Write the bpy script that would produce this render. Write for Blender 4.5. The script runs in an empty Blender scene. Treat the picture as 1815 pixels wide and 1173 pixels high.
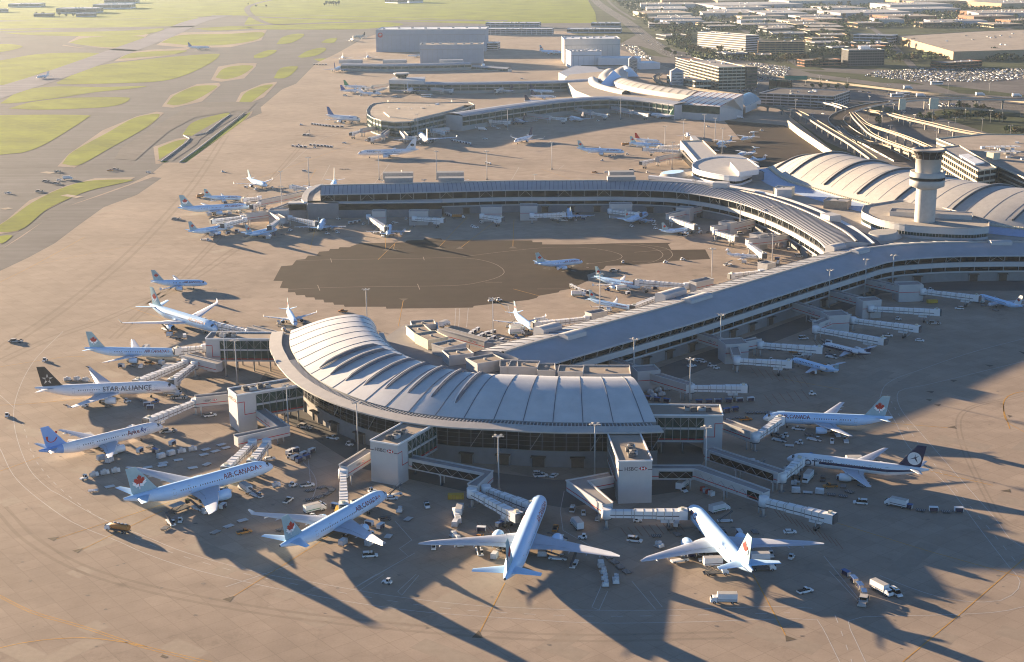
import bpy, bmesh, math, random
from mathutils import Vector, Matrix
random.seed(7)
sc = bpy.context.scene
COL = sc.collection
R = math.radians
pi = math.pi
HAZE = .000025
# ------------------------------------------------------------ camera
HCAM, PIT, FPX, ROL = 201.1454, R(15.0591), 2534.0, R(0.4863)
PW, PH = 1815.0, 1173.0
cd = bpy.data.cameras.new("camera"); cam = bpy.data.objects.new("camera", cd); COL.objects.link(cam)
cd.sensor_width = 36.0; cd.lens = FPX/PW*36.0; cd.clip_start = 1.0; cd.clip_end = 60000.0
_c, _s = math.cos(ROL), math.sin(ROL)
_Rt = Vector((1, 0, 0)); _Up = Vector((0, math.sin(PIT), math.cos(PIT))); _Fw = Vector((0, math.cos(PIT), -math.sin(PIT)))
_X = _c*_Rt-_s*_Up; _Y = _s*_Rt+_c*_Up
cam.matrix_world = Matrix(((_X.x, _Y.x, -_Fw.x, 0), (_X.y, _Y.y, -_Fw.y, 0), (_X.z, _Y.z, -_Fw.z, HCAM), (0, 0, 0, 1)))
sc.camera = cam
def at(px, py, z=0.0):
    x = px-PW/2; y = py-PH/2
    x, y = _c*x-_s*y, _s*x+_c*y
    d = (x/FPX, math.cos(PIT)-y/FPX*math.sin(PIT), -math.sin(PIT)-y/FPX*math.cos(PIT))
    t = (z-HCAM)/d[2]
    return Vector((d[0]*t, d[1]*t, z))
def topx(p):
    X, Y, Z = p[0], p[1], p[2]-HCAM
    zc = Y*math.cos(PIT)-Z*math.sin(PIT); yc = Y*math.sin(PIT)+Z*math.cos(PIT)
    x = FPX*X/max(zc, 1); y = -FPX*yc/max(zc, 1)
    return _c*x+_s*y+PW/2, -_s*x+_c*y+PH/2
# ------------------------------------------------------------ world, sun, exposure
SUN_EL, SUN_AZ = R(8.0), R(137.0)      # azimuth counter-clockwise from +x, where the sun stands
w = bpy.data.worlds.new("World"); sc.world = w; w.use_nodes = True
nt = w.node_tree; nt.nodes.clear()
sky = nt.nodes.new("ShaderNodeTexSky"); sky.sky_type = 'NISHITA'; sky.sun_disc = False
sky.sun_elevation = SUN_EL; sky.sun_rotation = pi/2-SUN_AZ; sky.altitude = 5000; sky.air_density = 1.0; sky.dust_density = 0.3; sky.ozone_density = 2.4
bg = nt.nodes.new("ShaderNodeBackground"); bg.inputs[1].default_value = 0.05
wo = nt.nodes.new("ShaderNodeOutputWorld")
nt.links.new(sky.outputs[0], bg.inputs[0]); nt.links.new(bg.outputs[0], wo.inputs[0])
sd = bpy.data.lights.new("sun", 'SUN'); sd.energy = 5.0; sd.angle = R(0.55); sd.color = (1.0, 0.75, 0.48)
so = bpy.data.objects.new("sun", sd); COL.objects.link(so)
_sv = Vector((math.cos(SUN_EL)*math.cos(SUN_AZ), math.cos(SUN_EL)*math.sin(SUN_AZ), math.sin(SUN_EL)))
so.rotation_euler = _sv.to_track_quat('Z', 'Y').to_euler()
sc.view_settings.view_transform = 'Standard'; sc.view_settings.look = 'None'; sc.view_settings.gamma = 1
sc.view_settings.exposure = 2.28
sc.cycles.filter_width = 1.1
sc.cycles.max_bounces = 5; sc.cycles.diffuse_bounces = 1; sc.cycles.glossy_bounces = 2; sc.cycles.transmission_bounces = 2; sc.cycles.volume_bounces = 0
sc.cycles.caustics_reflective = False; sc.cycles.caustics_refractive = False
# ------------------------------------------------------------ materials
M = {}
def mat(name, col, rough=.7, metal=0., var=.12, scale=.5, spec=.4, bump=0., world=False, emit=None):
    m = bpy.data.materials.new(name); m.use_nodes = True; n = m.node_tree; b = n.nodes['Principled BSDF']
    b.inputs['Roughness'].default_value = rough; b.inputs['Metallic'].default_value = metal
    b.inputs['Specular IOR Level'].default_value = spec
    tc = n.nodes.new('ShaderNodeNewGeometry' if world else 'ShaderNodeTexCoord')
    out = tc.outputs['Position'] if world else tc.outputs['Object']
    nz = n.nodes.new('ShaderNodeTexNoise'); nz.inputs['Scale'].default_value = scale; nz.inputs['Detail'].default_value = 5; nz.inputs['Roughness'].default_value = .65
    n.links.new(out, nz.inputs['Vector'])
    mp = n.nodes.new('ShaderNodeMapRange'); mp.inputs[1].default_value = .3; mp.inputs[2].default_value = .7
    mp.inputs[3].default_value = 1-var; mp.inputs[4].default_value = 1+var
    n.links.new(nz.outputs[0], mp.inputs[0])
    vm = n.nodes.new('ShaderNodeVectorMath'); vm.operation = 'SCALE'; vm.inputs[0].default_value = col
    n.links.new(mp.outputs[0], vm.inputs['Scale']); n.links.new(vm.outputs[0], b.inputs['Base Color'])
    if bump:
        bp = n.nodes.new('ShaderNodeBump'); bp.inputs['Strength'].default_value = bump; n.links.new(nz.outputs[0], bp.inputs['Height']); n.links.new(bp.outputs[0], b.inputs['Normal'])
    if emit:
        b.inputs['Emission Color'].default_value = (*emit[0], 1); b.inputs['Emission Strength'].default_value = emit[1]
    M[name] = m
    return m
for a in [
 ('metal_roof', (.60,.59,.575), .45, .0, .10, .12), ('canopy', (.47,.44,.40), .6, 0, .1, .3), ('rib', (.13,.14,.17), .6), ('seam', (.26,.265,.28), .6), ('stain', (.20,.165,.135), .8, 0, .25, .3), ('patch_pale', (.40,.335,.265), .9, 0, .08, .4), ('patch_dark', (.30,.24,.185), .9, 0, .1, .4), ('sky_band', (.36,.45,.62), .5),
 ('membrane', (.40,.355,.30), .9, 0, .15, .15), ('wall', (.50,.49,.48), .7, 0, .05, .2), ('wall_dark', (.22,.22,.23), .8, 0, .1, .3),
 ('concrete_wall', (.25,.24,.23), .85, 0, .12, .2), ('glass', (.010,.012,.014), .2, 0, .4, .15, .1), ('green_glass', (.03,.06,.05), .15, 0, .5, .2, .3),
 ('mullion', (.27,.28,.28), .5), ('black', (.015,.015,.017), .7), ('door', (.09,.065,.05), .8, 0, .3, .5), ('red', (.45,.03,.03), .6), ('white', (.78,.78,.77), .5, 0, .04),
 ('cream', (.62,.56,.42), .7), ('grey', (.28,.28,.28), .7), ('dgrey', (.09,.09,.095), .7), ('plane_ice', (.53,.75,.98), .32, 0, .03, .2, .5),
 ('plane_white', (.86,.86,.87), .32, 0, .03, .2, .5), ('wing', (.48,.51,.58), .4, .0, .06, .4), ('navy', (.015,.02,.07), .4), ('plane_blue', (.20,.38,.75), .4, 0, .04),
 ('tail_green', (.30,.45,.50), .4, 0, .1, .3), ('tail_dark', (.03,.022,.02), .5), ('leaf_red', (.42,.02,.012), .5), ('leaf_green', (.03,.22,.10), .5), ('title_blue', (.04,.06,.28), .5),
 ('title_red', (.22,.015,.03), .5), ('title_dark', (.10,.085,.10), .5), ('silver', (.5,.5,.5), .35, .6), ('tyre', (.02,.02,.02), .9), ('yellow', (.55,.35,.03), .6),
 ('orange', (.50,.20,.04), .6), ('beige', (.38,.315,.235), .8), ('brick', (.26,.12,.07), .9), ('tan', (.40,.28,.17), .85), ('blue', (.04,.12,.32), .6), ('teal', (.10,.30,.40), .6),
 ('paint', (.50,.47,.44), .8, 0, .2, .8), ('paint_yellow', (.52,.27,.04), .8, 0, .25, .5), ('paint_dark', (.10,.075,.05), .9, 0, .3, .8),
 ('bark', (.09,.06,.04), .9), ('foil', (.55,.55,.56), .6, 0, .25, 1.5), ('wood', (.30,.21,.13), .9, 0, .3, 1.0), ('sign_green', (.02,.18,.13), .6),
 ('roof_blue', (.36,.365,.385), .5, .0, .1, .1), ('roof_tan', (.33,.27,.215), .9, 0, .2, .05), ('roof_grey', (.27,.25,.24), .9, 0, .2, .05), ('town_grey', (.30,.30,.31), .8, 0, .1, .1), ('town_pale', (.42,.41,.40), .8, 0, .1, .1), ('town_cream', (.40,.34,.25), .8, 0, .1, .1), ('far_wall', (.27,.30,.30), .7, 0, .06, .1), ('hangar', (.33,.36,.42), .7, 0, .06, .1), ('pale', (.62,.63,.66), .7, 0, .05, .1)]:
    mat(*a)
def foliage(name, c1, c2):
    m = mat(name, c1, .85, 0, .45, .35, .2)
    n = m.node_tree; b = n.nodes['Principled BSDF']; oi = n.nodes.new('ShaderNodeObjectInfo'); mx = n.nodes.new('ShaderNodeMix'); mx.data_type = 'RGBA'
    vm = [q for q in n.nodes if q.type == 'VECT_MATH'][0]
    mx.inputs[6].default_value = (*c1, 1); mx.inputs[7].default_value = (*c2, 1); n.links.new(oi.outputs['Random'], mx.inputs[0]); n.links.new(mx.outputs[2], vm.inputs[0])
foliage('leaves', (.022, .055, .010), (.05, .07, .014)); foliage('leaves_dry', (.10, .085, .03), (.13, .09, .035))
# glazing lit by the low sun: greenish panes with real gloss
def slab(name, col, joint, sx, sy, ang, v1=.10, v2=.14, jd=.90, rough=.85, streak=.0, stain=False):
    """paving of cast slabs: joints on a rotated grid, per-slab tone, blotches, tyre-dark streaks"""
    m = bpy.data.materials.new(name); m.use_nodes = True; n = m.node_tree; b = n.nodes['Principled BSDF']; L = n.links.new
    b.inputs['Roughness'].default_value = rough; b.inputs['Specular IOR Level'].default_value = .08
    g = n.nodes.new('ShaderNodeNewGeometry'); mp = n.nodes.new('ShaderNodeMapping'); mp.inputs['Rotation'].default_value = (0, 0, ang)
    L(g.outputs['Position'], mp.inputs['Vector'])
    bk = n.nodes.new('ShaderNodeTexBrick'); bk.offset = 0; bk.inputs['Scale'].default_value = 1; bk.inputs['Mortar Size'].default_value = joint
    bk.inputs['Brick Width'].default_value = sx; bk.inputs['Row Height'].default_value = sy; bk.inputs['Mortar Smooth'].default_value = .3
    bk.inputs['Color1'].default_value = (1-v1, 1-v1, 1-v1, 1); bk.inputs['Color2'].default_value = (1+v1, 1+v1, 1+v1, 1); bk.inputs['Mortar'].default_value = (jd, jd, jd, 1)
    L(mp.outputs[0], bk.inputs['Vector'])
    def noise(scale, lo, hi, det=5, vec=None, dist=0):
        z = n.nodes.new('ShaderNodeTexNoise'); z.inputs['Scale'].default_value = scale; z.inputs['Detail'].default_value = det; z.inputs['Distortion'].default_value = dist
        L(vec or g.outputs['Position'], z.inputs['Vector']); r = n.nodes.new('ShaderNodeMapRange'); r.inputs[1].default_value = .32; r.inputs[2].default_value = .68
        r.inputs[3].default_value = lo; r.inputs[4].default_value = hi; L(z.outputs[0], r.inputs[0]); return r.outputs[0]
    def mul(a, c, vec=False):
        q = n.nodes.new('ShaderNodeVectorMath' if vec else 'ShaderNodeMath'); q.operation = 'SCALE' if vec else 'MULTIPLY'
        L(a, q.inputs[0]); L(c, q.inputs['Scale'] if vec else q.inputs[1]); return q.outputs[0]
    f = mul(noise(.012, 1-v2, 1+v2), noise(.11, 1-v2*.55, 1+v2*.55)); f = mul(f, noise(1.3, .96, 1.04))
    st = n.nodes.new('ShaderNodeMapping'); st.inputs['Rotation'].default_value = (0, 0, ang); st.inputs['Scale'].default_value = (.004, .12, 1); L(g.outputs['Position'], st.inputs['Vector'])
    f = mul(f, noise(1.0, 1-streak, 1+streak*.5, 4, st.outputs[0], .6))
    if stain:
        z = n.nodes.new('ShaderNodeTexNoise'); z.inputs['Scale'].default_value = .045; z.inputs['Detail'].default_value = 8; z.inputs['Roughness'].default_value = .75; L(g.outputs['Position'], z.inputs['Vector'])
        r = n.nodes.new('ShaderNodeMapRange'); r.inputs[1].default_value = .56; r.inputs[2].default_value = .70; r.inputs[3].default_value = 1; r.inputs[4].default_value = .74; L(z.outputs[0], r.inputs[0]); f = mul(f, r.outputs[0])
    v = n.nodes.new('ShaderNodeVectorMath'); v.operation = 'MULTIPLY'; v.inputs[1].default_value = col; L(bk.outputs['Color'], v.inputs[0])
    L(mul(v.outputs[0], f, True), b.inputs['Base Color']); M[name] = m
slab('apron_concrete', (.355, .282, .220), .16, 7.5, 7.5, R(-38), .05, .12, .85, .85, .05, True)
slab('apron_worn', (.30, .24, .185), .16, 7.5, 7.5, R(-38), .045, .10, .88, .85, .05, True)
slab('asphalt', (.15, .142, .142), .004, 22, 900, R(-55), .03, .10, .95, .9, .16)
slab('dark_asphalt', (.066, .049, .036), .004, 9, 400, R(-1), .03, .12, .94, .9, .06)
slab('runway_mat', (.21, .20, .235), .004, 22, 900, R(-62), .03, .10, .95, .9, .25)
slab('road_mat', (.145, .135, .125), .004, 9, 400, R(20), .03, .10, .95, .9, .10)
slab('lot_mat', (.16, .145, .135), .006, 6, 16, R(8), .04, .14, 1.1, .9, .10)
slab('grass', (.19, .225, .008), .0, 900, 16, R(52), .07, .22, 1, .95, .12)
slab('city_ground', (.06, .07, .03), .0, 90, 70, R(15), .10, .35, 1, .95, .10)
# ------------------------------------------------------------ mesh builder
class MB:
    def __init__(s): s.v = []; s.f = []; s.m = []; s.mats = []; s.sm = []
    def mi(s, m):
        if m not in s.mats: s.mats.append(m)
        return s.mats.index(m)
    def face(s, pts, m, smooth=False):
        k = len(s.v); s.v += [tuple(p) for p in pts]; s.f.append(tuple(range(k, k+len(pts)))); s.m.append(s.mi(m)); s.sm.append(smooth)
    def hexa(s, p, m, mt=None):
        """8 corners: bottom ring then top ring"""
        k = len(s.v); s.v += [tuple(q) for q in p]; a = s.mi(m); t = s.mi(mt or m)
        for f, q in (((3, 2, 1, 0), a), ((4, 5, 6, 7), t), ((0, 1, 5, 4), a), ((1, 2, 6, 5), a), ((2, 3, 7, 6), a), ((3, 0, 4, 7), a)):
            s.f.append(tuple(k+i for i in f)); s.m.append(q); s.sm.append(False)
    def box(s, c, d, m, rot=0., mt=None):
        """c: centre of the base (x,y,z0); d: sizes"""
        ca, sa = math.cos(rot), math.sin(rot); P = []
        for z in (c[2], c[2]+d[2]):
            for sx, sy in ((-1, -1), (1, -1), (1, 1), (-1, 1)):
                x, y = sx*d[0]/2, sy*d[1]/2; P.append((c[0]+x*ca-y*sa, c[1]+x*sa+y*ca, z))
        s.hexa(P, m, mt)
    def prism(s, poly, z0, z1, m, mt=None, cap=True):
        n = len(poly); k = len(s.v); A = sum(poly[i][0]*poly[(i+1) % n][1]-poly[(i+1) % n][0]*poly[i][1] for i in range(n))
        if A < 0: poly = poly[::-1]
        s.v += [(p[0], p[1], z0) for p in poly]+[(p[0], p[1], z1) for p in poly]; a = s.mi(m)
        for i in range(n):
            j = (i+1) % n; s.f.append((k+i, k+j, k+n+j, k+n+i)); s.m.append(a); s.sm.append(False)
        if cap:
            s.f.append(tuple(k+n+i for i in range(n))); s.m.append(s.mi(mt or m)); s.sm.append(False)
            s.f.append(tuple(k+n-1-i for i in range(n))); s.m.append(a); s.sm.append(False)
    def tube(s, p0, p1, r0, r1, m, n=10, caps=True, smooth=True):
        p0, p1 = Vector(p0), Vector(p1); d = (p1-p0)
        if d.length < 1e-6: return
        q = d.to_track_quat('Z', 'Y'); k = len(s.v); a = s.mi(m)
        for p, r in ((p0, r0), (p1, r1)):
            for i in range(n):
                t = 2*pi*i/n; s.v.append(tuple(p+q@Vector((r*math.cos(t), r*math.sin(t), 0))))
        for i in range(n):
            j = (i+1) % n; s.f.append((k+i, k+j, k+n+j, k+n+i)); s.m.append(a); s.sm.append(smooth)
        if caps:
            s.f.append(tuple(k+n+i for i in range(n))); s.m.append(a); s.sm.append(False)
            s.f.append(tuple(k+n-1-i for i in range(n))); s.m.append(a); s.sm.append(False)
    def beam(s, p0, p1, w, h, m):
        p0, p1 = Vector(p0), Vector(p1); d = (p1-p0); nrm = Vector((-d.y, d.x, 0))
        nrm = nrm.normalized()*w/2 if nrm.length > 1e-6 else Vector((w/2, 0, 0)); up = Vector((0, 0, h))
        s.hexa([p0-nrm, p1-nrm, p1+nrm, p0+nrm, p0-nrm+up, p1-nrm+up, p1+nrm+up, p0+nrm+up], m)
    def grid(s, rows, m, smooth=True, closed=False, matf=None):
        k = len(s.v); n = len(rows[0])
        for r in rows: s.v += [tuple(p) for p in r]
        a = s.mi(m) if m else 0
        for i in range(len(rows)-1):
            for j in range(n if closed else n-1):
                j2 = (j+1) % n; s.f.append((k+i*n+j, k+i*n+j2, k+(i+1)*n+j2, k+(i+1)*n+j)); s.m.append(s.mi(matf(i, j)) if matf else a); s.sm.append(smooth)
    def build(s, name, parent=None, org=None, tags=None, recalc=True):
        """top-level meshes get their origin at the middle of their base; parts are given in the thing's frame"""
        if parent is None and org is None:
            xs = [p[0] for p in s.v]; ys = [p[1] for p in s.v]; org = ((min(xs)+max(xs))/2, (min(ys)+max(ys))/2, min(p[2] for p in s.v))
        if parent is not None and org is None: org = tuple(parent.get('_org', (0, 0, 0)))
        me = bpy.data.meshes.new(name); me.from_pydata([(p[0]-org[0], p[1]-org[1], p[2]-org[2]) for p in s.v], [], s.f)
        for m in s.mats: me.materials.append(M[m])
        me.polygons.foreach_set('material_index', s.m); me.polygons.foreach_set('use_smooth', s.sm)
        if recalc:
            bm = bmesh.new(); bm.from_mesh(me); bmesh.ops.recalc_face_normals(bm, faces=bm.faces); bm.to_mesh(me); bm.free()
        me.update(); o = bpy.data.objects.new(name, me); COL.objects.link(o)
        if parent is not None: o.parent = parent
        else: o.location = org
        if tags: tag(o, **tags)
        return o
def tag(o, label=None, cat=None, group=None, kind=None):
    if label: o['label'] = label
    if cat: o['category'] = cat
    if group: o['group'] = group
    if kind: o['kind'] = kind
    return o
def thing(name, loc, label=None, cat=None, group=None, rz=0.):
    """an Empty at the thing's base; with rz 0 its parts may be given in world coordinates (build subtracts _org)"""
    o = bpy.data.objects.new(name, None); COL.objects.link(o); o.location = loc; o.rotation_euler = (0, 0, rz); o.empty_display_size = 1
    o['_org'] = tuple(loc); return tag(o, label, cat, group)
KIDS = {}
def copy_tree(o, parent=None):
    c = o.copy(); COL.objects.link(c); c.parent = parent
    for ch in (KIDS.get(o.name) or o.children): copy_tree(ch, c)
    return c
REG = []
def reg(o, one, many, cat, zone, group=None):
    """labels are written at the end, when it is known how many alike stand at the same landmark"""
    o['category'] = cat
    if group: o['group'] = group
    REG.append((o, one, many, zone))
def ids(pts, z=0.): return [tuple(at(x, y, z)[:2]) for x, y in pts]
def sheet(name, polys, z, m, kind='structure', label=None, cat=None):
    b = MB()
    for p in polys:
        p = ids(p); b.face([(x, y, z) for x, y in p], m)
    o = b.build(name, org=(0, 0, 0)); 
    bm = bmesh.new(); bm.from_mesh(o.data)
    for f in bm.faces:
        if f.normal.z < 0: f.normal_flip()
    bmesh.ops.triangulate(bm, faces=[f for f in bm.faces if len(f.verts) > 4]); bm.to_mesh(o.data); bm.free()
    tag(o, label, cat, kind=kind); return o
def smooth_path(pts, step):
    """Catmull-Rom through the points, then even steps"""
    P = [Vector((p[0], p[1], p[2] if len(p) > 2 else 0)) for p in pts]
    P = [P[0]*2-P[1]]+P+[P[-1]*2-P[-2]]; o = []
    for i in range(1, len(P)-2):
        for k in range(12):
            t = k/12; a, b, c, d = P[i-1], P[i], P[i+1], P[i+2]
            o.append(.5*((2*b)+(-a+c)*t+(2*a-5*b+4*c-d)*t*t+(-a+3*b-3*c+d)*t**3))
    o.append(P[-2]); L = [0]
    for i in range(1, len(o)): L.append(L[-1]+(o[i]-o[i-1]).length)
    n = max(2, round(L[-1]/step)); res = []; j = 0
    for k in range(n+1):
        s = L[-1]*k/n
        while j < len(L)-2 and L[j+1] < s: j += 1
        q = (s-L[j])/max(1e-9, L[j+1]-L[j]); res.append(o[j].lerp(o[j+1], min(1, max(0, q))))
    return res
def normals2(path):
    N = []
    for i in range(len(path)):
        a = path[max(0, i-1)]; b = path[min(len(path)-1, i+1)]; d = (b-a); d.z = 0; d.normalize(); N.append(Vector((-d.y, d.x, 0)))
    return N
def ribbon(b, pts, width, z, m, off=0., dash=None, px=True, smooth=True, step=6.):
    P = [at(x, y) for x, y in pts] if px else [Vector((p[0], p[1], 0)) for p in pts]
    if smooth and len(P) > 2: P = smooth_path(P, step)
    elif dash: P = smooth_path(P, dash[0]/2) if len(P) > 1 else P
    N = normals2(P); s = 0
    for i in range(len(P)-1):
        l = (P[i+1]-P[i]).length
        if dash and (s % dash[0]) > dash[1]: s += l; continue
        s += l
        q = [P[i]+N[i]*(off-width/2), P[i+1]+N[i+1]*(off-width/2), P[i+1]+N[i+1]*(off+width/2), P[i]+N[i]*(off+width/2)]
        b.face([(v.x, v.y, z) for v in q], m)
# ------------------------------------------------------------ lettering
_tx = {}
def text_geo(s, cuts=5):
    """flat letters as (verts, faces), cap height 1, centred; cut into bands so that they can bend round a fuselage"""
    if s in _tx: return _tx[s]
    cu = bpy.data.curves.new('t', 'FONT'); cu.body = s; cu.align_x = 'CENTER'; cu.resolution_u = 2; cu.offset = .012
    o = bpy.data.objects.new('t', cu); COL.objects.link(o); bpy.context.view_layer.update()
    me = o.to_mesh(); bm = bmesh.new(); bm.from_mesh(me); o.to_mesh_clear(); bpy.data.objects.remove(o); bpy.data.curves.remove(cu)
    ys = [v.co.y for v in bm.verts]; h = .73
    for k in range(1, cuts):
        y = h*k/cuts; bmesh.ops.bisect_plane(bm, geom=bm.verts[:]+bm.edges[:]+bm.faces[:], plane_co=(0, y, 0), plane_no=(0, 1, 0))
    bm.verts.index_update(); V = [(v.co.x/h, v.co.y/h) for v in bm.verts]; F = [tuple(v.index for v in f.verts) for f in bm.faces]; bm.free()
    _tx[s] = (V, F); return _tx[s]
def text_flat(b, s, pos, ux, uz, size, m):
    V, F = text_geo(s); pos, ux, uz = Vector(pos), Vector(ux), Vector(uz)
    for f in F: b.face([pos+ux*V[i][0]*size+uz*V[i][1]*size for i in f], m)
LEAF = [(0, 1), (.15, .7), (.31, .8), (.24, .36), (.44, .58), (.5, .47), (.76, .52), (.66, .28), (.8, .2), (.4, -.14), (.45, -.28), (.05, -.2), (.05, -.6)]
LEAF = LEAF+[(-x, y) for x, y in LEAF[::-1][:-1]]
# ============================================================ GROUND
b = MB(); b.face([(-9000, -300, -.30), (12000, -300, -.30), (12000, 16000, -.30), (-9000, 16000, -.30)], 'city_ground'); o = b.build('ground', org=(0, 0, 0)); tag(o, kind='structure')
sheet('airfield_ground', [[(-500, 560), (-500, -40), (560, -40), (1040, -10), (1062, 48), (1000, 60), (660, 92), (560, 130), (440, 330), (0, 560)]], -.22, 'asphalt')
sheet('apron', [[(-900, 1500), (-500, 690), (0, 480), (0, 443), (77, 392), (115, 367), (230, 326), (271, 306), (292, 288), (330, 288), (432, 214), (464, 200), (462, 190), (500, 158), (525, 148), (560, 112), (598, 94), (640, 70), (690, 52), (1000, 55), (1075, 78), (1180, 118), (1345, 168), (1395, 202), (1475, 265), (1580, 310), (1900, 400), (2600, 700), (3000, 1500)]], 0.0, 'apron_concrete')
GR = [[(0, 38), (150, 33), (345, 30), (300, 47), (150, 50), (0, 54)], [(-300, 35), (-300, -30), (600, -35), (1035, -12), (1055, 22), (1058, 40), (860, 42), (640, 36), (440, 28), (400, 27), (345, 30), (150, 33), (60, 36)],
 [(0, 58), (200, 55), (290, 50), (250, 62), (180, 64), (60, 62)], [(440, 30), (700, 40), (660, 50), (540, 52), (440, 49)], [(540, 28), (860, 40), (790, 40), (600, 33)],
 [(0, 107), (75, 95), (175, 94), (150, 106), (80, 127), (0, 150)], [(100, 146), (150, 123), (200, 112), (300, 101), (380, 95), (388, 99), (372, 112), (330, 132), (280, 144), (180, 148), (110, 149)],
 [(0, 183), (40, 160), (100, 153), (180, 154), (258, 152), (240, 156), (170, 163), (110, 172), (30, 182)], [(15, 192), (60, 180), (130, 173), (220, 172), (229, 176), (215, 184), (180, 190), (80, 194)],
 [(-100, 206), (60, 203), (155, 204), (155, 208), (130, 225), (80, 255), (40, 270), (0, 274), (-100, 290)], [(110, 290), (130, 268), (190, 235), (235, 210), (270, 202), (283, 204), (260, 225), (190, 265), (140, 292)],
 [(295, 184), (310, 168), (345, 153), (380, 151), (383, 155), (350, 175), (315, 186)], [(424, 180), (435, 164), (460, 153), (483, 149), (482, 152), (462, 168), (440, 183)],
 [(382, 137), (395, 122), (420, 116), (447, 116), (445, 122), (425, 134), (400, 140)], [(118, 77), (150, 67), (200, 64), (255, 65), (235, 76), (205, 84), (150, 80)], [(285, 75), (320, 62), (400, 60), (465, 57), (455, 70), (400, 79), (340, 80)],
 [(210, 104), (240, 93), (330, 89), (300, 97), (240, 102)], [(490, 78), (500, 66), (520, 60), (538, 60), (535, 66), (515, 76)], [(450, 98), (470, 90), (489, 88), (487, 93), (470, 101), (452, 103)],
 [(528, 100), (545, 90), (570, 84), (578, 88), (560, 98), (535, 102)], [(569, 75), (580, 69), (597, 67), (590, 76)], [(485, 138), (497, 121), (520, 117), (528, 119), (515, 133), (500, 139)], [(555, 104), (590, 103), (598, 107), (570, 109)],
 [(323, 238), (345, 215), (400, 200), (405, 203), (370, 228), (345, 240)], [(280, 262), (310, 250), (335, 246), (330, 256), (300, 284), (284, 286)], [(320, 287), (372, 248), (440, 200), (437, 208), (420, 222), (360, 265), (332, 286)],
 [(0, 398), (20, 385), (60, 357), (110, 333), (160, 320), (232, 318), (225, 322), (160, 337), (115, 355), (80, 373), (40, 405), (0, 411)], [(0, 418), (22, 416), (10, 428), (0, 431)], [(-60, 92), (0, 78), (40, 82), (0, 92)], [(345, 50), (420, 46), (445, 50), (380, 54)]]
def expand(p, k):
    cx = sum(q[0] for q in p)/len(p); cy = sum(q[1] for q in p)/len(p)
    return [(cx+(x-cx)*(1+k*9/max(9, abs(x-cx)))+0, cy+(y-cy)*(1+k*5/max(5, abs(y-cy)))) for x, y in p]
sheet('taxiway_shoulder', [expand(p, .9) for p in GR[10:17]+GR[24:27]], -.10, 'apron_concrete')
def wobble(p):
    P = [at(x, y) for x, y in p]; P.append(P[0]); s = smooth_path(P, max(6, (P[0].y)*.006)); return s[:-1]
b = MB()
for i, p in enumerate(GR):
    if i == 1: b.face([(at(x, y).x, at(x, y).y, -.04) for x, y in p], 'grass'); continue
    b.face([(q.x, q.y, -.02) for q in wobble(p)], 'grass')
o = b.build('grass', org=(0, 0, 0)); tag(o, 'yellow-green grass islands between the taxiways and the runway', 'grass', kind='stuff')
bm = bmesh.new(); bm.from_mesh(o.data)
for f in bm.faces:
    if f.normal.z < 0: f.normal_flip()
bmesh.ops.triangulate(bm, faces=bm.faces[:]); bm.to_mesh(o.data); bm.free()
b = MB()
for pts, wd, m in (([(-120, 200), (0, 163), (110, 128), (220, 88), (290, 62), (345, 38), (395, 27)], 62, 'runway_mat'), ([(-200, 53), (150, 50), (460, 44), (700, 37), (900, 36)], 60, 'asphalt'), ([(-50, 62), (60, 68), (160, 84), (250, 90)], 30, 'asphalt'),
                   ([(540, 42), (470, 40), (440, 12), (500, -5)], 20, 'road_mat'), ([(-50, 40), (150, 35), (345, 30), (480, 26), (640, 29), (860, 36)], 14, 'asphalt')):
    ribbon(b, pts, wd, .02, m, step=40)
o = b.build('runway', org=(0, 0, 0)); tag(o, kind='structure')
sheet('taxiway', [[(0, 443), (38, 420), (77, 392), (115, 367), (179, 346), (230, 328), (271, 313.5), (287, 315), (268, 328), (243, 345), (184, 367), (138, 400), (97, 431), (51, 456), (0, 480), (-60, 505), (-60, 470)]], .025, 'asphalt')
sheet('taxiway_crossing', [[(203, 281), (215, 262), (330, 190), (360, 181), (400, 180), (455, 181), (440, 196), (420, 196), (345, 208), (300, 232), (262, 264), (240, 284)]], .025, 'lot_mat')
P_ = [(484.5, 497.6), (498.6, 471.5), (517.8, 470), (525.4, 460.5), (541, 459), (546, 453), (561, 453), (566, 446), (583, 444.7), (585, 441), (600, 441), (602, 438), (619, 438), (637, 431), (700, 430), (718, 429), (721, 426), (750, 425), (752, 422.5), (782, 422.5), (784, 425.5), (943.5, 426), (944, 429), (961, 429), (961, 433), (1020, 433), (1092, 431), (1190, 430), (1184, 433), (1190, 442.6), (1250, 442), (1259, 459), (1210, 461), (1122, 470), (1074, 471), (1070, 476), (1040.6, 487), (1043, 497), (1030, 503), (1010, 512), (992, 515), (990, 518), (973, 521), (955, 524), (951, 528), (936, 531.6), (915, 534), (840, 542), (838, 545), (767, 546), (685, 547), (684, 543.6), (611, 543.6), (609, 540), (592, 540), (590.6, 536), (575, 536), (573, 531), (558.7, 531), (557, 527), (542, 527), (540, 523), (525, 523), (523, 518), (510, 518), (511, 511), (496, 510), (501, 498)]
sheet('fresh_asphalt', [P_], .012, 'dark_asphalt')
sheet('stand_asphalt', [[(1283, 213), (1390, 222), (1475, 268), (1440, 290), (1300, 308), (1236, 300), (1232, 252), (1312, 247)]], .012, 'dark_asphalt')
sheet('service_road', [[(545, 700), (455, 712), (452, 690), (470, 660), (530, 690), (600, 730), (700, 790), (820, 830), (980, 850), (1140, 850), (1180, 770), (1260, 800), (1210, 870), (1000, 900), (820, 870), (640, 830), (560, 780), (500, 740)]], .012, 'road_mat')
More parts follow.
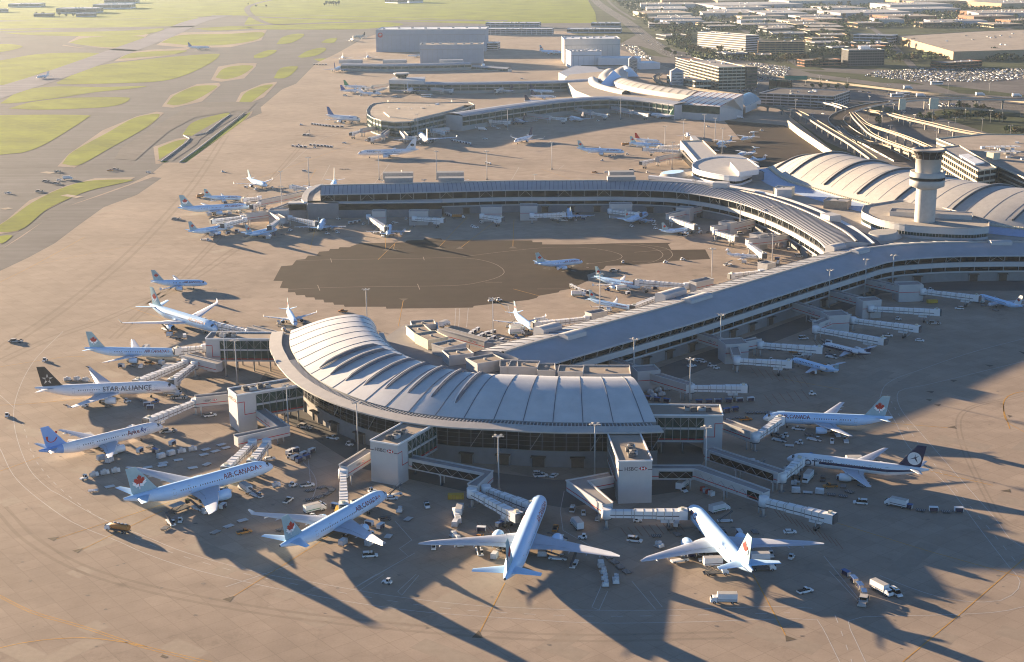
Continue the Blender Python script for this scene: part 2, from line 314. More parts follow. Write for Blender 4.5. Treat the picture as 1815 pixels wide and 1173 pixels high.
sheet('roadway_pier', [[(1030, 700), (1200, 640), (1290, 610), (1400, 570), (1480, 540), (1560, 500), (1640, 490), (1815, 492), (1815, 515), (1660, 515), (1560, 520), (1440, 580), (1330, 622), (1220, 665), (1120, 705)]], .012, 'road_mat')
# markings
b = MB(); W_ = .24
for l in ([(0, 700), (25.6, 723)], [(112, 587), (60, 640), (30, 700), (25.6, 755), (48.6, 825), (84, 864), (110, 879), (153, 905), (204, 930), (256, 950), (332, 980), (460, 1015), (552, 1031.5), (698, 1056.6), (833, 1072), (900, 1076), (1028, 1081), (1181, 1081), (1360, 1075), (1440, 1078)],
          [(0, 795), (30, 850), (102, 909), (153, 937), (204.6, 957), (256, 980), (332, 1006), (460, 1036.6), (552, 1054.5), (654.5, 1072), (757, 1085), (897, 1095), (1053, 1104), (1232, 1102), (1360, 1097.5), (1444.5, 1098), (1457, 1111), (1488, 1173), (1500, 1200)],
          [(1559.5, 705), (1567, 685), (1585, 672), (1616, 660.5), (1720, 625), (1815, 600)], [(1559.5, 705), (1585, 744), (1611, 792), (1675, 856), (1695, 880), (1738.5, 939.5), (1790, 1006), (1807.6, 1026), (1800, 1049), (1764, 1066), (1690, 1063), (1626, 1046), (1560, 1020)],
          [(1815, 640), (1650, 680), (1600, 690), (1590, 703), (1600, 730), (1636, 772), (1713, 861), (1764, 919), (1790, 955), (1815, 970), (1840, 975)], [(1840, 1070), (1815, 1075), (1764, 1085), (1662, 1090), (1534, 1093), (1508, 1098), (1503, 1105.7), (1513.5, 1128.7), (1534, 1173), (1545, 1200)],
          [(632, 1040), (735, 980)], [(552, 870), (545, 800)], [(545, 905), (560, 850), (520, 800)]):
    ribbon(b, l, W_, .02, 'paint')
for l in ([(40, 750), (66, 820), (140, 893), (256, 960), (400, 1008), (560, 1042), (757, 1074), (900, 1086), (1053, 1092), (1232, 1090), (1400, 1086)], [(1573, 700), (1600, 745), (1650, 815), (1705, 880), (1760, 945), (1812, 1010)], [(1480, 1090), (1495, 1130), (1510, 1173)]):
    ribbon(b, l, W_, .02, 'paint', dash=(9, 3.6), step=1.8)
for l in ([(900, 935), (920, 990)], [(705, 1048), (737, 1018), (742, 1020), (712, 1055), (705, 1048)], [(1049, 1076), (1062, 1047)], [(1062, 1081), (1077, 1048)], [(1049, 1076), (1062, 1081)], [(1120, 1030), (1162, 1080)], [(1152, 1048), (1174, 1076)],
          [(627, 1042), (668, 1017), (680, 1018), (635, 1048)], [(700, 923), (730, 957), (708, 972), (724, 986), (627, 1042)], [(1000, 870), (993, 905), (998, 940), (1060, 975)], [(1460, 985), (1525, 1065)], [(1470, 1012), (1520, 1065)], [(1075, 1014), (1062, 1047)]):
    ribbon(b, l, .22, .02, 'paint', smooth=False)
for l in ([(660, 330), (690, 290)], [(900, 330), (920, 296)], [(585, 292), (570, 320)], [(990, 300), (1000, 292)], [(992, 302), (1010, 302)], [(400, 1040), (520, 1000)], [(470, 330), (560, 250), (640, 220)], [(900, 540), (905, 560)], [(808, 546), (806, 580)], [(830, 546), (827, 580)], [(815, 546), (813, 580)]):
    ribbon(b, l, .3, .02, 'paint', smooth=False)
for l in ([(523, 462), (600, 460), (720, 458), (820, 457), (870, 465), (893, 479), (885, 490), (850, 500), (800, 506), (650, 508), (570, 510), (510, 513)], [(820, 455), (900, 445), (980, 438), (1050, 440), (1098, 450), (1095, 460), (1040, 468)], [(1090, 432), (1150, 438), (1175, 450), (1160, 463), (1120, 470)], [(1130, 432), (1180, 440), (1192, 452), (1180, 463)]):
    ribbon(b, l, .35, .026, 'patch_dark')
for l in ([(1121, 463), (1210, 462)], [(1124, 447), (1190, 442)], [(563, 505), (567, 515)], [(740, 503), (744, 513)], [(750, 455), (752, 461)], [(586, 458), (588, 465)], [(860, 500), (890, 500)], [(952, 512), (1008, 512)]):
    ribbon(b, l, .4, .026, 'patch_dark', smooth=False)
o = b.build('white_markings', org=(0, 0, 0)); tag(o, kind='structure')
b = MB()
for l, wd in (([(0, 1055), (60, 1084), (150, 1110), (250, 1143), (375, 1173), (480, 1200)], .28), ([(0, 1059), (60, 1088), (150, 1114), (250, 1147), (372, 1177)], .28), ([(0, 1148), (60, 1136), (150, 1130), (230, 1140), (260, 1146)], .4),
              ([(0, 650), (110, 633), (150, 632)], .3), ([(0, 718), (70, 714), (200, 700)], .3), ([(0, 835), (70, 810)], .3), ([(560, 300), (540, 330), (470, 400)], .3), ([(0, 500), (60, 470), (150, 420)], .3), ([(1790, 760), (1778, 720), (1790, 700), (1830, 690)], .45), ([(1778, 715), (1783, 745), (1815, 765)], .3),
              ([(960, 300), (1020, 320)], .3), ([(300, 430), (210, 440), (60, 470)], .2), ([(1100, 940), (1200, 980), (1300, 1080), (1360, 1100)], .0)):
    if wd: ribbon(b, l, wd, .024, 'paint_yellow')
for l in ([(895, 1033), (850, 1121)], [(1335, 1018), (1393, 1127)], [(690, 872), (560, 965), (412, 1058)], [(288, 905), (145, 974)], [(300, 890), (100, 955)], [(1478, 925), (1640, 975), (1815, 1024)], [(1490, 690), (1390, 672)], [(911, 390), (909, 437)], [(745, 388), (670, 460)], [(1345, 880), (1395, 908)],
          [(828, 385), (776, 440)], [(880, 390), (815, 440)], [(715, 531), (706, 578)], [(560, 400), (550, 440)], [(683, 415), (683, 443)], [(700, 430), (697, 443)], [(880, 530), (900, 555)], [(910, 512), (955, 524)], [(230, 545), (290, 565)], [(1815, 990), (1700, 1090), (1600, 1173)], [(1580, 750), (1680, 758)], [(1650, 835), (1760, 860)], [(420, 330), (640, 250)]):
    ribbon(b, l, .32, .028, 'paint_yellow', smooth=False)
o = b.build('yellow_markings', org=(0, 0, 0)); tag(o, kind='structure')
b = MB()
for t in ([(836, 1130), (849, 1117), (856, 1131)], [(1392, 1126), (1393, 1137), (1412, 1133)], [(394, 1062), (416, 1056), (408, 1067)], [(84, 954), (105, 951), (95, 959)], [(128, 976), (149, 971), (138, 980)], [(901, 440), (917, 440), (909, 436)], [(808, 441), (822, 441), (815, 437)], [(768, 441), (784, 441), (778, 437)], [(706, 529), (724, 529), (716, 533)],
          [(678, 444), (690, 444), (684, 440)], [(692, 444), (704, 444), (698, 440)], [(1640, 693), (1656, 693), (1652, 697)], [(1640, 707), (1652, 708), (1648, 711)], [(1655, 717), (1668, 716), (1664, 720)], [(1683, 673), (1697, 674), (1690, 677)], [(1678, 757), (1696, 760), (1692, 755)], [(1772, 870), (1792, 873), (1790, 867)], [(1745, 646), (1762, 647), (1754, 650)], [(1785, 735), (1795, 737), (1789, 740)], [(1805, 622), (1815, 624), (1815, 628)], [(284, 1164), (288, 1160), (299, 1164), (294, 1167)]):
    b.face([(at(x, y).x, at(x, y).y, .034) for x, y in t], 'paint_dark')
o = b.build('stand_markers', org=(0, 0, 0)); tag(o, kind='structure')
# hatched safety boxes beside the parked jets
b = MB()
for (x0, y0), (x1, y1), nn in (((1100, 935), (1200, 925), 9), ((845, 925), (900, 935), 8), ((1370, 900), (1480, 955), 12), ((1355, 700), (1420, 690), 6), ((1440, 600), (1520, 620), 10), ((1330, 650), (1420, 668), 8)):
    for k in range(nn):
        t = k/(nn-1); ribbon(b, [(x0+(x1-x0)*t, y0+(y1-y0)*t), (x0+(x1-x0)*t+14, y0+(y1-y0)*t+18)], .25, .022, 'brick', smooth=False)
o = b.build('hatching', org=(0, 0, 0)); tag(o, kind='structure')
# underpass ramp with its pale walls
b = MB(); ribbon(b, [(292, 285), (335, 256), (345, 245), (395, 215), (426, 198)], 15, .03, 'asphalt', step=15); tag(b.build('underpass_road', org=(0, 0, 0)), kind='structure')
def wallrun(name, pts, h, th, m, label, cat, z=0., px=True, top=None):
    P = [at(x, y, z) for x, y in pts] if px else [Vector((*p[:2], z)) for p in pts]; b = MB()
    for i in range(len(P)-1): b.beam(P[i], P[i+1], th, h, m)
    o = b.build(name); tag(o, label, cat); return o
wallrun('retaining_wall', [(285, 287), (300, 276), (330, 253), (336, 246), (325, 240)], 1.0, .8, 'canopy', 'short curved pale wall on the left side of the airfield underpass', 'wall')
wallrun('retaining_wall', [(345, 240), (365, 236), (395, 212), (408, 203)], 1.0, .8, 'canopy', 'bent pale wall on the far left side of the airfield underpass', 'wall')
wallrun('retaining_wall', [(318, 288), (350, 265), (400, 226), (432, 201)], 1.1, .8, 'canopy', 'long straight pale wall on the right side of the airfield underpass', 'wall')

# worn darker wheel tracks
b = MB()
for l, wd in (([(0, 640), (90, 600), (200, 560), (330, 500), (420, 440)], 5), ([(0, 900), (60, 960), (180, 1020), (420, 1075), (700, 1110), (1000, 1130), (1300, 1125)], 4), ([(400, 240), (340, 330), (240, 440), (120, 540), (0, 620)], 6), ([(540, 250), (470, 330), (350, 460), (200, 600)], 4), ([(640, 300), (900, 290), (1180, 285)], 4), ([(1815, 700), (1700, 740), (1760, 900), (1815, 940)], 2)):
    for s_ in (-1, 1): ribbon(b, l, wd*.35, .008, 'apron_worn', off=s_*wd*.5)
tag(b.build('wheel_tracks', org=(0, 0, 0)), kind='structure')
# ============================================================ TERMINAL
def base_of(pts): 
    return (sum(p[0] for p in pts)/len(pts), sum(p[1] for p in pts)/len(pts), 0)
def sweep(b, path, N, prof, z0=0):
    """prof: list of (offset, z, material of the strip that starts here)"""
    for k in range(len(prof)-1):
        (o0, h0, m), (o1, h1, _) = prof[k], prof[k+1]
        b.grid([[p+n*o0+Vector((0, 0, h0)), p+n*o1+Vector((0, 0, h1))] for p, n in zip(path, N)], m)
def arc(c, r, a0, a1, n): return [Vector((c[0]+r*math.cos(R(a0+(a1-a0)*i/n)), c[1]+r*math.sin(R(a0+(a1-a0)*i/n)), 0)) for i in range(n+1)]
CC = (29.3, 674.4)
def pol(r, a, z=0.): return Vector((CC[0]+r*math.cos(R(a)), CC[1]+r*math.sin(R(a)), z))
# ---- the crescent hall
A0, A1 = 176.0, 281.6     # (= -78.4)
RO = [(176, 149.0), (181, 147.6), (194, 144.8), (203, 144.8), (213, 146.2), (222, 147.6), (231, 149.0), (240, 149.6), (247, 148.4), (256, 145.2), (271, 145.6), (282, 148.2)]
def dr(a):
    for (x0, y0), (x1, y1) in zip(RO, RO[1:]):
        if x0 <= a <= x1: return y0+(y1-y0)*(a-x0)/(x1-x0)-147.4
    return 0
t = thing('crescent_hall', (pol(118, 232).x, pol(118, 232).y, 0), 'curved crescent-shaped gate hall with ribbed silver vaulted roof, in the middle foreground', 'terminal')
NA = 72; AN = [A0+(A1-A0)*i/NA for i in range(NA+1)]
def cres(b, prof, m, a=AN, sm=True):
    b.grid([[pol(r+dr(x), x, z) for r, z in prof] for x in a], m, smooth=sm)
ROOF = [(137.5, 18.3), (134, 19.6), (129, 21.6), (124, 23.4), (119, 24.9), (114, 26.0), (109, 26.7), (105, 26.9), (101, 26.3), (98, 25.0), (96, 23.0), (94.8, 20.6), (94.4, 17)]
b = MB(); cres(b, ROOF, 'metal_roof'); cres(b, [(137.5, 18.3), (137.5, 17)], 'mullion')
for i in (0, NA):
    a = AN[i]; b.face([pol(r+dr(a), a, z) for r, z in ROOF]+[pol(94.4, a, 14), pol(137.5+dr(a), a, 14)], 'wall_dark')
b.build('roof', t)
b = MB()
for k in range(21):
    a = 178.5+k*5.05; q = [x for x in ROOF]; dth = .075
    rows = [[pol(r+dr(a), a+s*dth, z+(.35 if abs(s) < 2 else -.1)) for r, z in q] for s in (-1.6, -1, 1, 1.6)]
    rows = [[pol(r+dr(a), a-dth, z-.1) for r, z in q], [pol(r+dr(a), a-dth, z+.14) for r, z in q], [pol(r+dr(a), a+dth, z+.14) for r, z in q], [pol(r+dr(a), a+dth, z-.1) for r, z in q]]
    b.grid(rows, 'rib', smooth=False)
b.build('roof_rib', t)
b = MB(); cres(b, [(137.3, 16.6), (141.2, 16.6)], 'wall_dark'); cres(b, [(141.2, 16.6), (141.2, 18.1), (147.2, 17.5), (147.2, 16.9), (140.8, 15.9)], 'canopy', sm=False)
for i in (0, NA): b.face([pol(r+dr(AN[i]), AN[i], z) for r, z in [(137.3, 16.6), (141.2, 16.6), (141.2, 18.1), (147.2, 17.5), (147.2, 16.9), (140.8, 15.9), (137.3, 15.9)]], 'canopy')
b.build('eave_canopy', t)
b = MB()
for k in range(int((A1-198)/.62)):
    a = 198+k*.62; b.beam(pol(138.3+dr(a), a, 17.9), pol(141+dr(a), a, 17.9), .35, .3, 'wall')
b.build('canopy_bracket', t)
b = MB(); cres(b, [(139.5, 0), (139.5, 6.2), (139.9, 6.2), (139.9, 6.9), (139.4, 6.9)], 'concrete_wall', sm=False); b.build('base_wall', t)
b = MB(); cres(b, [(139.2, 6.9), (138.6, 16.2)], 'glass'); b.build('curtain_wall', t)
b = MB()
for z in (8.7, 10.6, 12.5, 14.4): cres(b, [(139.5-(z-7)*.06, z), (139.5-(z-7)*.06, z+.14)], 'rib', sm=False)
for k in range(53):
    a = A0+.6+k*2; b.beam(pol(139.45+dr(a), a, 6.9), pol(139.0+dr(a), a+.01, 16.2), .28, .1, 'rib')
    if k % 5 == 2: b.beam(pol(139.7+dr(a), a, 7), pol(139.2+dr(a), a+2.4, 16), .4, .4, 'mullion')
b.build('mullion', t)
def door_at(p, n, w=5, h=4.4, parent=None, hood=True):
    """loading door: dark recess, light surround and hood on a wall at p with outward normal n"""
    b = MB(); u = Vector((-n.y, n.x, 0)); a = math.atan2(u.y, u.x)
    b.box((p.x+n.x*.05, p.y+n.y*.05, 0.02), (w, .5, h), 'door', a)
    for s in (-1, 1): b.box((p.x+u.x*s*(w/2+.2)+n.x*.2, p.y+u.y*s*(w/2+.2)+n.y*.2, 0.02), (.4, .9, h), 'concrete_wall', a)
    if hood: b.box((p.x+n.x*.8, p.y+n.y*.8, h), (w+1, 2.2, .35), 'door', a)
    return b.build('loading_door', parent)
for a in (199, 206, 213.5, 221, 228.5, 236, 250, 256, 262, 268.5): 
    n = pol(1, a)-pol(0, a); n.z = 0; door_at(pol(139.9+dr(a), a), n, parent=t)
# skylights: tapering curved fins along the vault
for px, py in ((583, 645), (606, 655), (629, 667), (657, 678), (690, 688), (728, 697), (768, 705), (812, 711)):
    p = at(px, py, 21.5); a = math.degrees(math.atan2(p.y-CC[1], p.x-CC[0])) % 360
    b = MB(); q = [(131.5, 20.6), (128, 22.2), (124, 23.6), (119, 25.1), (114, 26.2), (109, 26.9), (105, 27.1), (101.5, 26.4)]; n = len(q)
    hh = [.1, .95, 1.1, 1.15, 1.15, 1.05, .9, .15]; ww = [.3, .8, .9, .9, .9, .8, .7, .4]
    for s in (-1, 1):
        b.grid([[pol(r, a+s*math.degrees(wd/115), z-.3), pol(r, a+s*.8*math.degrees(wd/115), z+h)] for (r, z), h, wd in zip(q, hh, ww)], 'rib')
    b.grid([[pol(r, a+s*.8*math.degrees(wd/115), z+h) for s in (-1, 1)] for (r, z), h, wd in zip(q, hh, ww)], 'rib')
    b.grid([[pol(r, a+s*.8*math.degrees(wd/115), z+h+.05) for s in (-1.15, -.45)] for (r, z), h, wd in zip(q, hh, ww)], 'white')
    for e in (0, -1): r, z = q[e]; wd = math.degrees(ww[e]/115); b.face([pol(r, a-wd, z-.3), pol(r, a+wd, z-.3), pol(r, a+.8*wd, z+hh[e]), pol(r, a-.8*wd, z+hh[e])], 'metal_roof')
    b.build('skylight', t)
# mechanical deck on the inside of the crescent
deck_in = ids([(774.4, 573.7), (777.5, 598), (787.7, 607.5), (800, 615.6), (824, 624), (853, 632), (879, 637), (919, 645), (985, 651.5), (1042, 653.7), (1105, 653.7)], 15)
deck_out = [tuple(pol(94.6, a)[:2]) for a in (278, 270, 262, 254, 246, 238, 230, 222, 214, 206, 198, 190, 183, 177)]
b = MB(); b.prism(deck_in+[tuple(at(1117, 681, 15)[:2])]+deck_out+[tuple(at(718, 572, 15)[:2])], 0, 14.2, 'wall_dark', 'roof_grey'); 
pp = [Vector((*p, 0)) for p in deck_in]
for i in range(len(pp)-1): b.beam(pp[i]+Vector((0, 0, 14)), pp[i+1]+Vector((0, 0, 14)), .8, 1.9, 'wall')
b.beam(at(1105, 653.7, 15)-Vector((0, 0, 1)), at(1117, 681, 15)-Vector((0, 0, 1)), .8, 1.9, 'wall'); 
b.build('service_deck', t)
b = MB(); cres(b, [(93.6, 14.4), (93.6, 18.2), (91.2, 18.2), (91.2, 14.4)], 'canopy', [177+k*101/60 for k in range(61)], sm=False); b.build('inner_gutter', t)
def hut(b, px, py, z, d, rot, m='wall', mt='roof_tan', rim=True):
    p = at(px, py, z); b.box((p.x, p.y, z), d, m, rot, mt)
    if rim:
        ca, sa = math.cos(rot), math.sin(rot)
        for s in (-1, 1):
            for L_, x, y in ((d[0]+.3, 0, s*d[1]/2), ): b.box((p.x-y*sa, p.y+y*ca, z+d[2]-.2), (L_, .35, .7), m, rot)
            x = s*d[0]/2; b.box((p.x+x*ca, p.y+x*sa, z+d[2]-.2), (.35, d[1]-.3, .7), m, rot)
    b.box((p.x, p.y, z+d[2]), (min(1.2, d[0]/4), min(1.2, d[1]/4), .8), 'grey', rot)
for px, py, dx, dy, h, rt, m in ((743, 598, 9, 15, 4.2, 20, 'cream'), (765, 611, 11, 14, 4.5, 30, 'cream'), (796, 626, 13, 10, 4.5, 40, 'wall'), (812, 641, 12, 10, 4.5, 20, 'wall'), (860, 654, 14, 11, 4.6, 30, 'wall'), (902, 662, 8, 11, 4.6, 0, 'wall'), (929, 664, 13, 10, 4.8, -8, 'wall'),
                              (968, 668, 8, 11, 4.4, 0, 'wall'), (1012, 671, 11, 10, 4.4, -6, 'wall'), (750, 580, 12, 9, 2.2, 10, 'wall'), (1075, 666, 21, 14, 2.6, -2, 'wall')):
    b = MB(); hut(b, px, py, 14.25, (dx, dy, h), R(rt), m); b.build('plant_room', t)
# ---- gate nodes (stair tower + two-storey glazed link) around the crescent
def node(o, u, length, width, label, words=None, z0=5.2, z1=16.5, tower=8.0, gd=(0, 1), nm='gate_building', logo=True):
    """o: centre of the outer (tower) face; u: unit vector towards the hall"""
    u = Vector((u[0], u[1], 0)).normalized(); v = Vector((-u.y, u.x, 0)); o = Vector((o[0], o[1], 0)); hw = width/2; a = math.atan2(u.y, u.x)
    t = thing(nm, (o.x, o.y, 0), label, 'gate building')
    def P(x, y, z): q = o+u*x+v*y; return Vector((q.x, q.y, z))
    b = MB(); b.hexa([P(0, -hw, 0), P(tower, -hw, 0), P(tower, hw, 0), P(0, hw, 0), P(0, -hw, z1), P(tower, -hw, z1), P(tower, hw, z1), P(0, hw, z1)], 'wall', 'roof_tan')
    b.build('stair_tower', t)
    b = MB(); b.hexa([P(tower, -hw, z1-.9), P(length, -hw, z1-.9), P(length, hw, z1-.9), P(tower, hw, z1-.9), P(tower, -hw, z1), P(length, -hw, z1), P(length, hw, z1), P(tower, hw, z1)], 'wall', 'roof_tan')
    for z in (z0, (z0+z1)/2-.2):
        b.hexa([P(tower, -hw-.1, z), P(length, -hw-.1, z), P(length, hw+.1, z), P(tower, hw+.1, z), P(tower, -hw-.1, z+.8), P(length, -hw-.1, z+.8), P(length, hw+.1, z+.8), P(tower, hw+.1, z+.8)], 'wall')
    b.build('floor_slab', t)
    b = MB(); b.hexa([P(tower, -hw+.4, z0+.8), P(length, -hw+.4, z0+.8), P(length, hw-.4, z0+.8), P(tower, hw-.4, z0+.8), P(tower, -hw+.4, z1-.9), P(length, -hw+.4, z1-.9), P(length, hw-.4, z1-.9), P(tower, hw-.4, z1-.9)], 'green_glass'); b.build('glazing', t)
    b = MB(); nb = max(3, round((length-tower)/3.2)); zm = (z0+z1)/2
    for s in (-1, 1):
        for k in range(nb+1):
            x = tower+(length-tower)*k/nb
            b.hexa([P(x-.12, s*hw-.15, z0+.8), P(x+.12, s*hw-.15, z0+.8), P(x+.12, s*hw+.15, z0+.8), P(x-.12, s*hw+.15, z0+.8), P(x-.12, s*hw-.15, z1-.9), P(x+.12, s*hw-.15, z1-.9), P(x+.12, s*hw+.15, z1-.9), P(x-.12, s*hw+.15, z1-.9)], 'mullion')
            if k < nb: 
                x2 = tower+(length-tower)*(k+1)/nb; za, zb = (zm+.8, z1-1.1) if k % 2 else (z1-1.1, zm+.8)
                b.beam(P(x, s*(hw-.15), za), P(x2, s*(hw-.15), zb), .22, .22, 'mullion')
                b.beam(P(x, s*(hw-.15), z0+1.0), P(x2, s*(hw-.15), z0+1.0), .2, .5, 'red')
    b.build('truss_frame', t)
    b = MB()
    for s in (-1, 1): b.hexa([P(0, s*hw-.25, z1), P(length, s*hw-.25, z1), P(length, s*hw+.25, z1), P(0, s*hw+.25, z1), P(0, s*hw-.25, z1+.55), P(length, s*hw-.25, z1+.55), P(length, s*hw+.25, z1+.55), P(0, s*hw+.25, z1+.55)], 'white')
    b.hexa([P(-.25, -hw+.25, z1), P(.25, -hw+.25, z1), P(.25, hw-.25, z1), P(-.25, hw-.25, z1), P(-.25, -hw+.25, z1+.55), P(.25, -hw+.25, z1+.55), P(.25, hw-.25, z1+.55), P(-.25, hw-.25, z1+.55)], 'white')
    b.build('parapet', t)
    for k, (x, dx, m) in enumerate(((tower*.7, 2.2, 'dgrey'), (tower*1.05, 3.2, 'wall'), (tower*1.5, 2.6, 'dgrey'), (tower*1.85, 2.2, 'silver'))):
        b = MB(); c = P(x, (-1)**k*.6, z1); b.box(c, (dx, 2.8, 1.3), m, a)
        b.tube(c+Vector((0, 0, 1.3)), c+Vector((0, 0, 1.75)), 1.0, 1.0, 'dgrey', 12); b.build('roof_fan', t)
    # red line that steps down the tower, dark words on the outer face
    b = MB(); s = -1; zt = z1-3.4; zl = z0+2.2
    for s in (-1, 1):
        y = s*(hw+.04)
        b.hexa([P(-.04, y-.03, zt), P(3, y-.03, zt), P(3, y+.03, zt), P(-.04, y+.03, zt), P(-.04, y-.03, zt+.3), P(3, y-.03, zt+.3), P(3, y+.03, zt+.3), P(-.04, y+.03, zt+.3)], 'red')
        b.hexa([P(3, y-.03, zl), P(3.3, y-.03, zl), P(3.3, y+.03, zl), P(3, y+.03, zl), P(3, y-.03, zt+.3), P(3.3, y-.03, zt+.3), P(3.3, y+.03, zt+.3), P(3, y+.03, zt+.3)], 'red')
        b.hexa([P(3.3, y-.03, zl), P(tower, y-.03, zl), P(tower, y+.03, zl), P(3.3, y+.03, zl), P(3.3, y-.03, zl+.3), P(tower, y-.03, zl+.3), P(tower, y+.03, zl+.3), P(3.3, y+.03, zl+.3)], 'red')
    for ya, yb in ((-hw, -hw+1.6), (hw-1.6, hw)):
        b.hexa([P(-.07, ya, zt), P(-.01, ya, zt), P(-.01, yb, zt), P(-.07, yb, zt), P(-.07, ya, zt+.3), P(-.01, ya, zt+.3), P(-.01, yb, zt+.3), P(-.07, yb, zt+.3)], 'title_dark')
    b.build('red_line', t)
    if logo:
        b = MB(); text_flat(b, 'HSBC', P(-.1, 1.6, zt-.1), -v, (0, 0, 1), 1.5, 'title_dark'); b.build('lettering', t, recalc=False)
        b = MB(); hexlogo(b, P(-.1, -2.9, zt+.65), -v, .95); b.build('logo', t, recalc=False)
    b = MB()
    for k in range(3):
        x = tower+(length-tower)*(.3+.3*k)
        for s in (-1, 1):
            q = P(x, s*(hw-1), 0); b = MB(); b.tube(q, q+Vector((0, 0, z0)), .35, .35, 'concrete_wall', 8); b.build('column', t)
    return t
def hexlogo(b, c, u, s):
    """red and white hourglass emblem"""
    u = Vector(u); z = Vector((0, 0, 1)); n = u.cross(z)
    q = lambda x, y, d=.0: c+u*x*s+z*y*s+n*d
    b.face([q(-.8, -.75), q(.8, -.75), q(.8, .75), q(-.8, .75)], 'white')
    for k in (-1, 1):
        b.face([q(k*.8, .75, .02), q(k*1.6, 0, .02), q(k*.8, -.75, .02)], 'red')
        b.face([q(-.8, k*.75, .02), q(.8, k*.75, .02), q(0, 0, .02)], 'red')
def rad(a, r): p = pol(r, a); return (p.x, p.y)
def nrad(a): return (-math.cos(R(a)), -math.sin(R(a)))
node(rad(177.6, 179.5), nrad(177.6), 34, 12.5, 'upper left gate building, glazed bridge joining the far end of the crescent hall', tower=7, logo=False)
node(rad(209.8, 173), nrad(209.8), 30, 11.5, 'lit beige gate tower and glazed link at the left of the crescent hall', tower=8.5)
node(rad(242.7, 172.6), nrad(242.7), 30, 12.4, 'grey bank-lettered gate tower in front of the crescent hall, left of centre', tower=7.5)
node(rad(275.2, 176.5), nrad(273.4), 32, 12.6, 'grey bank-lettered gate tower with a sunlit corner, right of centre front', tower=8)
node((85.6, 557.6), (-1, .05), 36, 14, 'dark glazed gate building reaching right from the end of the crescent hall', tower=7.5, logo=False)
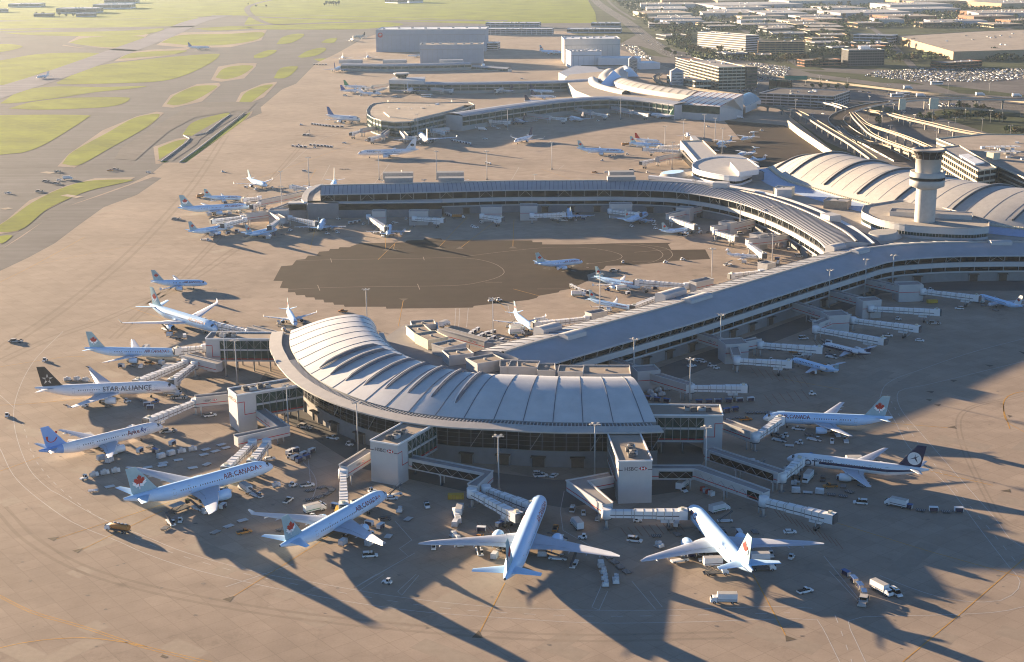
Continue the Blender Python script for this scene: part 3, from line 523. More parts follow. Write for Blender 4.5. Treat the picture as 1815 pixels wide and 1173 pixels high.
# ---- long curving pier
def pier(name, label, near_px, zn, width, zr, step, ribstep, px_off=0, seamh=.1, ridge_gap=True, closed_end=True, base='concrete_wall', far_px=None, ends=(0, 0), roofm='roof_blue'):
    path = smooth_path([at(x, y, zn) for x, y in near_px], step)
    for p in path: p.z = 0
    N = normals2(path)    # left-hand normal = away from the camera when the path runs left to right
    org = path[len(path)//2]; t = thing(name, (org.x, org.y, 0), label, 'terminal')
    W = width
    f = lambda x: zn+(zr-zn)*math.sin(pi*x)**.8 if 0 < x < 1 else zn
    xs = [0, .04, .1, .18, .27, .36, .44, .48]; 
    b = MB(); prof = [(W*x, f(x)+.1) for x in xs]; prof2 = [(W*(1-x), f(x)+.1) for x in xs[::-1]]
    b.grid([[p+n*o+Vector((0, 0, z)) for o, z in prof] for p, n in zip(path, N)], roofm)
    b.grid([[p+n*o+Vector((0, 0, z)) for o, z in prof2] for p, n in zip(path, N)], roofm)
    for i in (0, len(path)-1):
        b.face([path[i]+N[i]*o+Vector((0, 0, z)) for o, z in [(1.5, 6)]+prof+prof2+[(W-1.5, 6)]], 'wall')
    b.build('roof', t)
    b = MB()
    sweep(b, path, N, [(W*.48, zr, 'canopy'), (W*.48, zr+.9, 'canopy'), (W*.52, zr+.9, 'canopy'), (W*.52, zr, 'canopy')])
    b.build('ridge', t)
    b = MB()
    for i in range(0, len(path), 2 if seamh < .2 else 1):
        p, n = path[i], N[i]; d = Vector((n.y, -n.x, 0))*(.14 if seamh < .2 else .18)
        for pr in ((prof, prof2) if seamh > .2 else (prof2,)):
            b.grid([[p-d+n*o+Vector((0, 0, z-.05)) for o, z in pr], [p-d+n*o+Vector((0, 0, z+.32)) for o, z in pr], [p+d+n*o+Vector((0, 0, z+seamh)) for o, z in pr], [p+d+n*o+Vector((0, 0, z-.05)) for o, z in pr]], 'rib', smooth=False)
    b.build('roof_seam', t)
    b = MB(); sweep(b, path, N, [(.0, zn-.6, 'wall'), (-.8, zn-.4, 'wall'), (-.8, zn+.15, 'wall'), (.3, zn+.25, 'wall')]); sweep(b, path, N, [(W, zn-.6, 'wall'), (W+.8, zn-.4, 'wall'), (W+.8, zn+.15, 'wall'), (W-.3, zn+.25, 'wall')]); b.build('eave', t)
    for s, nm in ((1, 'facade'), (-1, 'facade')):
        o = (lambda x: x) if s == 1 else (lambda x: W-x)
        b = MB(); sweep(b, path, N, [(o(2.6), 0, base), (o(2.6), 5.6, base)]); sweep(b, path, N, [(o(2.6), 5.6, 'wall'), (o(1.6), 5.7, 'wall'), (o(1.6), 6.6, 'wall')]); sweep(b, path, N, [(o(2.6), 9.2, 'wall'), (o(1.2), 9.2, 'wall'), (o(1.2), 12.2, 'wall'), (o(2.6), 12.2, 'wall')]); b.build(nm, t)
        b = MB(); sweep(b, path, N, [(o(2.5), 6.6, 'glass'), (o(2.5), 9.2, 'glass')]); sweep(b, path, N, [(o(2.6), 12.2, 'glass'), (o(1.4), zn-.5, 'glass')]); b.build('window_band', t)
    k = max(1, round(9/step))
    for i in range(0, len(path)-k, k):
        for side in ((0, 1) if far_px else (0,)):
            b = MB(); oo = [1.5, 2.3] if side == 0 else [W-1.5, W-2.3]
            p, n, p2, n2 = path[i], N[i], path[i+k], N[i+k]
            b.beam(p+n*oo[1]+Vector((0, 0, 6.6)), p+n*(oo[1]-.01)+Vector((0, 0, 6.6)), .3, 2.6, 'mullion') if 0 else None
            d = Vector((n.y, -n.x, 0))*.2
            for za, zb, oa, ob in ((6.6, 9.2, oo[1], oo[1]), (12.2, zn-.4, oo[1]+.1, oo[0]-.2)):
                q = p+n*oa; r = p+n*ob; e = n*.3
                b.hexa([q-d-e+Vector((0, 0, za)), q+d-e+Vector((0, 0, za)), q+d+e+Vector((0, 0, za)), q-d+e+Vector((0, 0, za)), r-d-e+Vector((0, 0, zb)), r+d-e+Vector((0, 0, zb)), r+d+e+Vector((0, 0, zb)), r-d+e+Vector((0, 0, zb))], 'mullion')
            if (i//k) % 3 == 0 and i+k < len(path): 
                b.beam(p+n*oo[0]+Vector((0, 0, 12.3)), (p+p2)/2+n*oo[0]+Vector((0, 0, zn-.9)), .25, .25, 'mullion'); b.beam((p+p2)/2+n*oo[0]+Vector((0, 0, zn-.9)), p2+n2*oo[0]+Vector((0, 0, 12.3)), .25, .25, 'mullion')
            b.build('facade_column', t)
    j = 0
    for i in range(k, len(path)-k, 2*k):
        j += 1
        if j % 4 == 0: continue
        door_at(path[i]+N[i]*2.5, -N[i], parent=t)
    return t, path, N
t, PP, PN = pier('pier_building', 'long curved gate pier with blue-grey roof running from the crescent hall to upper right',
  [(950, 655), (1010, 635), (1160, 591.7), (1248.6, 566), (1359, 530.7), (1470, 495.3), (1536, 475), (1585, 462), (1667.6, 455.3), (1740, 453.5), (1815, 453), (1900, 455)], 16.3, 40, 20.5, 3.0, 3, far_px=1)
pier_t = t
def roofbox(parent, px, py, z, d, m='wall', curve=True, rot=None, name='roof_monitor'):
    p = at(px, py, z)
    if rot is None:
        i = min(range(len(PP)), key=lambda k: (PP[k]-Vector((p.x, p.y, 0))).length); rot = math.atan2(PN[i].y, PN[i].x)-pi/2
    b = MB(); ca, sa = math.cos(rot), math.sin(rot)
    q = lambda x, y, h: Vector((p.x+x*ca-y*sa, p.y+x*sa+y*ca, h)); L_, W_, H_ = d
    pr = [(-.5, z-1.5)]+[(-.5+k/6, z+H_*.82+H_*.18*math.sin(pi*k/6)) for k in range(7)]+[(.5, z-1.5)]
    if not curve: pr = [(-.5, z-1.5), (-.5, z+H_), (.5, z+H_), (.5, z-1.5)]
    b.grid([[q(-L_/2, y*W_, h) for y, h in pr], [q(L_/2, y*W_, h) for y, h in pr]], m, smooth=False)
    for s in (-1, 1): b.face([q(s*L_/2, y*W_, h) for y, h in pr], m)
    return b.build(name, parent)
for px, py, L_, z in ((971, 590, 13, 18), (1014, 602, 13, 18.5), (1189, 527, 19, 18), (1235, 537, 19, 18.5), (1481, 444, 12, 18), (1523, 452, 12, 18.5), (1772, 437, 13, 18.5)):
    roofbox(pier_t, px, py, z, (L_, 7, 4.2))
# ---- left pier that bends back to the main building
t, PP2, PN2 = pier('pier_building', 'upper left gate pier, straight then bending down towards the control tower, with striped roof',
  [(568, 345), (640, 343.5), (700, 342), (800, 339.5), (900, 337), (1000, 336.5), (1080, 336), (1140, 337), (1190, 339), (1227, 343), (1270, 350), (1312, 360), (1358, 376), (1400, 395), (1432, 413), (1452, 426), (1466, 440)], 18.0, 36, 22.0, 3.4, 3.4, far_px=1, base='wall_dark', seamh=.3)
for px, py, L_, z, o in ((707, 324, 22, 21, 0), (706, 315, 24, 21, 0), (800, 324, 20, 21, 0), (798, 314, 22, 21, 0), (1101, 313, 20, 21, 0), (1101, 322, 22, 21, 0)): roofbox(t, px, py, z, (L_, 9, 4.5), m='grey', curve=False, rot=0.02)
for px, py, r_ in ((1278, 333, -.4), (1472, 391, -1.2), (1388, 345, 0)): roofbox(t, px, py, 21.5, (11, 9, 4.5), curve=False, rot=r_)
b = MB(); b.prism(ids([(535, 352), (537, 345), (545, 336), (560, 329), (590, 326), (600, 345), (600, 361), (545, 361)], 12), 0, 12, 'wall_dark', 'roof_grey'); b.prism(ids([(534, 353), (536, 345), (544, 335), (560, 328), (572, 326), (560, 333), (549, 341), (545, 349), (545, 358), (538, 358)], 12.6), 11.3, 12.9, 'white', 'canopy'); b.build('end_lounge', t)
b = MB(); b.box((at(660, 362, 0).x, 1092, 11), (118, 9, 1.0), 'wall'); b.box((at(660, 362, 0).x, 1092, 6.2), (118, 8.5, 4.8), 'glass'); b.box((at(660, 362, 0).x, 1092, 0), (118, 8, 6.2), 'wall_dark'); b.build('lower_gallery', t)
# ---- main terminal roofs between the piers
t = thing('main_terminal', (at(1500, 350, 0).x, at(1500, 350, 0).y, 0), 'main terminal with big arched pale roof behind the control tower', 'terminal')
# flat roof
b = MB(); b.prism(ids([(1150, 316), (1190, 309), (1227, 303), (1290, 300), (1363, 296), (1450, 330), (1560, 362), (1700, 390), (1900, 410), (1900, 430), (1815, 429), (1700, 430), (1592, 434.5), (1548, 437), (1535, 427), (1510, 408), (1480, 392), (1430, 370), (1380, 353), (1330, 340), (1260, 328), (1200, 320)], 18.5), 0, 18.5, 'wall_dark', 'membrane'); b.build('flat_roof', t)
b = MB()
rim = [(1150, 316), (1200, 321), (1260, 329), (1330, 341), (1380, 354), (1430, 371), (1480, 393), (1510, 409), (1535, 428), (1546, 438)]
P = smooth_path([at(x, y, 19) for x, y in rim], 6); 
for p in P: p.z = 0
sweep(b, P, normals2(P), [(-1, 18.5, 'white'), (-1.5, 21.2, 'white'), (1.5, 21.6, 'white'), (3.5, 18.4, 'white')]); b.build('roof_gutter', t)
for px, py, d, r_, m in ((1389, 347, (13, 13, 6), -.45, 'cream'), (1484, 368, (17, 13, 5.5), -.45, 'beige'), (1336, 318, (14, 10, 6), .1, 'wall_dark'), (1570, 372, (20, 9, 3.5), -.1, 'wall')):
    b = MB(); hut(b, px, py, 18.5, d, r_, m, 'canopy'); b.build('plant_room', t)
def cone_light(px, py, r, parent, m):
    p = at(px, py, 19); b = MB(); rows = []
    for rr, z in ((r*1.35, 18.4), (r*1.1, 19.8), (r, 22), (r*.96, 22)): rows.append([Vector((p.x+rr*math.cos(2*pi*k/28), p.y+rr*math.sin(2*pi*k/28)*1.0, z+math.cos(2*pi*k/28)*.9)) for k in range(28)])
    b.grid(rows, 'canopy', closed=True); b.face(rows[-1], m); b.build('cone_rooflight', parent)
cone_light(1565, 419, 9, t, 'grey'); cone_light(1192, 311, 9.5, t, 'plane_ice')
# blue sloping band + big vault
near = [(1363, 297), (1380, 311), (1400, 322), (1430, 331), (1480, 346), (1540, 362), (1590, 373), (1640, 383), (1700, 392), (1760, 400), (1830, 407), (1900, 412)]
NV = smooth_path([at(x, y, 21) for x, y in near], 5)
for p in NV: p.z = 0
NN = normals2(NV)
b = MB(); rows = []
VW, VZ = 104, 38
for i, (p, n) in enumerate(zip(NV, NN)):
    g = Vector((.80, .60, 0)).normalized(); e = min(1, i/16.0); k = (.25+.75*math.sin(e*pi/2))
    rows.append([p+g*VW*x*(.35+.65*k)+Vector((0, 0, 21+(VZ-21)*k*math.sin(pi*min(1, x*1.0))**.85)) for x in [j/20 for j in range(21)]])
b.grid(rows, 'canopy'); b.build('vault_roof', t)
b = MB()
def vrib(b, i, wd, h, m, j0=0, j1=20):
    r0 = rows[i]; d = (rows[min(len(rows)-1, i+1)][10]-rows[max(0, i-1)][10]); d.z = 0; d = d.normalized()*wd; up = Vector((0, 0, h))
    q = r0[j0:j1+1]; b.grid([[v-d-up*.2 for v in q], [v-d+up for v in q], [v+d+up for v in q], [v+d-up*.2 for v in q]], m, smooth=False)
for i in range(2, len(rows)-1, 3): vrib(b, i, .2, .1, 'rib', 1)
b.build('roof_seam', t)
for px, py in ((1382, 296), (1408, 310), (1452, 329), (1513, 346), (1591, 359), (1690, 375), (1805, 388)):
    p = at(px, py, 24); i = min(range(len(rows)), key=lambda k: (Vector((*rows[k][1][:2], 0))-Vector((p.x, p.y, 0))).length)
    b = MB(); vrib(b, i, .65, 1.2, 'dgrey', 1, 16); b.build('roof_truss', t)
    b = MB(); vrib(b, i, .3, 1.6, 'canopy', 1, 15); b.build('truss_cap', t)
b = MB(); P = NV[:]; bb = [(-16, 18.7), (-1, 20.8)]
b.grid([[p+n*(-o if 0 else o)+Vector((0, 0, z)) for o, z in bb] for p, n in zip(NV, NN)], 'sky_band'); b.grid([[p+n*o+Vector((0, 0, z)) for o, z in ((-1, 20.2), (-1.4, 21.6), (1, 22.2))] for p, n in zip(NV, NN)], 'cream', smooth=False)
b.build('clerestory_band', t)
b = MB()
for i in range(2, len(NV)-1):
    for f in (0, .5): p = NV[i].lerp(NV[i+1], f); b.box((p.x-NN[i].x*.9, p.y-NN[i].y*.9, 21.5), (.5, .5, 1.0), 'cream')
b.build('snow_guard', t)
# ---- control tower on its round-ended podium
b = MB(); POD = smooth_path([Vector((*p, 0)) for p in ids([(1531, 376), (1527, 386), (1538, 393), (1560, 402), (1600, 410), (1640, 414), (1690, 416.5), (1725, 417), (1752, 414)], 22)], 4)
t2 = thing('podium_building', tuple(at(1640, 395, 18.5)[:2])+(18.5,), 'round-fronted podium with green window strip at the foot of the control tower', 'building')
back = ids([(1752, 403), (1690, 385), (1640, 372), (1590, 366)], 22)
ring = [tuple(p[:2]) for p in POD]+back
b.prism(ring, 18.5, 20.2, 'wall', 'membrane'); b.build('lower_wall', t2)
b = MB(); cx, cy = sum(p[0] for p in ring)/len(ring), sum(p[1] for p in ring)/len(ring); sm = [(cx+(x-cx)*.985, cy+(y-cy)*.985) for x, y in ring]; b.prism(sm, 20.2, 22.3, 'green_glass'); b.build('window_band', t2)
b = MB(); b.prism(ring, 22.3, 26.2, 'wall', 'membrane')
for i in range(len(ring)):
    a_, c_ = ring[i], ring[(i+1) % len(ring)]; b.beam((*a_, 26.2), (*c_, 26.2), .5, .7, 'canopy')
b.build('upper_wall', t2)
b = MB()
for i in range(len(POD)-1):
    for f in (0, .5): p = POD[i].lerp(POD[i+1], f); b.box((p.x, p.y-.05, 20.2), (.25, .25, 2.1), 'mullion')
b.build('mullion', t2)
b = MB(); hut(b, 1650, 383, 26.2, (52, 13, 2.6), -.35, 'wall', 'roof_grey'); b.build('plant_room', t2)
p = at(1638.5, 392, 26.2); TX, TY = p.x, p.y
t = thing('control_tower', (TX, TY, 26.2), 'white round airport control tower with dark glass cab', 'control tower')
def lathe(b, pr, m, n=36, c=(TX, TY)):
    b.grid([[Vector((c[0]+r*math.cos(2*pi*k/n), c[1]+r*math.sin(2*pi*k/n), z)) for k in range(n)] for r, z in pr], m, closed=True)
zt = hgt_ = None
def zof(py, px=1645):   # height of a photo row on the tower axis
    lo, hi = 0, 120
    for _ in range(40):
        m = (lo+hi)/2
        if topx((TX, TY, m))[1] > py: lo = m
        else: hi = m
    return lo
z1, z2, z3, z4, z5, z6, z7 = zof(333), zof(327), zof(303), zof(301), zof(283), zof(272), zof(265)
b = MB(); lathe(b, [(6.5, 26.2), (6.5, z2+1)], 'canopy'); b.build('shaft', t)
b = MB(); lathe(b, [(6.5, z1-.3), (11, z2-.5), (11, z2+3.4), (10.9, z2+3.5), (10.9, z3-3.4)], 'canopy'); lathe(b, [(11.1, z3-3.4), (11.1, z3), (10.4, z3), (10.4, z3-1.0), (0.1, z3-1.0)], 'canopy'); b.build('service_drum', t)
b = MB(); lathe(b, [(11.0, z3-5.4), (11.0, z3-3.5)], 'glass'); lathe(b, [(11.03, z2+3.3), (11.03, z2+3.9)], 'dgrey'); b.build('drum_window', t)
b = MB(); lathe(b, [(8, z3-1), (8, z5+.6), (8.4, z5+.6), (8.4, z5+1.0)], 'canopy'); b.build('neck', t)
b = MB(); lathe(b, [(7.8, z5+1.0), (8.6, z6-.2)], 'tail_dark'); lathe(b, [(8.6, z6-.2), (10.4, z7-.5)], 'glass'); b.build('cab_window', t)
b = MB(); lathe(b, [(10.4, z7-.5), (11.0, z7), (11.0, z7+.5), (8.5, z7+.9), (8.4, z7+.3), (.1, z7+.3)], 'roof_grey'); b.build('cab_roof', t)
b = MB()
for k in range(14):
    a = 2*pi*k/14; b.beam((TX+7.8*math.cos(a), TY+7.8*math.sin(a), z5+1), (TX+10.4*math.cos(a), TY+10.4*math.sin(a), z7-.5), .25, .25, 'mullion')
for k in range(3): b.tube((TX-3+3*k, TY, z7+.3), (TX-3+3*k, TY, z7+2.2), .12, .1, 'mullion', 6)
b.build('antenna', t)
# ---- round lounge + satellite at the upper right
t = thing('round_lounge', tuple(at(1290, 305, 0)[:2])+(0,), 'white oval lounge building with flat roof beside the bend of the upper pier', 'building')
OV = smooth_path([Vector((*p, 0)) for p in ids([(1300, 283), (1275, 281.5), (1250, 284.5), (1232, 291), (1227, 298), (1236, 305), (1265, 312), (1306, 317), (1330, 310)], 24)], 5)
bk = ids([(1346, 300), (1325, 285)], 24)
rg = [tuple(p[:2]) for p in OV]+bk; b = MB(); b.prism(rg, 18.5, 20, 'white'); b.prism(rg, 22, 25.5, 'white', 'canopy'); b.build('wall', t)
cx, cy = sum(p[0] for p in rg)/len(rg), sum(p[1] for p in rg)/len(rg); b = MB(); b.prism([(cx+(x-cx)*.98, cy+(y-cy)*.98) for x, y in rg], 20, 22, 'glass'); b.build('window_band', t)
b = MB()
for i in range(len(rg)): b.beam((*rg[i], 25.5), (*rg[(i+1) % len(rg)], 25.5), .6, .8, 'white')
b.build('parapet', t)
b = MB(); b.prism(ids([(1294, 288), (1330, 287), (1345, 301), (1310, 306)], 29), 25.5, 29.5, 'white', 'canopy'); b.build('plant_room', t)
t = thing('satellite_concourse', tuple(at(1240, 270, 0)[:2])+(0,), 'pale flat-roofed concourse reaching up from the oval lounge', 'terminal')
b = MB(); b.prism(ids([(1206, 250.6), (1245.5, 249.8), (1270, 274), (1300, 284), (1240.5, 291)], 13), 0, 13, 'canopy', 'canopy')
for q in ([(1206, 250.6), (1245.5, 249.8)], [(1245.5, 249.8), (1270, 274)], [(1206, 250.6), (1240.5, 291)]):
    a_, c_ = ids(q, 13); b.beam((*a_, 13), (*c_, 13), .8, 1.0, 'cream')
b.build('roof', t); b = MB(); b.prism(ids([(1223, 240), (1232, 240), (1243, 250), (1230, 250)], 9), 0, 9, 'canopy', 'canopy'); b.build('stair_link', t)
b = MB(); b.prism(ids([(1242, 281), (1260, 273), (1310, 274), (1345, 288), (1300, 285)], 16), 0, 16, 'roof_grey', 'canopy'); b.build('rear_wing', t)
b = MB(); b.prism(ids([(1205, 263), (1230, 290), (1229, 292), (1203, 265)], 9), 4, 9, 'glass'); b.build('window_band', t)
# ============================================================ AIRCRAFT (nose towards +x, origin on the ground under the middle)
KIND = {  # L, R, span, fuselage centre z, fin top, engine radius, engine y, engine layout, tip
 'twin777': (63.7, 3.1, 64.8, 5.2, 18.6, 2.0, 9.9, 'w', 'rake'), 'long777': (73.9, 3.1, 64.8, 5.2, 18.6, 2.0, 9.9, 'w', 'rake'), 'a330': (63.7, 2.82, 60.3, 5.0, 17.0, 1.55, 9.4, 'w', 'let'),
 'b767': (54.9, 2.51, 47.6, 4.7, 15.9, 1.5, 7.9, 'w', 'none'), 'a320': (37.6, 1.98, 34.1, 3.7, 11.8, 1.15, 5.75, 'w', 'fence'), 'a319': (33.8, 1.98, 34.1, 3.7, 11.8, 1.15, 5.75, 'w', 'fence'), 'a321': (44.5, 1.98, 34.1, 3.7, 11.8, 1.15, 5.75, 'w', 'fence'),
 'e190': (36.2, 1.55, 28.7, 3.3, 10.5, .95, 4.9, 'w', 'let'), 'b737': (38, 1.9, 35.8, 3.4, 12.5, 1.05, 4.9, 'w', 'biglet'), 'crj': (27.0, 1.35, 21.5, 2.7, 6.5, .7, 2.3, 'r', 'none'), 'dash': (24.0, 1.35, 26.2, 2.6, 7.4, .6, 4.2, 'p', 'none'), 'a310': (46.7, 2.82, 43.9, 5.0, 15.8, 1.45, 7.8, 'w', 'none')}
LIV = {  # body, belly, tail, emblem, title text, title material, height factor, x of the title centre (fraction from the nose)
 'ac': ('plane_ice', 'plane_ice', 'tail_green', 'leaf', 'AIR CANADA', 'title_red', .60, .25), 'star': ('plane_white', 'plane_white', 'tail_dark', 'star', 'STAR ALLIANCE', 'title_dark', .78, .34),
 'smile': ('plane_white', 'plane_white', 'plane_blue', 'smile', 'Arkefly', 'title_red', .95, .24), 'lot': ('plane_white', 'plane_white', 'navy', 'crane', 'LOT', 'navy', 1.0, .16),
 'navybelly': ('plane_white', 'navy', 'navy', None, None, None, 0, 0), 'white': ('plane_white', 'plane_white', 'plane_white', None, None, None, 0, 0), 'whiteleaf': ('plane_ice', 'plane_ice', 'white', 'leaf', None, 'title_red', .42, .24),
 'jazz': ('plane_white', 'plane_white', 'plane_white', 'gleaf', 'Jazz', 'leaf_green', 1.0, .2), 'jet': ('plane_white', 'plane_white', 'white', 'dot', 'Aerot jet', 'navy', .6, .22), 'bluetail': ('plane_white', 'plane_white', 'blue', None, 'transat', 'title_blue', .5, .22),
 'teal': ('plane_white', 'plane_white', 'navy', None, 'WESTJET', 'title_blue', .5, .2), 'purple': ('plane_white', 'plane_white', 'title_blue', None, None, None, 0, 0), 'greentail': ('plane_white', 'plane_white', 'leaf_green', None, None, None, 0, 0),
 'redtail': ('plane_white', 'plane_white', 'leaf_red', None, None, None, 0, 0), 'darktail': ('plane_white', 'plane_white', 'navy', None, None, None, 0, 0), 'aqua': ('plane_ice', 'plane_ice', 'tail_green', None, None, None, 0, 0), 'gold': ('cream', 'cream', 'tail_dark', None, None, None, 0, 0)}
PROTO = {}
def wing_loft(b, secs, m, mle=None):
    """secs: (x leading edge, y, z, chord, thickness)"""
    rows = []
    for x, y, z, c, th in secs:
        pr = [(0, 0), (.03, .32), (.12, .5), (.35, .55), (.7, .3), (1, .03), (1, -.03), (.7, -.22), (.35, -.42), (.12, -.4), (.03, -.25)]
        rows.append([Vector((x-c*q, y, z+th*h)) for q, h in pr])
    b.grid(rows, m, closed=True, matf=(lambda i, j: mle if j in (0, 10) else m) if mle else None); b.face(rows[-1], m); b.face(rows[0], m)
def fin_loft(b, secs, m, off=(0, 0)):
    """vertical: (x leading edge, z, chord, thickness)"""
    rows = []
    for x, z, c, th in secs:
        pr = [(0, 0), (.12, .5), (.4, .55), (1, .04), (1, -.04), (.4, -.55), (.12, -.5)]
        rows.append([Vector((x-c*q, th*h, z)) for q, h in pr])
    b.grid(rows, m, closed=True, smooth=False); b.face(rows[-1], m)
def aircraft_proto(kind, liv):
    L, Rr, S, zc, top, er, ey, lay, tip = KIND[kind]; body, belly, tail, emb, title, tm, th, tx = LIV[liv]
    t = thing('parked_aircraft', (0, 0, 0)); n = 24
    prof = [(0, .03, -.30), (.12, .22, -.29), (.35, .40, -.25), (.75, .58, -.19), (1.3, .76, -.11), (2.0, .90, -.04), (2.8, .97, 0), (3.6, 1, 0)]
    st = [(x*Rr, r*Rr, z*Rr) for x, r, z in prof]
    tl = (6.4 if lay == 'w' else 5.0)*Rr; xs = L-tl
    st += [(st[-1][0]+(xs-st[-1][0])*k/10, Rr, 0) for k in range(1, 11)]
    for k in (.12, .25, .4, .55, .7, .83, .93, 1): st.append((xs+tl*k, Rr*(1-.86*k**1.45), Rr*.72*k**1.35))
    def F(x):  # radius, centre offset
        for a, c in zip(st, st[1:]):
            if a[0] <= x <= c[0]: q = (x-a[0])/(c[0]-a[0]+1e-9); return a[1]+(c[1]-a[1])*q, a[2]+(c[2]-a[2])*q
        return st[-1][1:]
    X = lambda x: L/2-x
    rows = [[Vector((X(x), r*math.sin(2*pi*k/n), zc+dz+r*math.cos(2*pi*k/n)*1.02)) for k in range(n)] for x, r, dz in st]
    def mf(i, j):
        a = abs(((j+.5)/n*360+180) % 360-180)
        if belly != body and a > (88 if liv != 'navybelly' else 95) : return belly
        if liv == 'smile' and i > len(st)-7: return 'plane_blue'
        return body
    b = MB(); b.grid(rows, None, closed=True, matf=mf); b.face(rows[-1], 'dgrey'); b.face(rows[0][::-1], body)
    # wing-body fairing
    xw = L*(.385 if lay == 'w' else .47)
    if lay != 'p':
        fr = [[Vector((X(xw+dx*S), sy*Rr*.92*k, zc-Rr*(.70+.36*(1-q*q))*(.6+.4*k))) for q in (-1, -.7, -.35, 0, .35, .7, 1) for sy in (q,)] for dx, k in ((-.07, .3), (0, .8), (.06, 1), (.15, 1), (.22, .8), (.30, .3))]
        b.grid(fr, belly if belly != 'navy' else 'navy')
    # windows and doors lie on the fuselage
    if lay != 'x':
        npt = int((L-11*Rr)/(1.0 if Rr > 2 else .85)); hw = .36; hz = .5
        for k in range(npt):
            x = 4.3*Rr+k*(L-11*Rr)/npt
            if k % 11 == 10: continue
            for s in (-1, 1):
                r, dz = F(x); z = zc+dz+Rr*.17; y = math.sqrt(max(0, r*r-(z-zc-dz)**2/1.04))+.03
                b.face([(X(x)-hw/2, s*y, z), (X(x)+hw/2, s*y, z), (X(x)+hw/2, s*(y-.03), z+hz), (X(x)-hw/2, s*(y-.03), z+hz)], 'title_dark')
    for xd in ((3.2*Rr, L*.30, L*.60, L-6.2*Rr) if Rr > 2.3 else (3.2*Rr, L-5.6*Rr)):
        for s in (-1, 1):
            r, dz = F(xd)
            def dp(x, z): rr, d2 = F(x); return Vector((X(x), s*(math.sqrt(max(.01, rr*rr-(z-zc-d2)**2/1.04))+.025), z))
            for xa, xb, za, zb in ((-.55, -.47, -.5, 1.5), (.47, .55, -.5, 1.5), (-.5, .5, 1.42, 1.5), (-.5, .5, -.5, -.42)):
                za, zb = zc+za*Rr/2.6, zc+zb*Rr/2.6; zm_ = (za+zb)/2
                b.face([dp(xd+xa, za), dp(xd+xb, za), dp(xd+xb, zm_), dp(xd+xa, zm_)], 'grey'); b.face([dp(xd+xa, zm_), dp(xd+xb, zm_), dp(xd+xb, zb), dp(xd+xa, zb)], 'grey')
    b.build('fuselage', t)
    b = MB()
    for s in (-1, 1):
        for q in range(3):
            a0, a1 = (8+q*20, 26+q*20); pts = []
            for (x, a) in ((1.02, a0), (1.02+.10*q, a1), (1.5+.12*q, a1), (1.5, a0)):
                x *= Rr*.82 if q else Rr*.8; r, dz = F(x); r += .03; pts.append(Vector((X(x), s*r*math.sin(R(a)), zc+dz+r*1.02*math.cos(R(a)))))
            b.face(pts, 'black')
    b.build('cockpit_windows', t, recalc=False)
    # wings
    sw = .62 if lay == 'w' else .45; rc = S*.205; kc = S*.128; tc = S*.035
    if lay == 'p': sw, rc, kc, tc = .03, 2.9, 2.9, 1.7
    if lay == 'r': rc, kc, tc = S*.2, S*.13, S*.05
    zw = zc-Rr*.62 if lay != 'p' else zc+Rr*1.0; dh = .085 if lay == 'w' else .04; h = S/2
    wing_m = 'wing' if lay != 'p' else 'plane_white'
    for s in (-1, 1):
        y0 = Rr*.5; yk = S*.165; x0 = xw; xl = lambda y: x0+(y-y0)*sw
        secs = [(X(xl(y0)), s*y0, zw, rc, rc*.115), (X(xl(yk)), s*yk, zw+(yk-y0)*dh, kc, kc*.11), (X(xl(h*.97)), s*h*.97, zw+(h*.97-y0)*dh*(1.1), tc*1.15, tc*.11)]
        if tip == 'rake': secs[-1] = (X(xl(h*.90)), s*h*.90, zw+h*.9*dh*1.1, tc*1.6, tc*.15); secs.append((X(xl(h*.90)+h*.10*1.25), s*h, zw+h*dh*1.25, tc*.5, .08))
        if tip in ('let', 'biglet'):
            k = 1.6 if tip == 'let' else 2.4
            if Rr < 2.5: k *= .75
            secs += [(X(xl(h*.985)+.5), s*h*.985, zw+h*dh*1.1+.35*k, tc*.85, .15), (X(xl(h)+1.0+.4*k), s*h*1.0, zw+h*dh*1.1+1.05*k, tc*.45, .1)]
        b = MB(); wing_loft(b, secs, wing_m, 'plane_white')
        if tip == 'fence': y = s*h*.97; zz = secs[-1][2]; xx = secs[-1][0]; b.grid([[Vector((xx, y, zz)), Vector((xx-1.2, y, zz+1.1)), Vector((xx-1.9, y, zz+.9))], [Vector((xx-.2, y+.05*s, zz-.1)), Vector((xx-1.3, y+.05*s, zz-.8)), Vector((xx-1.9, y+.05*s, zz-.6))]], 'plane_white', smooth=False)
        if liv == 'star': b.tube((secs[-1][0], secs[-1][1]-s*.3, secs[-1][2]-.8), (secs[-1][0]-1.8, secs[-1][1], secs[-1][2]+.1), .25, .15, 'black', 6)
        for q in ((.3, .48, .66, .8) if Rr > 1.9 else (.4, .65)):    # flap track fairings
            y = h*q; c = rc+(kc-rc)*min(1, (y-y0)/(yk-y0)) if y < yk else kc+(tc-kc)*(y-yk)/(h-yk); x = xl(y)+c; z = zw+(y-y0)*dh
            if lay == 'w': b.tube((X(x-c*.35), s*y, z-.35), (X(x+.9), s*y, z-.25), .38, .08, wing_m, 6)
        w_ = b.build('wing', t)
        # thin seam of flaps and slats as raised strips
        b = MB()
        for f0, f1, c0 in ((.10, .32, .72), (.36, .68, .74), (.70, .93, .76)):
            pts = []
            for q in (f0, f1):
                y = max(y0, h*q); c = rc+(kc-rc)*(y-y0)/(yk-y0) if y < yk else kc+(tc-kc)*(y-yk)/(h-yk); z = zw+(y-y0)*dh+c*.11*.32
                pts.append((X(xl(y)+c*c0), s*y, z+.03)); pts.append((X(xl(y)+c*c0+.18), s*y, z+.03))
            b.face([pts[0], pts[2], pts[3], pts[1]], 'grey')
        if lay == 'w': b.build('flap_seam', w_, org=(0, 0, 0), recalc=False)
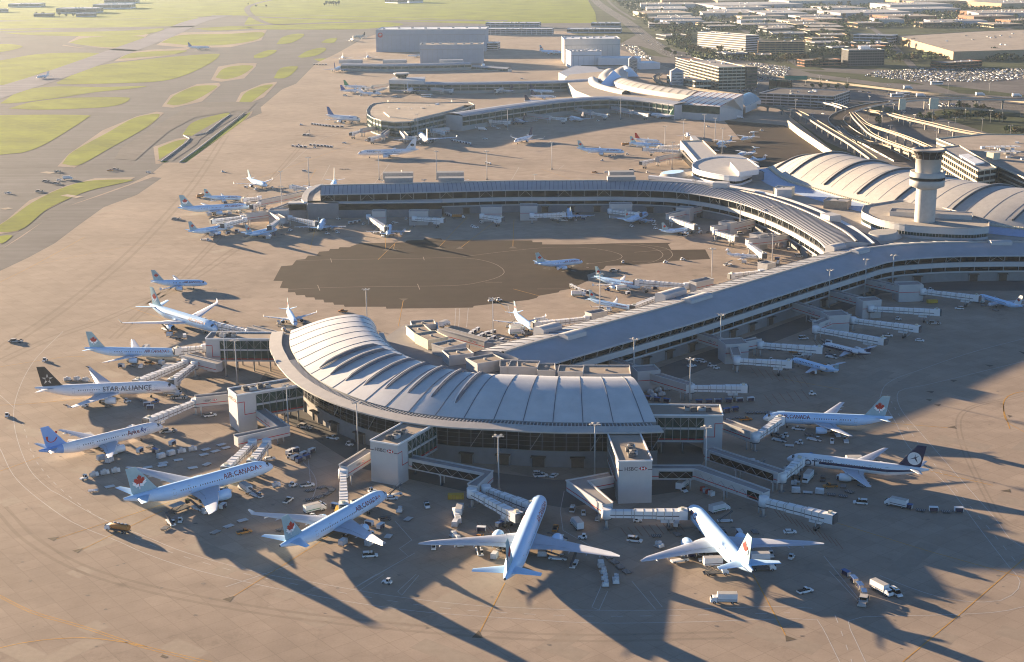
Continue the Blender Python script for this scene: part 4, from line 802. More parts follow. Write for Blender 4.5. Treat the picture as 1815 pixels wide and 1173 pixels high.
    # engines
    def nacelle(ex, ey_, ez, r, ln, m=None):
        c = 14; b = MB(); m = m or ('plane_white' if liv != 'ac' else 'plane_ice')
        pr = [(0, .86), (-.05, .95), (.02, 1.0), (.3, 1.05), (.6, 1.0), (.85, .86), (1.0, .72)]; pr = [(x*ln, q*r) for x, q in pr]; pr[0] = (.06*ln, r*.80)
        ring = lambda x, q: [Vector((ex-x, ey_+q*math.cos(2*pi*k/c), ez+q*math.sin(2*pi*k/c))) for k in range(c)]
        b.grid([ring(x, q) for x, q in pr[1:]], m, closed=True); b.grid([ring(.25*ln, r*.8), ring(-.05*ln, r*.95)], 'silver', closed=True); b.face(ring(.25*ln, r*.8), 'black')
        b.grid([ring(ln, r*.72), ring(ln*.98, r*.55)], 'black', closed=True); b.grid([ring(ln*.95, r*.5), ring(ln*1.28, r*.3), ring(ln*1.4, r*.05)], 'silver', closed=True); return b
    if lay == 'w':
        for s in (-1, 1):
            xe = xw+(ey-Rr*.5)*sw; ln = er*3.0; ez = zw-er*1.05+(ey)*dh*.6; ez = max(ez, er*1.05+.45)
            b = nacelle(X(xe-ln*.62), s*ey, ez, er, ln); b.hexa([Vector((X(xe+ln*(q)), s*ey+w2, z)) for z in (ez+er*.6, zw+ey*dh+.25) for q, w2 in ((-.25, -.2), (.6, -.2), (.6, .2), (-.25, .2))], 'wing'); b.build('engine', t)
    elif lay == 'r':
        for s in (-1, 1):
            xe = L*.70; b = nacelle(X(xe), s*(Rr+er*1.25), zc+Rr*.45, er, er*4.2); b.box((X(xe+1.4), s*(Rr+er*.3), zc+Rr*.35), (2.2, er*1.6, .22), 'wing'); b.build('engine', t)
    else:
        for s in (-1, 1):
            b = MB(); ex = X(xw-2.6); c = 12
            b.grid([[Vector((ex+.8-x, s*ey+q*math.cos(2*pi*k/c)*.9, zw-.35+q*math.sin(2*pi*k/c))) for k in range(c)] for x, q in ((0, .1), (.5, .35), (.6, .5), (1.8, .62), (4, .6), (6.5, .3), (7.2, .05))], 'plane_white', closed=True); e_ = b.build('engine', t)
            b = MB()
            for k in range(4): a = pi/4+k*pi/2; b.beam((ex+.35, s*ey, zw-.38), (ex+.35, s*ey+1.9*math.cos(a), zw-.38+1.9*math.sin(a)), .12, .2, 'black')
            b.build('propeller', e_, org=(0, 0, 0))
    # tail
    ztop = zc+F(L-tl*.55)[1]+F(L-tl*.55)[0]; fh = top-(zc+Rr*.8); fc = fh*.92 if lay == 'w' else fh*.95
    xf = L-tl*.30-fc*.75 if lay == 'w' else L-fc*1.25
    if Rr > 2.4: xf = L-fc*1.42
    elif lay == 'w': xf = L-fc*1.36
    b = MB(); zb = zc+Rr*.75; tsw = .78 if lay == 'w' else .7
    secs = [(X(xf-fh*.25), zb-.3, fc*1.22, .5), (X(xf+fh*.06), zb+fh*.10, fc*1.0, .5), (X(xf+fh*tsw), top, fc*.40, .25)]
    if lay == 'p': secs = [(X(xf-2.2), zb-.3, 5.5, .35), (X(xf+.6), zb+1.0, 3.6, .35), (X(xf+2.0), top, 2.2, .3)]
    fin_loft(b, secs, tail); fo = b.build('tail_fin', t)
    if liv == 'lot':
        pass
    hs = S*(.165 if lay == 'w' else .17); zt_ = zc+Rr*.62 if lay == 'w' else top
    xh = L-S*.155 if lay == 'w' else xf+fh*tsw-.2
    if lay == 'w': xh = L-hs*1.02
    hc = hs*.56
    for s in (-1, 1):
        b = MB(); wing_loft(b, [(X(xh), s*(Rr*.12), zt_, hc, hc*.09), (X(xh+hs*(.62 if lay == 'w' else .35)), s*hs, zt_+(hs*.11 if lay == 'w' else .1), hc*.38, .12)], 'wing' if liv != 'ac' else 'plane_ice', 'plane_white'); b.build('tailplane', t)
    # emblem on the fin
    if emb:
        b = MB(); fx = xf+fh*.06; zc2 = zb+fh*.46; cx_ = X(xf+fh*.46*tsw)-fc*.36
        for s in (-1, 1):
            g = lambda x, z, y=.30: Vector((cx_+x, s*y, zc2+z)); k = fh*.27
            if emb in ('leaf', 'gleaf'):
                m = 'leaf_red' if emb == 'leaf' else 'leaf_green'
                if kind in ('twin777', 'long777', 'a330', 'b767') and liv == 'ac':
                    b.face([g(x*k*1.25, (z-.35)*k*1.05, .285) for x, z in LEAF], 'plane_white')
                b.face([g(x*k, z*k, .31) for x, z in LEAF], m)
            elif emb == 'star':
                for q in range(5):
                    a = pi/2+q*2*pi/5; c = (math.cos(a)*k*.5, math.sin(a)*k*.5-.6)
                    b.face([g(c[0]+math.cos(a+w_)*k*rr, c[1]+math.sin(a+w_)*k*rr) for w_, rr in ((0, .5), (.9, .17), (pi-.6, .28), (pi, .1), (-pi+.6, .28), (-.9, .17))], 'silver')
            elif emb == 'smile':
                P = [(math.cos(R(a))*k*1.0, math.sin(R(a))*k*1.0+k*.2) for a in range(200, 345, 12)]; Q = [(x*.72, z*.72-.1*k) for x, z in P]
                for i in range(len(P)-1): b.face([g(*P[i]), g(*P[i+1]), g(*Q[i+1]), g(*Q[i])], 'leaf_red')
                b.face([g(-k*.98, k*.35), g(-k*.6, k*.35), g(-k*.6, -.2*k), g(-k*.9, -.2*k)], 'leaf_red'); b.face([g(k*.9+math.cos(q)*k*.17, k*.75+math.sin(q)*k*.17) for q in [j*pi/4 for j in range(8)]], 'leaf_red')
            elif emb == 'crane':
                b.face([g(math.cos(q)*k*1.05, math.sin(q)*k*1.05-.4) for q in [j*pi/12 for j in range(24)]], 'white')
                b.face([g(-k*.1, k*.6, .33), g(k*.0, k*.05, .33), g(k*.75, -k*.35, .33), g(k*.0, -k*.15, .33), g(-k*.55, -k*.85, .33), g(-k*.25, 0, .33), g(-k*.7, k*.35, .33), g(-k*.15, k*.1, .33)], 'navy')
            elif emb == 'dot': b.face([g(math.cos(q)*k*.7, math.sin(q)*k*.5-.3) for q in [j*pi/8 for j in range(16)]], 'tail_dark')
        b.build('tail_emblem', fo, org=(0, 0, 0), recalc=False)
    # lettering wrapped round the fuselage
    def wrap(b, text, size, xc, zmid, m):
        V, F_ = text_geo(text)
        for s in (-1, 1):
            for f in F_:
                pts = []
                for i in f:
                    u, v = V[i]; x = xc+(u*size if s > 0 else -u*size)*1.0
                    rr, dz = F(x); a = math.asin(max(-1, min(1, zmid/Rr)))+(v-.5)*size/Rr; pts.append(Vector((X(x), s*(rr+.045)*math.cos(a), zc+dz+(rr+.045)*1.02*math.sin(a))))
                b.face(pts, m)
    if title:
        b = MB()
        if liv == 'smile': wrap(b, 'Arke', Rr*.80, L*.27, Rr*.40, 'title_red'); wrap2 = True
        elif liv == 'lot': wrap(b, 'LOT', Rr*1.05, L*.165, -Rr*.12, 'navy'); wrap(b, 'POLISH AIRLINES', Rr*.28, L*.27, Rr*.5, 'navy')
        elif liv == 'star': wrap(b, title, Rr*.80, L*.345, Rr*.30, tm); wrap(b, 'AIR CANADA', Rr*.27, L*.16, -Rr*.30, 'title_red')
        else: wrap(b, title, Rr*th, L*tx, Rr*.52 if Rr > 1.9 else Rr*.4, tm)
        b.build('lettering', t, recalc=False)
        if liv == 'smile':
            b = MB()
            V, F_ = text_geo('fly')
            for s in (-1, 1):
                for f in F_:
                    pts = []
                    for i in f:
                        u, v = V[i]; x = (L*.27-Rr*1.85 if s < 0 else L*.27+Rr*1.85)+(u if s > 0 else -u)*Rr*.80*1.0
                        rr, dz = F(x); a = math.asin(.4)+(v-.5)*.80; pts.append(Vector((X(x), s*(rr+.045)*math.cos(a), zc+dz+(rr+.045)*1.02*math.sin(a))))
                    b.face(pts, 'title_blue')
            b.build('lettering', t, recalc=False)
    if liv in ('ac', 'whiteleaf'):
        b = MB(); xc = L*tx-Rr*th*4.9
        if kind in ('a319', 'e190'): xc = L*tx-Rr*th*4.6
        for s in (-1, 1):
            xx = L*tx-Rr*th*4.7 
            for k2, m, pts0 in ((Rr*.24, 'title_red', [(math.cos(q), math.sin(q)) for q in [j*pi/8 for j in range(16)]]), (Rr*.19, 'plane_white', [(math.cos(q), math.sin(q)) for q in [j*pi/8 for j in range(16)]]), (Rr*.16, 'leaf_red', LEAF)):
                rr, dz = F(xx); d = .05+(.02 if m == 'plane_white' else .035 if m == 'leaf_red' else 0)
                b.face([Vector((X(xx)+p[0]*k2, s*(rr+d)*math.cos(.5+p[1]*k2/Rr), zc+dz+(rr+d)*1.02*math.sin(.5+p[1]*k2/Rr))) for p in pts0], m)
        b.build('roundel', t, recalc=False)
    if liv == 'lot':
        b = MB()
        for s in (-1, 1):
            q = [(x, a) for x in [L*.24+(L*.93-L*.24)*k/14 for k in range(15)] for a in (0,)]
            rows = []
            for x, _ in q:
                rr, dz = F(x); rr += .04; rows.append([Vector((X(x), s*rr*math.cos(a), zc+dz+rr*1.02*math.sin(a))) for a in (-.14, .05, .26)])
            b.grid(rows, 'navy')
        b.build('cheat_line', t, recalc=False)
    # landing gear
    def gear(x, y, r, nb, h_):
        b = MB(); b.tube((x, y, r*.9), (x, y, h_), r*.22, r*.26, 'silver', 8); b.tube((x, y-r*.9, r), (x, y+r*.9, r), r*.15, r*.15, 'silver', 6)
        for k in range(nb):
            xx = x+(k-(nb-1)/2)*r*2.15
            for s in (-1, 1): b.tube((xx, y+s*r*.55-r*.28, r), (xx, y+s*r*.55+r*.28, r), r, r, 'tyre', 12)
        if nb > 1: b.beam((x-(nb-1)*r*1.1, y, r*.9), (x+(nb-1)*r*1.1, y, r*.9), .3, .25, 'silver')
        return b.build('landing_gear', t)
    wr = .65 if Rr > 2.4 else .5 if Rr > 1.7 else .38
    gear(X(4.2*Rr if Rr > 1.9 else 3.2*Rr), 0, wr*.8, 1, zc-Rr*.8)
    nb = 3 if '777' in kind else 2 if Rr > 2.4 else 1; gy = ey*.55 if lay == 'w' else (ey if lay == 'p' else 1.9)
    for s in (-1, 1): gear(X(xw+rc*.72 if lay != 'p' else xw+1.4), s*gy, wr, nb, zw+.1)
    for c in t.children: c['_p'] = 1
    return t
ACOBJ = []
def aircraft(kind, liv, nose, tail, label, scale=None, heading=None, group=None):
    L, Rr, S, zc = KIND[kind][:4]; key = (kind, liv)
    zn = zc-.3*Rr; A = at(*nose, zn); 
    if tail: Bt = at(*tail, zc+.55*Rr); d = A-Bt; d.z = 0; ln = d.length; d.normalize()
    else: d = Vector((math.cos(R(heading)), math.sin(R(heading)), 0)); ln = L
    k = scale or min(1.12, max(.9, ln/L)); c = A-d*(L*k/2)
    if key in PROTO: o = copy_tree(PROTO[key])
    else: o = aircraft_proto(kind, liv); PROTO[key] = o; 
    if key not in KIDSET: KIDSET.add(key); reg_kids(o)
    o.location = (c.x, c.y, 0); o.rotation_euler = (0, 0, math.atan2(d.y, d.x)); o.scale = (k, k, k)
    tag(o, label, 'airliner', group or 'aircraft parked or taxiing at the airport'); ACOBJ.append(o); return o
KIDSET = set()
def reg_kids(o):
    bpy.context.view_layer.update()
    def rec(x): KIDS[x.name] = list(x.children); [rec(c) for c in x.children]
    rec(o)
G = None
for a in [
 ('long777', 'ac', (960, 884.5), (895, 1031), 'long pale blue widebody pointing away, bottom centre, maple leaf fin seen edge-on'),
 ('twin777', 'ac', (1222, 900), (1334, 1015), 'pale blue widebody with sunlit back, leaf fin and box lifts at its tail'),
 ('twin777', 'ac', (484, 826), (218.6, 887), 'large pale blue widebody with maple leaf fin, lower left, nose beside the beige gate tower'),
 ('a330', 'ac', (684.6, 875), (496, 969), 'pale blue leaf-tailed widebody angled up right, just below the left grey gate tower'),
 ('a330', 'star', (313, 687), (62, 689), 'white widebody with black tail of star emblem and big thin dark title letters'),
 ('b767', 'smile', (289, 756), (69, 801), 'white jet with blue smile-emblem tail and red and blue title, left edge'),
 ('b767', 'ac', (321.7, 626), (149.6, 616), 'pale blue leaf-tailed jet parked directly above the black-tailed white widebody'),
 ('a330', 'ac', (385.6, 585), (265, 541), 'pale blue leaf-tailed widebody with winglets pointing down right, left of crescent hall'),
 ('a319', 'ac', (367.5, 503), (267, 499), 'small pale blue leaf-tailed jet taxiing alone on the open apron at left'),
 ('a320', 'ac', (524, 575), (510.5, 546), 'small pale blue jet facing the viewer behind the far end of the crescent hall'),
 ('b767', 'ac', (1352, 741), (1582, 741), 'pale blue leaf-tailed jet at right with nose at the upper right gate bridge'),
 ('b767', 'lot', (1394.6, 812.7), (1646.5, 834), 'white jet with navy stripe and navy tail with round crane emblem, right'),
 ('crj', 'navybelly', (1458, 611), (1544, 628), 'small white regional jet with navy belly and T-tail, right of the long pier'),
 ('crj', 'aqua', (1402, 638), (1494, 660), 'small pale regional jet with T-tail, just below the navy-bellied one'),
 ('e190', 'whiteleaf', (1734, 524), (1813, 543), 'pale blue jet with red leaf on a white fin at the far right edge'),
 ('a319', 'ac', (1033, 464), (947, 467), 'small pale blue leaf-tailed jet taxiing on the fresh dark asphalt'),
 ('a320', 'ac', (1134.7, 508.6), (1053, 489), 'pale blue leaf-tailed jet pointing down right beside the middle of the long pier'),
 ('e190', 'ac', (1124, 547), (1046, 529), 'pale blue jet half hidden behind the roof of the long pier'),
 ('a320', 'ac', (944.7, 583), (910, 551), 'sunlit jet with nose down, among service vehicles near the long pier\'s left end'),
 ('crj', 'jazz', (1360, 457), (1288, 450), 'white regional jet with green leaf fin and green title near the pier bend'),
 ('a320', 'ac', (1148, 380), (1099.5, 395), 'pale blue jet nose-in under the right part of the upper pier'),
 ('e190', 'ac', (1241, 404), (1171, 409), 'pale blue leaf-tailed small jet below the bend of the upper pier'),
 ('a320', 'ac', (1008, 373), (1012, 393), 'pale jet seen from behind under the middle of the upper pier'),
 ('e190', 'ac', (692, 401), (686.5, 417), 'small pale jet seen from behind under the left part of the upper pier'),
 ('a320', 'ac', (575, 392), (561.7, 412), 'pale jet seen from behind at the left end of the upper pier'),
 ('a319', 'ac', (491, 406), (434, 415), 'pale jet pointing up right just left of the upper pier\'s end'),
 ('a320', 'ac', (414, 401.7), (333, 411), 'leaf-tailed small jet lowest of the left group by the upper pier'),
 ('b767', 'ac', (444, 366.7), (315, 369), 'largest leaf-tailed jet in the group at the upper pier\'s left end'),
 ('a320', 'ac', (432, 351), (362, 347), 'leaf-tailed jet just behind the largest one left of the upper pier'),
 ('a319', 'aqua', (473, 330), (435, 316), 'small jet facing right and down, topmost left of the upper pier'),
 ('b767', 'aqua', (587, 345), (597, 310), 'pale jet facing the viewer behind the left end of the upper pier, tall fin showing'),
 ('b767', 'jet', (634, 273), (742, 266), 'white jet with dark round fin mark and navy title, taxiing on the upper apron'),
 ('a330', 'white', (744, 239), (760, 252), 'white widebody with upturned wingtips beside the round-ended far pier'),
 ('a310', 'bluetail', (639, 213), (576, 205), 'white widebody with blue tail left of the round-ended far pier'),
 ('b767', 'white', (734, 157), (716, 165), 'white jet seen from behind at the second far pier'),
 ('b737', 'teal', (912, 212), (945, 222), 'white jet with dark fin nosed in left of centre at the far pier'),
 ('b737', 'teal', (1010, 208), (1035, 212), 'small white dark-finned jet at the far pier, right of centre'),
 ('b737', 'teal', (912, 251.5), (946, 240), 'white dark-finned jet taxiing with upturned wingtips on the upper apron'),
 ('a321', 'ac', (1107, 270), (1022, 263.5), 'long narrow pale blue leaf-tailed jet taxiing on the upper right apron'),
 ('a320', 'ac', (1178, 258), (1115, 253), 'leaf-tailed pale jet at the left bridges of the pale satellite concourse'),
 ('a319', 'redtail', (1170, 251), (1139, 246), 'jet with red fin behind the leaf-tailed one at the satellite concourse'),
 ('crj', 'white', (1218, 237), (1219, 245), 'tiny white T-tailed jet at the tip of the satellite concourse'),
 ('dash', 'ac', (1270, 256), (1337, 243), 'pale turboprop with high wing, nearest the satellite concourse\'s right side'),
 ('dash', 'ac', (1313, 248), (1357, 238), 'pale turboprop uppermost right of the satellite concourse'),
 ('dash', 'ac', (1305, 276), (1359, 267), 'pale turboprop close beside the oval lounge'),
 ('dash', 'whiteleaf', (1318, 284), (1358, 281), 'lowest of the pale turboprops near the left corner of the arched roof'),
 ('b737', 'greentail', (1153, 203), (1196, 205), 'white jet with green fin nosed against the right part of the far pier'),
 ('b737', 'teal', (876, 160), (908, 160), 'white jet with dark fin, in the middle of the second far pier'),
 ('b737', 'greentail', (652, 155), (608, 152), 'green-finned white jet at the left tip of the second far pier'),
 ('b737', 'purple', (646, 160), (602, 160), 'purple-finned white jet at the left tip of the second far pier'),
 ('b737', 'white', (676, 166), (634, 163), 'plain white jet at the left tip of the second far pier'),
 ('b737', 'darktail', (982, 163), (938, 159), 'upper white dark-finned jet at the right end of the second far pier'),
 ('b737', 'teal', (986, 172), (940, 169), 'middle white dark-finned jet at the right end of the second far pier'),
 ('b737', 'darktail', (978, 180), (928, 179), 'lowest white dark-finned jet at the right end of the second far pier'),
 ('a310', 'bluetail', (603, 121), (583, 127), 'blue-finned white jet left of the farthest pier'),
 ('a320', 'white', (858, 115), (850, 121), 'white jet with outspread wings below the grey hangar'),
 ('b767', 'ac', (996, 93), (955, 89), 'leaf-tailed jet half inside the right-hand hangar'),
 ('b737', 'white', (607, 101), (609, 106), 'small white jet left of two below the grey hangar\'s corner'),
 ('b737', 'white', (652, 100), (648, 106), 'small white jet right of two below the grey hangar\'s corner'),
 ('b737', 'white', (722, 99), (742, 97), 'white jet by the door of the lower grey hangar'),
 ('a320', 'gold', (624, 66), (648, 63), 'cream jet with dark fin left of the big grey hangar'),
 ('b737', 'white', (622, 70), (633, 74), 'small white jet just below the cream one left of the hangar'),
 ('a320', 'white', (65, 137), (80, 133), 'small white jet rolling on the runway at far left'),
 ('b767', 'bluetail', (372, 84), (338, 82), 'pale jet with blue tail on the taxiway across the runway'),
 ('b737', 'darktail', (688, 196), (688, 188), 'jet behind the round-ended far pier with only its dark fin clear'),
 ('b767', 'white', (800, 198), (801, 188), 'jet behind the far pier with only its tall white fin clear'),
 ('a320', 'aqua', (712, 335), (712, 314), 'jet hidden behind the upper pier, fin near the left roof boxes'),
 ('a320', 'aqua', (819, 338), (819, 309), 'jet hidden behind the upper pier, fin near the second pair of roof boxes'),
 ]: aircraft(*a)
# ============================================================ FIXED LINKS, BOARDING BRIDGES, MASTS
def linkway(pts, zone, w=4.2, z0=4.4, z1=8.4, glazed=False, one='grey enclosed walkway with red stripe', many='grey enclosed walkways with red stripe', logo=True):
    P = [at(x, y, z1) for x, y in pts]; 
    for p in P: p.z = 0
    o = P[len(P)//2]; t = thing('elevated_walkway', (o.x, o.y, 0)); reg(t, one, many, 'walkway', zone, 'elevated walkways to the gates')
    b = MB(); N = normals2(P)
    def q(i, s, z): 
        n = N[i].copy()
        if 0 < i < len(P)-1:
            d = (P[i]-P[i-1]).normalized(); c = abs(n.dot(Vector((-d.y, d.x, 0)))); n = n/max(.5, c)
        v = P[i]+n*s; return Vector((v.x, v.y, z))
    for i in range(len(P)-1): b.hexa([q(i, -w/2, z0), q(i+1, -w/2, z0), q(i+1, w/2, z0), q(i, w/2, z0), q(i, -w/2, z1), q(i+1, -w/2, z1), q(i+1, w/2, z1), q(i, w/2, z1)], 'wall', 'roof_grey')
    b.build('corridor', t)
    b = MB()
    for s in (-1, 1):
        for i in range(len(P)-1): b.hexa([q(i, s*w/2-.2, z1), q(i+1, s*w/2-.2, z1), q(i+1, s*w/2+.2, z1), q(i, s*w/2+.2, z1), q(i, s*w/2-.2, z1+.5), q(i+1, s*w/2-.2, z1+.5), q(i+1, s*w/2+.2, z1+.5), q(i, s*w/2+.2, z1+.5)], 'wall')
    b.build('parapet', t)
    b = MB()
    for s in (-1, 1):
        for i in range(len(P)-1): b.hexa([q(i, s*(w/2+.02)-.03, z0+1.2), q(i+1, s*(w/2+.02)-.03, z0+1.2), q(i+1, s*(w/2+.02)+.03, z0+1.2), q(i, s*(w/2+.02)+.03, z0+1.2), q(i, s*(w/2+.02)-.03, z0+1.5), q(i+1, s*(w/2+.02)-.03, z0+1.5), q(i+1, s*(w/2+.02)+.03, z0+1.5), q(i, s*(w/2+.02)+.03, z0+1.5)], 'red')
    b.build('red_stripe', t)
    if logo:
        L_ = [(P[i+1]-P[i]).length for i in range(len(P)-1)]; i = L_.index(max(L_))
        if L_[i] > 11:
            for s in (-1, 1):
                u = (P[i+1]-P[i]).normalized(); n = N[i]; n = Vector((-u.y, u.x, 0)); c = P[i].lerp(P[i+1], .55)+n*s*(w/2+.08)+Vector((0, 0, z0+2.1)); uu = u*(-s)
                b = MB(); text_flat(b, 'HSBC', c-uu*1.4, uu, (0, 0, 1), 1.0, 'title_dark'); hexlogo(b, c+uu*1.8+Vector((0, 0, .45)), uu, .6); b.build('lettering', t, recalc=False)
    if glazed:
        b = MB()
        for i in range(len(P)-1):
            if (P[i+1]-P[i]).length < 12: continue
            n = max(2, int((P[i+1]-P[i]).length/3)); u = (P[i+1]-P[i]).normalized(); a = P[i]+u*3; c = P[i+1]-u*2
            for s in (-1, 1):
                b.hexa([a+N[i]*(s*(w/2+.1)-.05)+Vector((0, 0, z0+.6)), c+N[i]*(s*(w/2+.1)-.05)+Vector((0, 0, z0+.6)), c+N[i]*(s*(w/2+.1)+.05)+Vector((0, 0, z0+.6)), a+N[i]*(s*(w/2+.1)+.05)+Vector((0, 0, z0+.6)), a+N[i]*(s*(w/2+.1)-.05)+Vector((0, 0, z1-.7)), c+N[i]*(s*(w/2+.1)-.05)+Vector((0, 0, z1-.7)), c+N[i]*(s*(w/2+.1)+.05)+Vector((0, 0, z1-.7)), a+N[i]*(s*(w/2+.1)+.05)+Vector((0, 0, z1-.7))], 'glass')
                for k in range(n): 
                    d0 = a.lerp(c, k/n)+N[i]*s*(w/2+.3); d1 = a.lerp(c, (k+1)/n)+N[i]*s*(w/2+.3); za, zb = (z0+.7, z1-.9) if k % 2 else (z1-.9, z0+.7)
                    b.beam(d0+Vector((0, 0, za)), d1+Vector((0, 0, zb)), .18, .18, 'mullion')
        b.build('truss_glazing', t)
    for i in range(len(P)-1):
        n = max(1, int((P[i+1]-P[i]).length/16))
        for k in range(n):
            p = P[i].lerp(P[i+1], (k+.85)/n); b = MB()
            for s in (-1, 1): b.tube(p+N[i]*s*(w/2-.8), p+N[i]*s*(w/2-.8)+Vector((0, 0, z0)), .28, .28, 'wall', 8)
            b.beam(p-N[i]*w/2+Vector((0, 0, z0-.5)), p+N[i]*w/2+Vector((0, 0, z0-.5)), .6, .5, 'wall'); b.build('support_frame', t)
    return t
def block(px, py, z1, d, rot, zone, m='wall', z0=0):
    p = at(px, py, z1); t = thing('gate_lobby', (p.x, p.y, 0)); b = MB(); b.box((p.x, p.y, z0), (d[0], d[1], z1-z0), m, rot, 'roof_grey'); b.build('wall', t)
    b = MB(); ca, sa = math.cos(rot), math.sin(rot)
    for s in (-1, 1):
        y = s*d[1]/2; b.box((p.x-y*sa, p.y+y*ca, z1), (d[0]+.3, .3, .6), m, rot); x = s*d[0]/2; b.box((p.x+x*ca, p.y+x*sa, z1), (.3, d[1]-.3, .6), m, rot)
    b.build('parapet', t)
    b = MB()
    for s in (-1, 1): y = s*(d[1]/2+.03); b.box((p.x-y*sa, p.y+y*ca, 5.5), (d[0], .08, .3), 'red', rot)
    b.build('red_stripe', t); reg(t, 'grey box-like gate lobby', 'grey box-like gate lobbies', 'gate lobby', zone, 'gate lobbies where walkways end')
def bridge(a, c, zone, z0=4.3, w=3.0, end=None, h=3.0):
    """telescopic boarding bridge from its rotunda (photo point a) to its cab (photo point c), both at roof height"""
    A = at(*a, z0+h+.4); C = at(*c, z0+h); A.z = C.z = 0; d = C-A; L_ = d.length; u = d.normalized(); n = Vector((-u.y, u.x, 0)); rot = math.atan2(u.y, u.x)
    t = thing('boarding_bridge', (A.x, A.y, 0)); reg(t, 'white telescopic boarding bridge', 'white telescopic boarding bridges', 'boarding bridge', zone, 'telescopic boarding bridges')
    up = lambda z: Vector((0, 0, z))
    b = MB(); b.tube(A+up(z0-.3), A+up(z0+h+.4), w*.62, w*.62, 'white', 14); b.tube(A+up(z0-.4), A+up(z0-.1), w*.7, w*.7, 'dgrey', 14); b.build('rotunda', t)
    b = MB(); b.tube(A, A+up(z0-.3), .45, .45, 'wall', 10); b.box((A.x, A.y, 0), (2, 2, .4), 'concrete_wall', rot); b.build('rotunda_column', t)
    for k, (f0, f1, ww, hh) in enumerate(((.02, .42, w*.80, h*.84), (.36, .70, w*.92, h*.93), (.64, .95, w*1.04, h*1.02))):
        b = MB(); p0, p1 = A+d*f0, A+d*f1; za = z0+(h-hh)/2
        b.hexa([p0-n*ww/2+up(za), p1-n*ww/2+up(za), p1+n*ww/2+up(za), p0+n*ww/2+up(za), p0-n*ww/2+up(za+hh), p1-n*ww/2+up(za+hh), p1+n*ww/2+up(za+hh), p0+n*ww/2+up(za+hh)], 'white')
        nr = max(2, int((p1-p0).length/2.4))
        for s in (-1, 1):
            for kk in range(nr+1):
                q = p0.lerp(p1, kk/nr); b.beam(q+n*s*(ww/2+.04)-u*.1+up(za), q+n*s*(ww/2+.04)+u*.1+up(za), .14, hh, 'canopy')
            b.hexa([p0+n*s*(ww/2+.02)-n*.03+up(za+hh*.36), p1+n*s*(ww/2+.02)-n*.03+up(za+hh*.36), p1+n*s*(ww/2+.02)+n*.03+up(za+hh*.36), p0+n*s*(ww/2+.02)+n*.03+up(za+hh*.36), p0+n*s*(ww/2+.02)-n*.03+up(za+hh*.47), p1+n*s*(ww/2+.02)-n*.03+up(za+hh*.47), p1+n*s*(ww/2+.02)+n*.03+up(za+hh*.47), p0+n*s*(ww/2+.02)+n*.03+up(za+hh*.47)], 'title_dark')
        for kk in range(nr+1): q = p0.lerp(p1, kk/nr); b.beam(q-n*ww/2+up(za+hh), q+n*ww/2+up(za+hh), .12, .12, 'canopy')
        b.build('tunnel_section', t)
    e = A+d*.985; b = MB(); b.box((e.x, e.y, z0-.1), (3.0, 3.6, h+.4), 'white', rot); b.build('cab', t)
    b = MB(); g = A+d*1.0+u*1.2; b.box((g.x, g.y, z0), (1.3, 3.3, h+.1), 'dgrey', rot); b.build('canopy_bellows', t)
    b = MB(); g = e-u*.2; b.box((g.x, g.y, z0+h+.3), (1.2, 1.4, .8), 'cream', rot); b.build('roof_unit', t)
    f = A+d*.80; b = MB()
    for s in (-1, 1): b.tube(f+n*s*1.3+up(1.2), f+n*s*1.3+up(z0+.6), .22, .22, 'wall', 8)
    b.beam(f-n*2+up(1.0), f+n*2+up(1.0), 1.0, .7, 'dgrey')
    b.build('lift_column', t)
    for s in (-1, 1): b = MB(); q = f+n*s*1.3+up(.55); b.tube(q-n*.4, q+n*.4, .55, .55, 'tyre', 12); b.build('wheel', t)
    b = MB()
    for k in range(6):     # service stairs beside the cab
        q = A+d*.92+n*(w*.62+.6)-u*(k*.55); b.beam(q-n*.5+up(z0-k*.7), q+n*.5+up(z0-k*.7), .6, .1, 'grey')
    b.beam(A+d*.92+n*(w*.62+.1)+up(z0), A+d*.92+n*(w*.62+.1)-u*3.2+up(.2), .1, .2, 'wall'); b.build('service_stairs', t)
    b = MB(); q = A+d*.78; b.box((q.x, q.y, z0-1.5), (4.5, 2.0, 1.0), 'white', rot); b.build('air_unit', t)
Z = dict(g1='beside the upper left gate building', g2='beside the lit beige gate tower', g3='at the grey gate tower left of centre', g4='at the gate tower right of centre', g5='right of the crescent hall', pr='on the right side of the long pier', pl='on the left side of the long pier', us='under the upper pier', ul='left of the upper pier', sat='at the pale satellite concourse', bend='inside the bend of the upper pier', rp='at the round-ended far pier', fp='at the glazed far pier', sp='at the second far pier')
